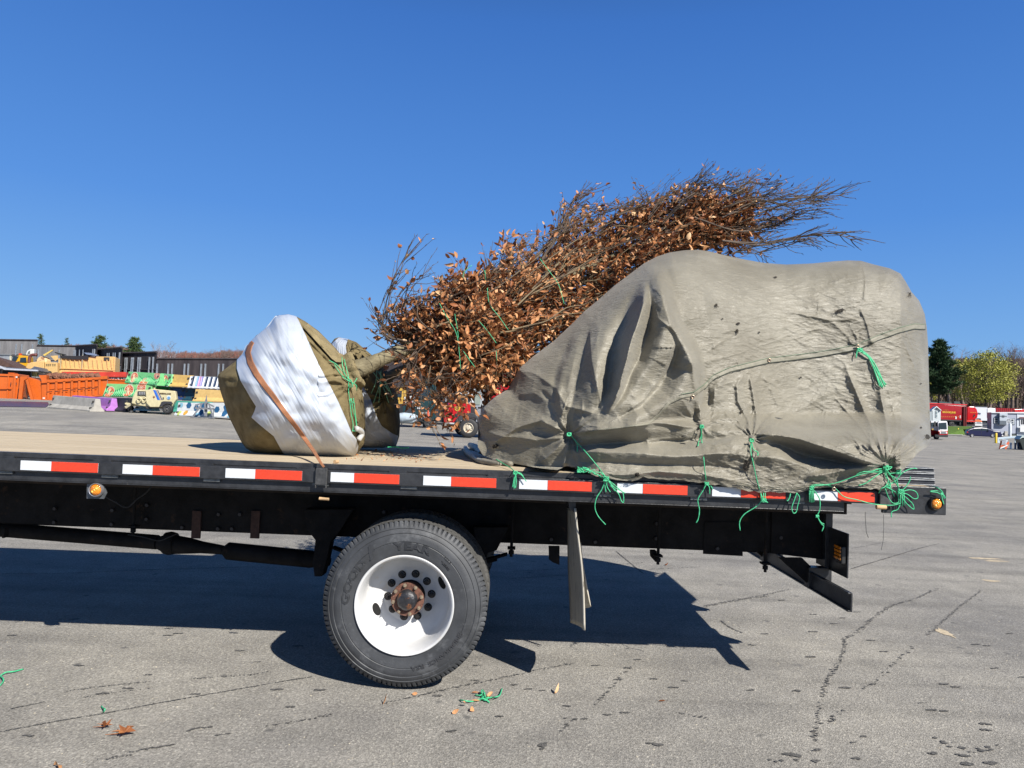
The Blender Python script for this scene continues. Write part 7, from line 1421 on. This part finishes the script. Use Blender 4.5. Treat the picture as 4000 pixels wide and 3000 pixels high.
def leafy_tree(name, base, H, R, seed, label, mt, col, group, nclump=420, leafs=16, cz=.58, ls=.16, ez=.5):
    rn = random.Random(seed); root = thing(name, base, label, 'tree', group); tb = MB(); lb = MB(); base = Vector(base); C = base + Vector((0,0,H*cz)); tr = H*.02
    fork = base + Vector((0,0,H*.22)); tb.tube([base, base + Vector((.1,0,H*.1)), fork], [tr*1.3, tr, tr*.9], 8)
    ends = []
    for k in range(26):
        a = rn.uniform(0, 6.283); e = rn.uniform(.15, 1.35); rr_ = R*rn.uniform(.6,.95); t_ = C + Vector((math.cos(a)*math.cos(e)*rr_, math.sin(a)*math.cos(e)*rr_, math.sin(e)*H*(1-cz)*.85 - H*.05)); mid = fork.lerp(t_, .5) + Vector((rn.uniform(-.4,.4), 0, H*.05)); tb.tube([fork, mid, t_], [tr*.55, tr*.3, tr*.08], 5)
        for j in range(5): s = mid.lerp(t_, rn.random()); tb.tube([s, s + Vector((rn.uniform(-1,1), rn.uniform(-1,1), rn.uniform(-.2,1))) * R*.25], [tr*.12, tr*.03], 3)
    for k in range(nclump):
        a = rn.uniform(0, 6.283); u = rn.uniform(-1, 1); q = rn.uniform(.35, 1) ** .5; s = math.sqrt(1-u*u); lump = 1 + .16*math.sin(a*3+seed) * s + .12*math.sin(u*7+a*2)
        c = C + Vector((math.cos(a)*s*R*q*lump, math.sin(a)*s*R*q*lump, u*H*(ez if u < 0 else (1-cz))*q*lump))
        if c.z < base.z + H*.12: continue
        cr_ = R*rn.uniform(.05,.13)
        for j in range(leafs):
            p = c + Vector((rn.gauss(0,cr_), rn.gauss(0,cr_), rn.gauss(0,cr_*.7))); x = Vector((rn.uniform(-1,1), rn.uniform(-1,1), rn.uniform(-1,1))).normalized(); y = x.cross(Vector((rn.uniform(-1,1), rn.uniform(-1,1), rn.uniform(-1,1)))).normalized(); w = ls*rn.uniform(.6,1.3)
            lb.add([p - x*w, p + y*w*.6, p + x*w, p - y*w*.6], [(0,1,2,3)])
    tb.build('trunk', col, root, True); lb.build('crown', mt, root); return root
def pine(base, H, R, seed, label, mt, group, bend=0, lay=30, dens=1.0):
    rn = random.Random(seed); root = thing('pine_tree', base, label, 'tree', group); base = Vector(base); tb = MB(); lb = MB(); tb.tube([base, base + Vector((0,0,H*.5)), base + Vector((bend,0,H))], [H*.016, H*.011, H*.002], 8)
    for k in range(lay):
        t = .14 + .84*k/lay; z = H*t; r = R * (1.15*(1-t)**.85+.04) * rn.uniform(.62, 1.12) * (.55 + .45*min(1, (t-.1)*5))
        for j in range(rn.choice((4,5,6))):
            a = rn.uniform(0, 6.283); up = rn.uniform(.12, .5); s = base + Vector((0,0,z)); rr_ = r*rn.uniform(.6,1.1); e = s + Vector((math.cos(a)*rr_, math.sin(a)*rr_, rr_*up)); m_ = s.lerp(e, .55) + Vector((0,0,-rr_*.06)); tb.tube([s, m_, e], [H*.004, H*.0025, H*.001], 4)
            for q in range(int((8 + rr_*7)*dens)):
                u = rn.uniform(.28, 1.05); c = (s.lerp(m_, u/.55) if u < .55 else m_.lerp(e, (u-.55)/.45)) + Vector((rn.gauss(0,.22), rn.gauss(0,.22), rn.uniform(-.05,.3))) * (R/3.2)
                for w_ in range(7):
                    d = Vector((rn.uniform(-1,1) + math.cos(a)*.5, rn.uniform(-1,1) + math.sin(a)*.5, rn.uniform(-.1,1.1))).normalized(); L = rn.uniform(.22,.5)*(R/3.2); sd = d.cross(Vector((rn.uniform(-1,1), rn.uniform(-1,1), rn.uniform(-1,1)))).normalized()*L*.13; lb.add([c - sd, c + sd, c + d*L], [(0,1,2)])
    tb.build('trunk', M('pine_bark', (.07,.05,.04), .9), root, True); lb.build('crown', mt, root); return root
def tree_at(fn, xc, ytop, ybase, Y):
    b_ = P(*fn(xc, ybase), Y); t_ = P(*fn(xc, ytop), Y); return (b_.x, Y, b_.z), t_.z - b_.z, F / Y
PG = leafm('pine_needles', (.020,.045,.018), (.05,.10,.035)); PG2 = leafm('pine_needles_light', (.05,.085,.03), (.10,.16,.06)); MY = leafm('maple_flowers', (.27,.27,.04), (.42,.41,.08)); BKB = M('tree_bark', (.06,.05,.045), .9, 0, .3, 3)
GR1 = 'trees beyond the yard on the right'; GR2 = 'trees behind the timber fence'
b_, H, sc = tree_at(RZ, 738, 215, 900, 185); pine(b_, H, 150/2.765/sc*1.75, 5, 'tall dark green pine right of the tarpaulin, in front of the maples', PG, GR1, .3, 30, 1.0)
b_, H, sc = tree_at(RZ, 1240, 345, 960, 190); leafy_tree('maple_tree', b_, H, 305/2.765/sc, 7, 'rounded yellow green maple in spring bloom, the largest bright crown', MY, BKB, GR1, 700, 20, .56, .20, .52)
b_, H, sc = tree_at(RZ, 660, 370, 940, 205); leafy_tree('maple_tree', b_, H, 110/2.765/sc, 8, 'small yellow green maple partly hidden between tarpaulin and pine', MY, BKB, GR1, 180, 12, .6, .28)
BC = (.17,.125,.105); BC2 = (.21,.16,.14)
for i, (x, yt, Y, c, s, lb_) in enumerate([(1400,265,225,BC,1.0,'bare tree with curling dark limbs right of the yellow maple'),(1530,285,215,BC,1.1,'wide bare tree second from the right photo edge'),(1655,275,220,BC,1.1,'bare tree standing at the right photo edge'),(1010,292,240,BC2,1.,'greyish bare tree between the pine and the yellow maple'),(1120,340,245,BC2,1.,'thin bare tree just above the maple crown'),(640,310,240,BC2,.9,'bare tree showing beside the tarpaulin edge left of the pine'),(1290,330,240,BC2,1.,'bare tree above the right shoulder of the maple'),(1580,360,200,(.11,.085,.07),1.,'darker lower bare tree behind the office roof'),(1480,430,198,(.11,.085,.07),1.,'dark bare tree between the maple and the office'),(860,420,235,BC2,1.,'bare tree hidden mostly behind the pine branches'),(1750,300,215,BC,1.,'bare tree just outside the right photo edge')]):
    b_, H, sc = tree_at(RZ, x, yt, 950, Y); bare_tree('bare_tree', b_, H, s, 40 + i, lb_, c, GR1, 4, 1.0)
for i, (x, yt, R, Y, m_, lb_) in enumerate([(372,125,55,105,PG2,'wispy pine top furthest left above the fence'),(622,163,42,108,PG2,'small pine top second from the left above the fence'),(948,152,95,112,PG,'darkest bushy pine above the dark fence step'),(1275,170,105,108,PG2,'broad light green pine right of the darkest one above the fence')]):
    b_, H, sc = tree_at(LZ, x, yt, 520, Y); pine(b_, H, R/2.458/sc*1.7, 60 + i, lb_, PG2, GR2, .2, 24, .65)
for i, (x, yt, Y, c, lb_) in enumerate([(1530,222,170,(.28,.25,.26),'pale bare tree right of the light green pine'),(1620,212,172,(.28,.25,.26),'pale bare tree, tallest above the reddish woods'),(2140,262,190,(.20,.15,.13),'rounded brown bare tree left of the root ball'),(2060,282,195,(.20,.15,.13),'lower brown bare tree beside the rounded one'),(780,225,180,(.24,.20,.20),'faint bare tree between the two middle pines'),(1080,228,185,(.24,.19,.18),'faint bare tree right of the darkest pine'),(2300,270,190,(.2,.15,.13),'bare tree hidden behind the near root ball'),(3760,330,150,(.25,.22,.2),'bare tree seen through the gap under the trunk'),(3600,340,155,(.25,.22,.2),'second bare tree seen through the gap under the trunk')]):
    b_, H, sc = tree_at(LZ, x, yt, 500, Y); bare_tree('bare_tree', b_, H, 1.1, 80 + i, lb_, c, GR2, 4, 1.0)
# far woods: masses nobody could count
def woods(name, fn, line, ybot, Y, cols, n, seed, wst=.10):
    rn = random.Random(seed)
    for ci, c in enumerate(cols):
        b = MB()
        for k in range(n):
            x = rn.uniform(line[0][0], line[-1][0]); yt = float(np.interp(x, [p[0] for p in line], [p[1] for p in line])) + 6*math.sin(x*.09+ci) + 4*math.sin(x*.23); d = rn.uniform(-8, 8); u = rn.random() ** .6; y1 = ybot + (yt - ybot) * u
            q = P(*fn(x, y1), Y + d); a = rn.uniform(-.9,.9); L = rn.uniform(.8, 2.4); e = q - Vector((math.sin(a)*L, rn.uniform(-.4,.4), math.cos(a)*L)); w = wst*rn.uniform(.4,1); b.add([q, e + Vector((w,0,0)), e - Vector((w,0,0))], [(0,1,2)])
            if k % 40 == 0:
                z0 = P(*fn(x, ybot), Y + d); b.tube([z0, P(*fn(x + rn.uniform(-8,8), yt + 8), Y + d)], [.2,.05], 4)
        o = b.build(name, M('%s_%d' % (name, ci), c, .95, 0, .2, 1, spec=.1)); tag(o, ['brown haze of leafless woods along the horizon', 'reddish leafless twigs massed in the far woods'][ci % 2], 'woods', kind='stuff')
    top = [P(*fn(x, y + 26), Y + 9) for x, y in line]; bot = [P(*fn(x, ybot), Y + 9) for x, y in line]; m_ = len(line); b = MB()
    b.add([tuple(p) for p in top] + [tuple(p) for p in bot] + [(p.x, p.y + 30, p.z) for p in top], [(i, i+1, m_+i+1, m_+i) for i in range(m_-1)] + [(i, i+1, 2*m_+i+1, 2*m_+i) for i in range(m_-1)]); o = b.build('wooded_hill', M('wooded_hill_' + name + str(seed), tuple(x*.8 for x in cols[0]), .95, 0, .3, .6, .4, 2, .1)); tag(o, kind='structure')
woods('far_woods', LZ, [(1380,320),(1480,290),(1560,292),(1700,300),(1800,292),(1920,305),(2020,312),(2120,285),(2250,280),(2600,300),(3200,330),(3900,360)], 430, 200, [(.19,.135,.115),(.24,.105,.085)], 7000, 3)
woods('far_woods', LZ, [(-300,250),(300,240),(500,238),(680,228),(780,226),(840,240),(1000,225),(1100,232),(1200,250),(1400,300)], 400, 215, [(.21,.16,.15),(.2,.15,.13)], 4000, 4)
woods('roadside_woods', RZ, [(380,420),(620,400),(800,440),(1000,400),(1100,420),(1250,430),(1400,430),(1550,410),(1900,400)], 960, 250, [(.15,.115,.09),(.17,.13,.11)], 12000, 5, .16)
for (x, y, rx, rz, s) in [(395,78,.0,0,1)]: pass
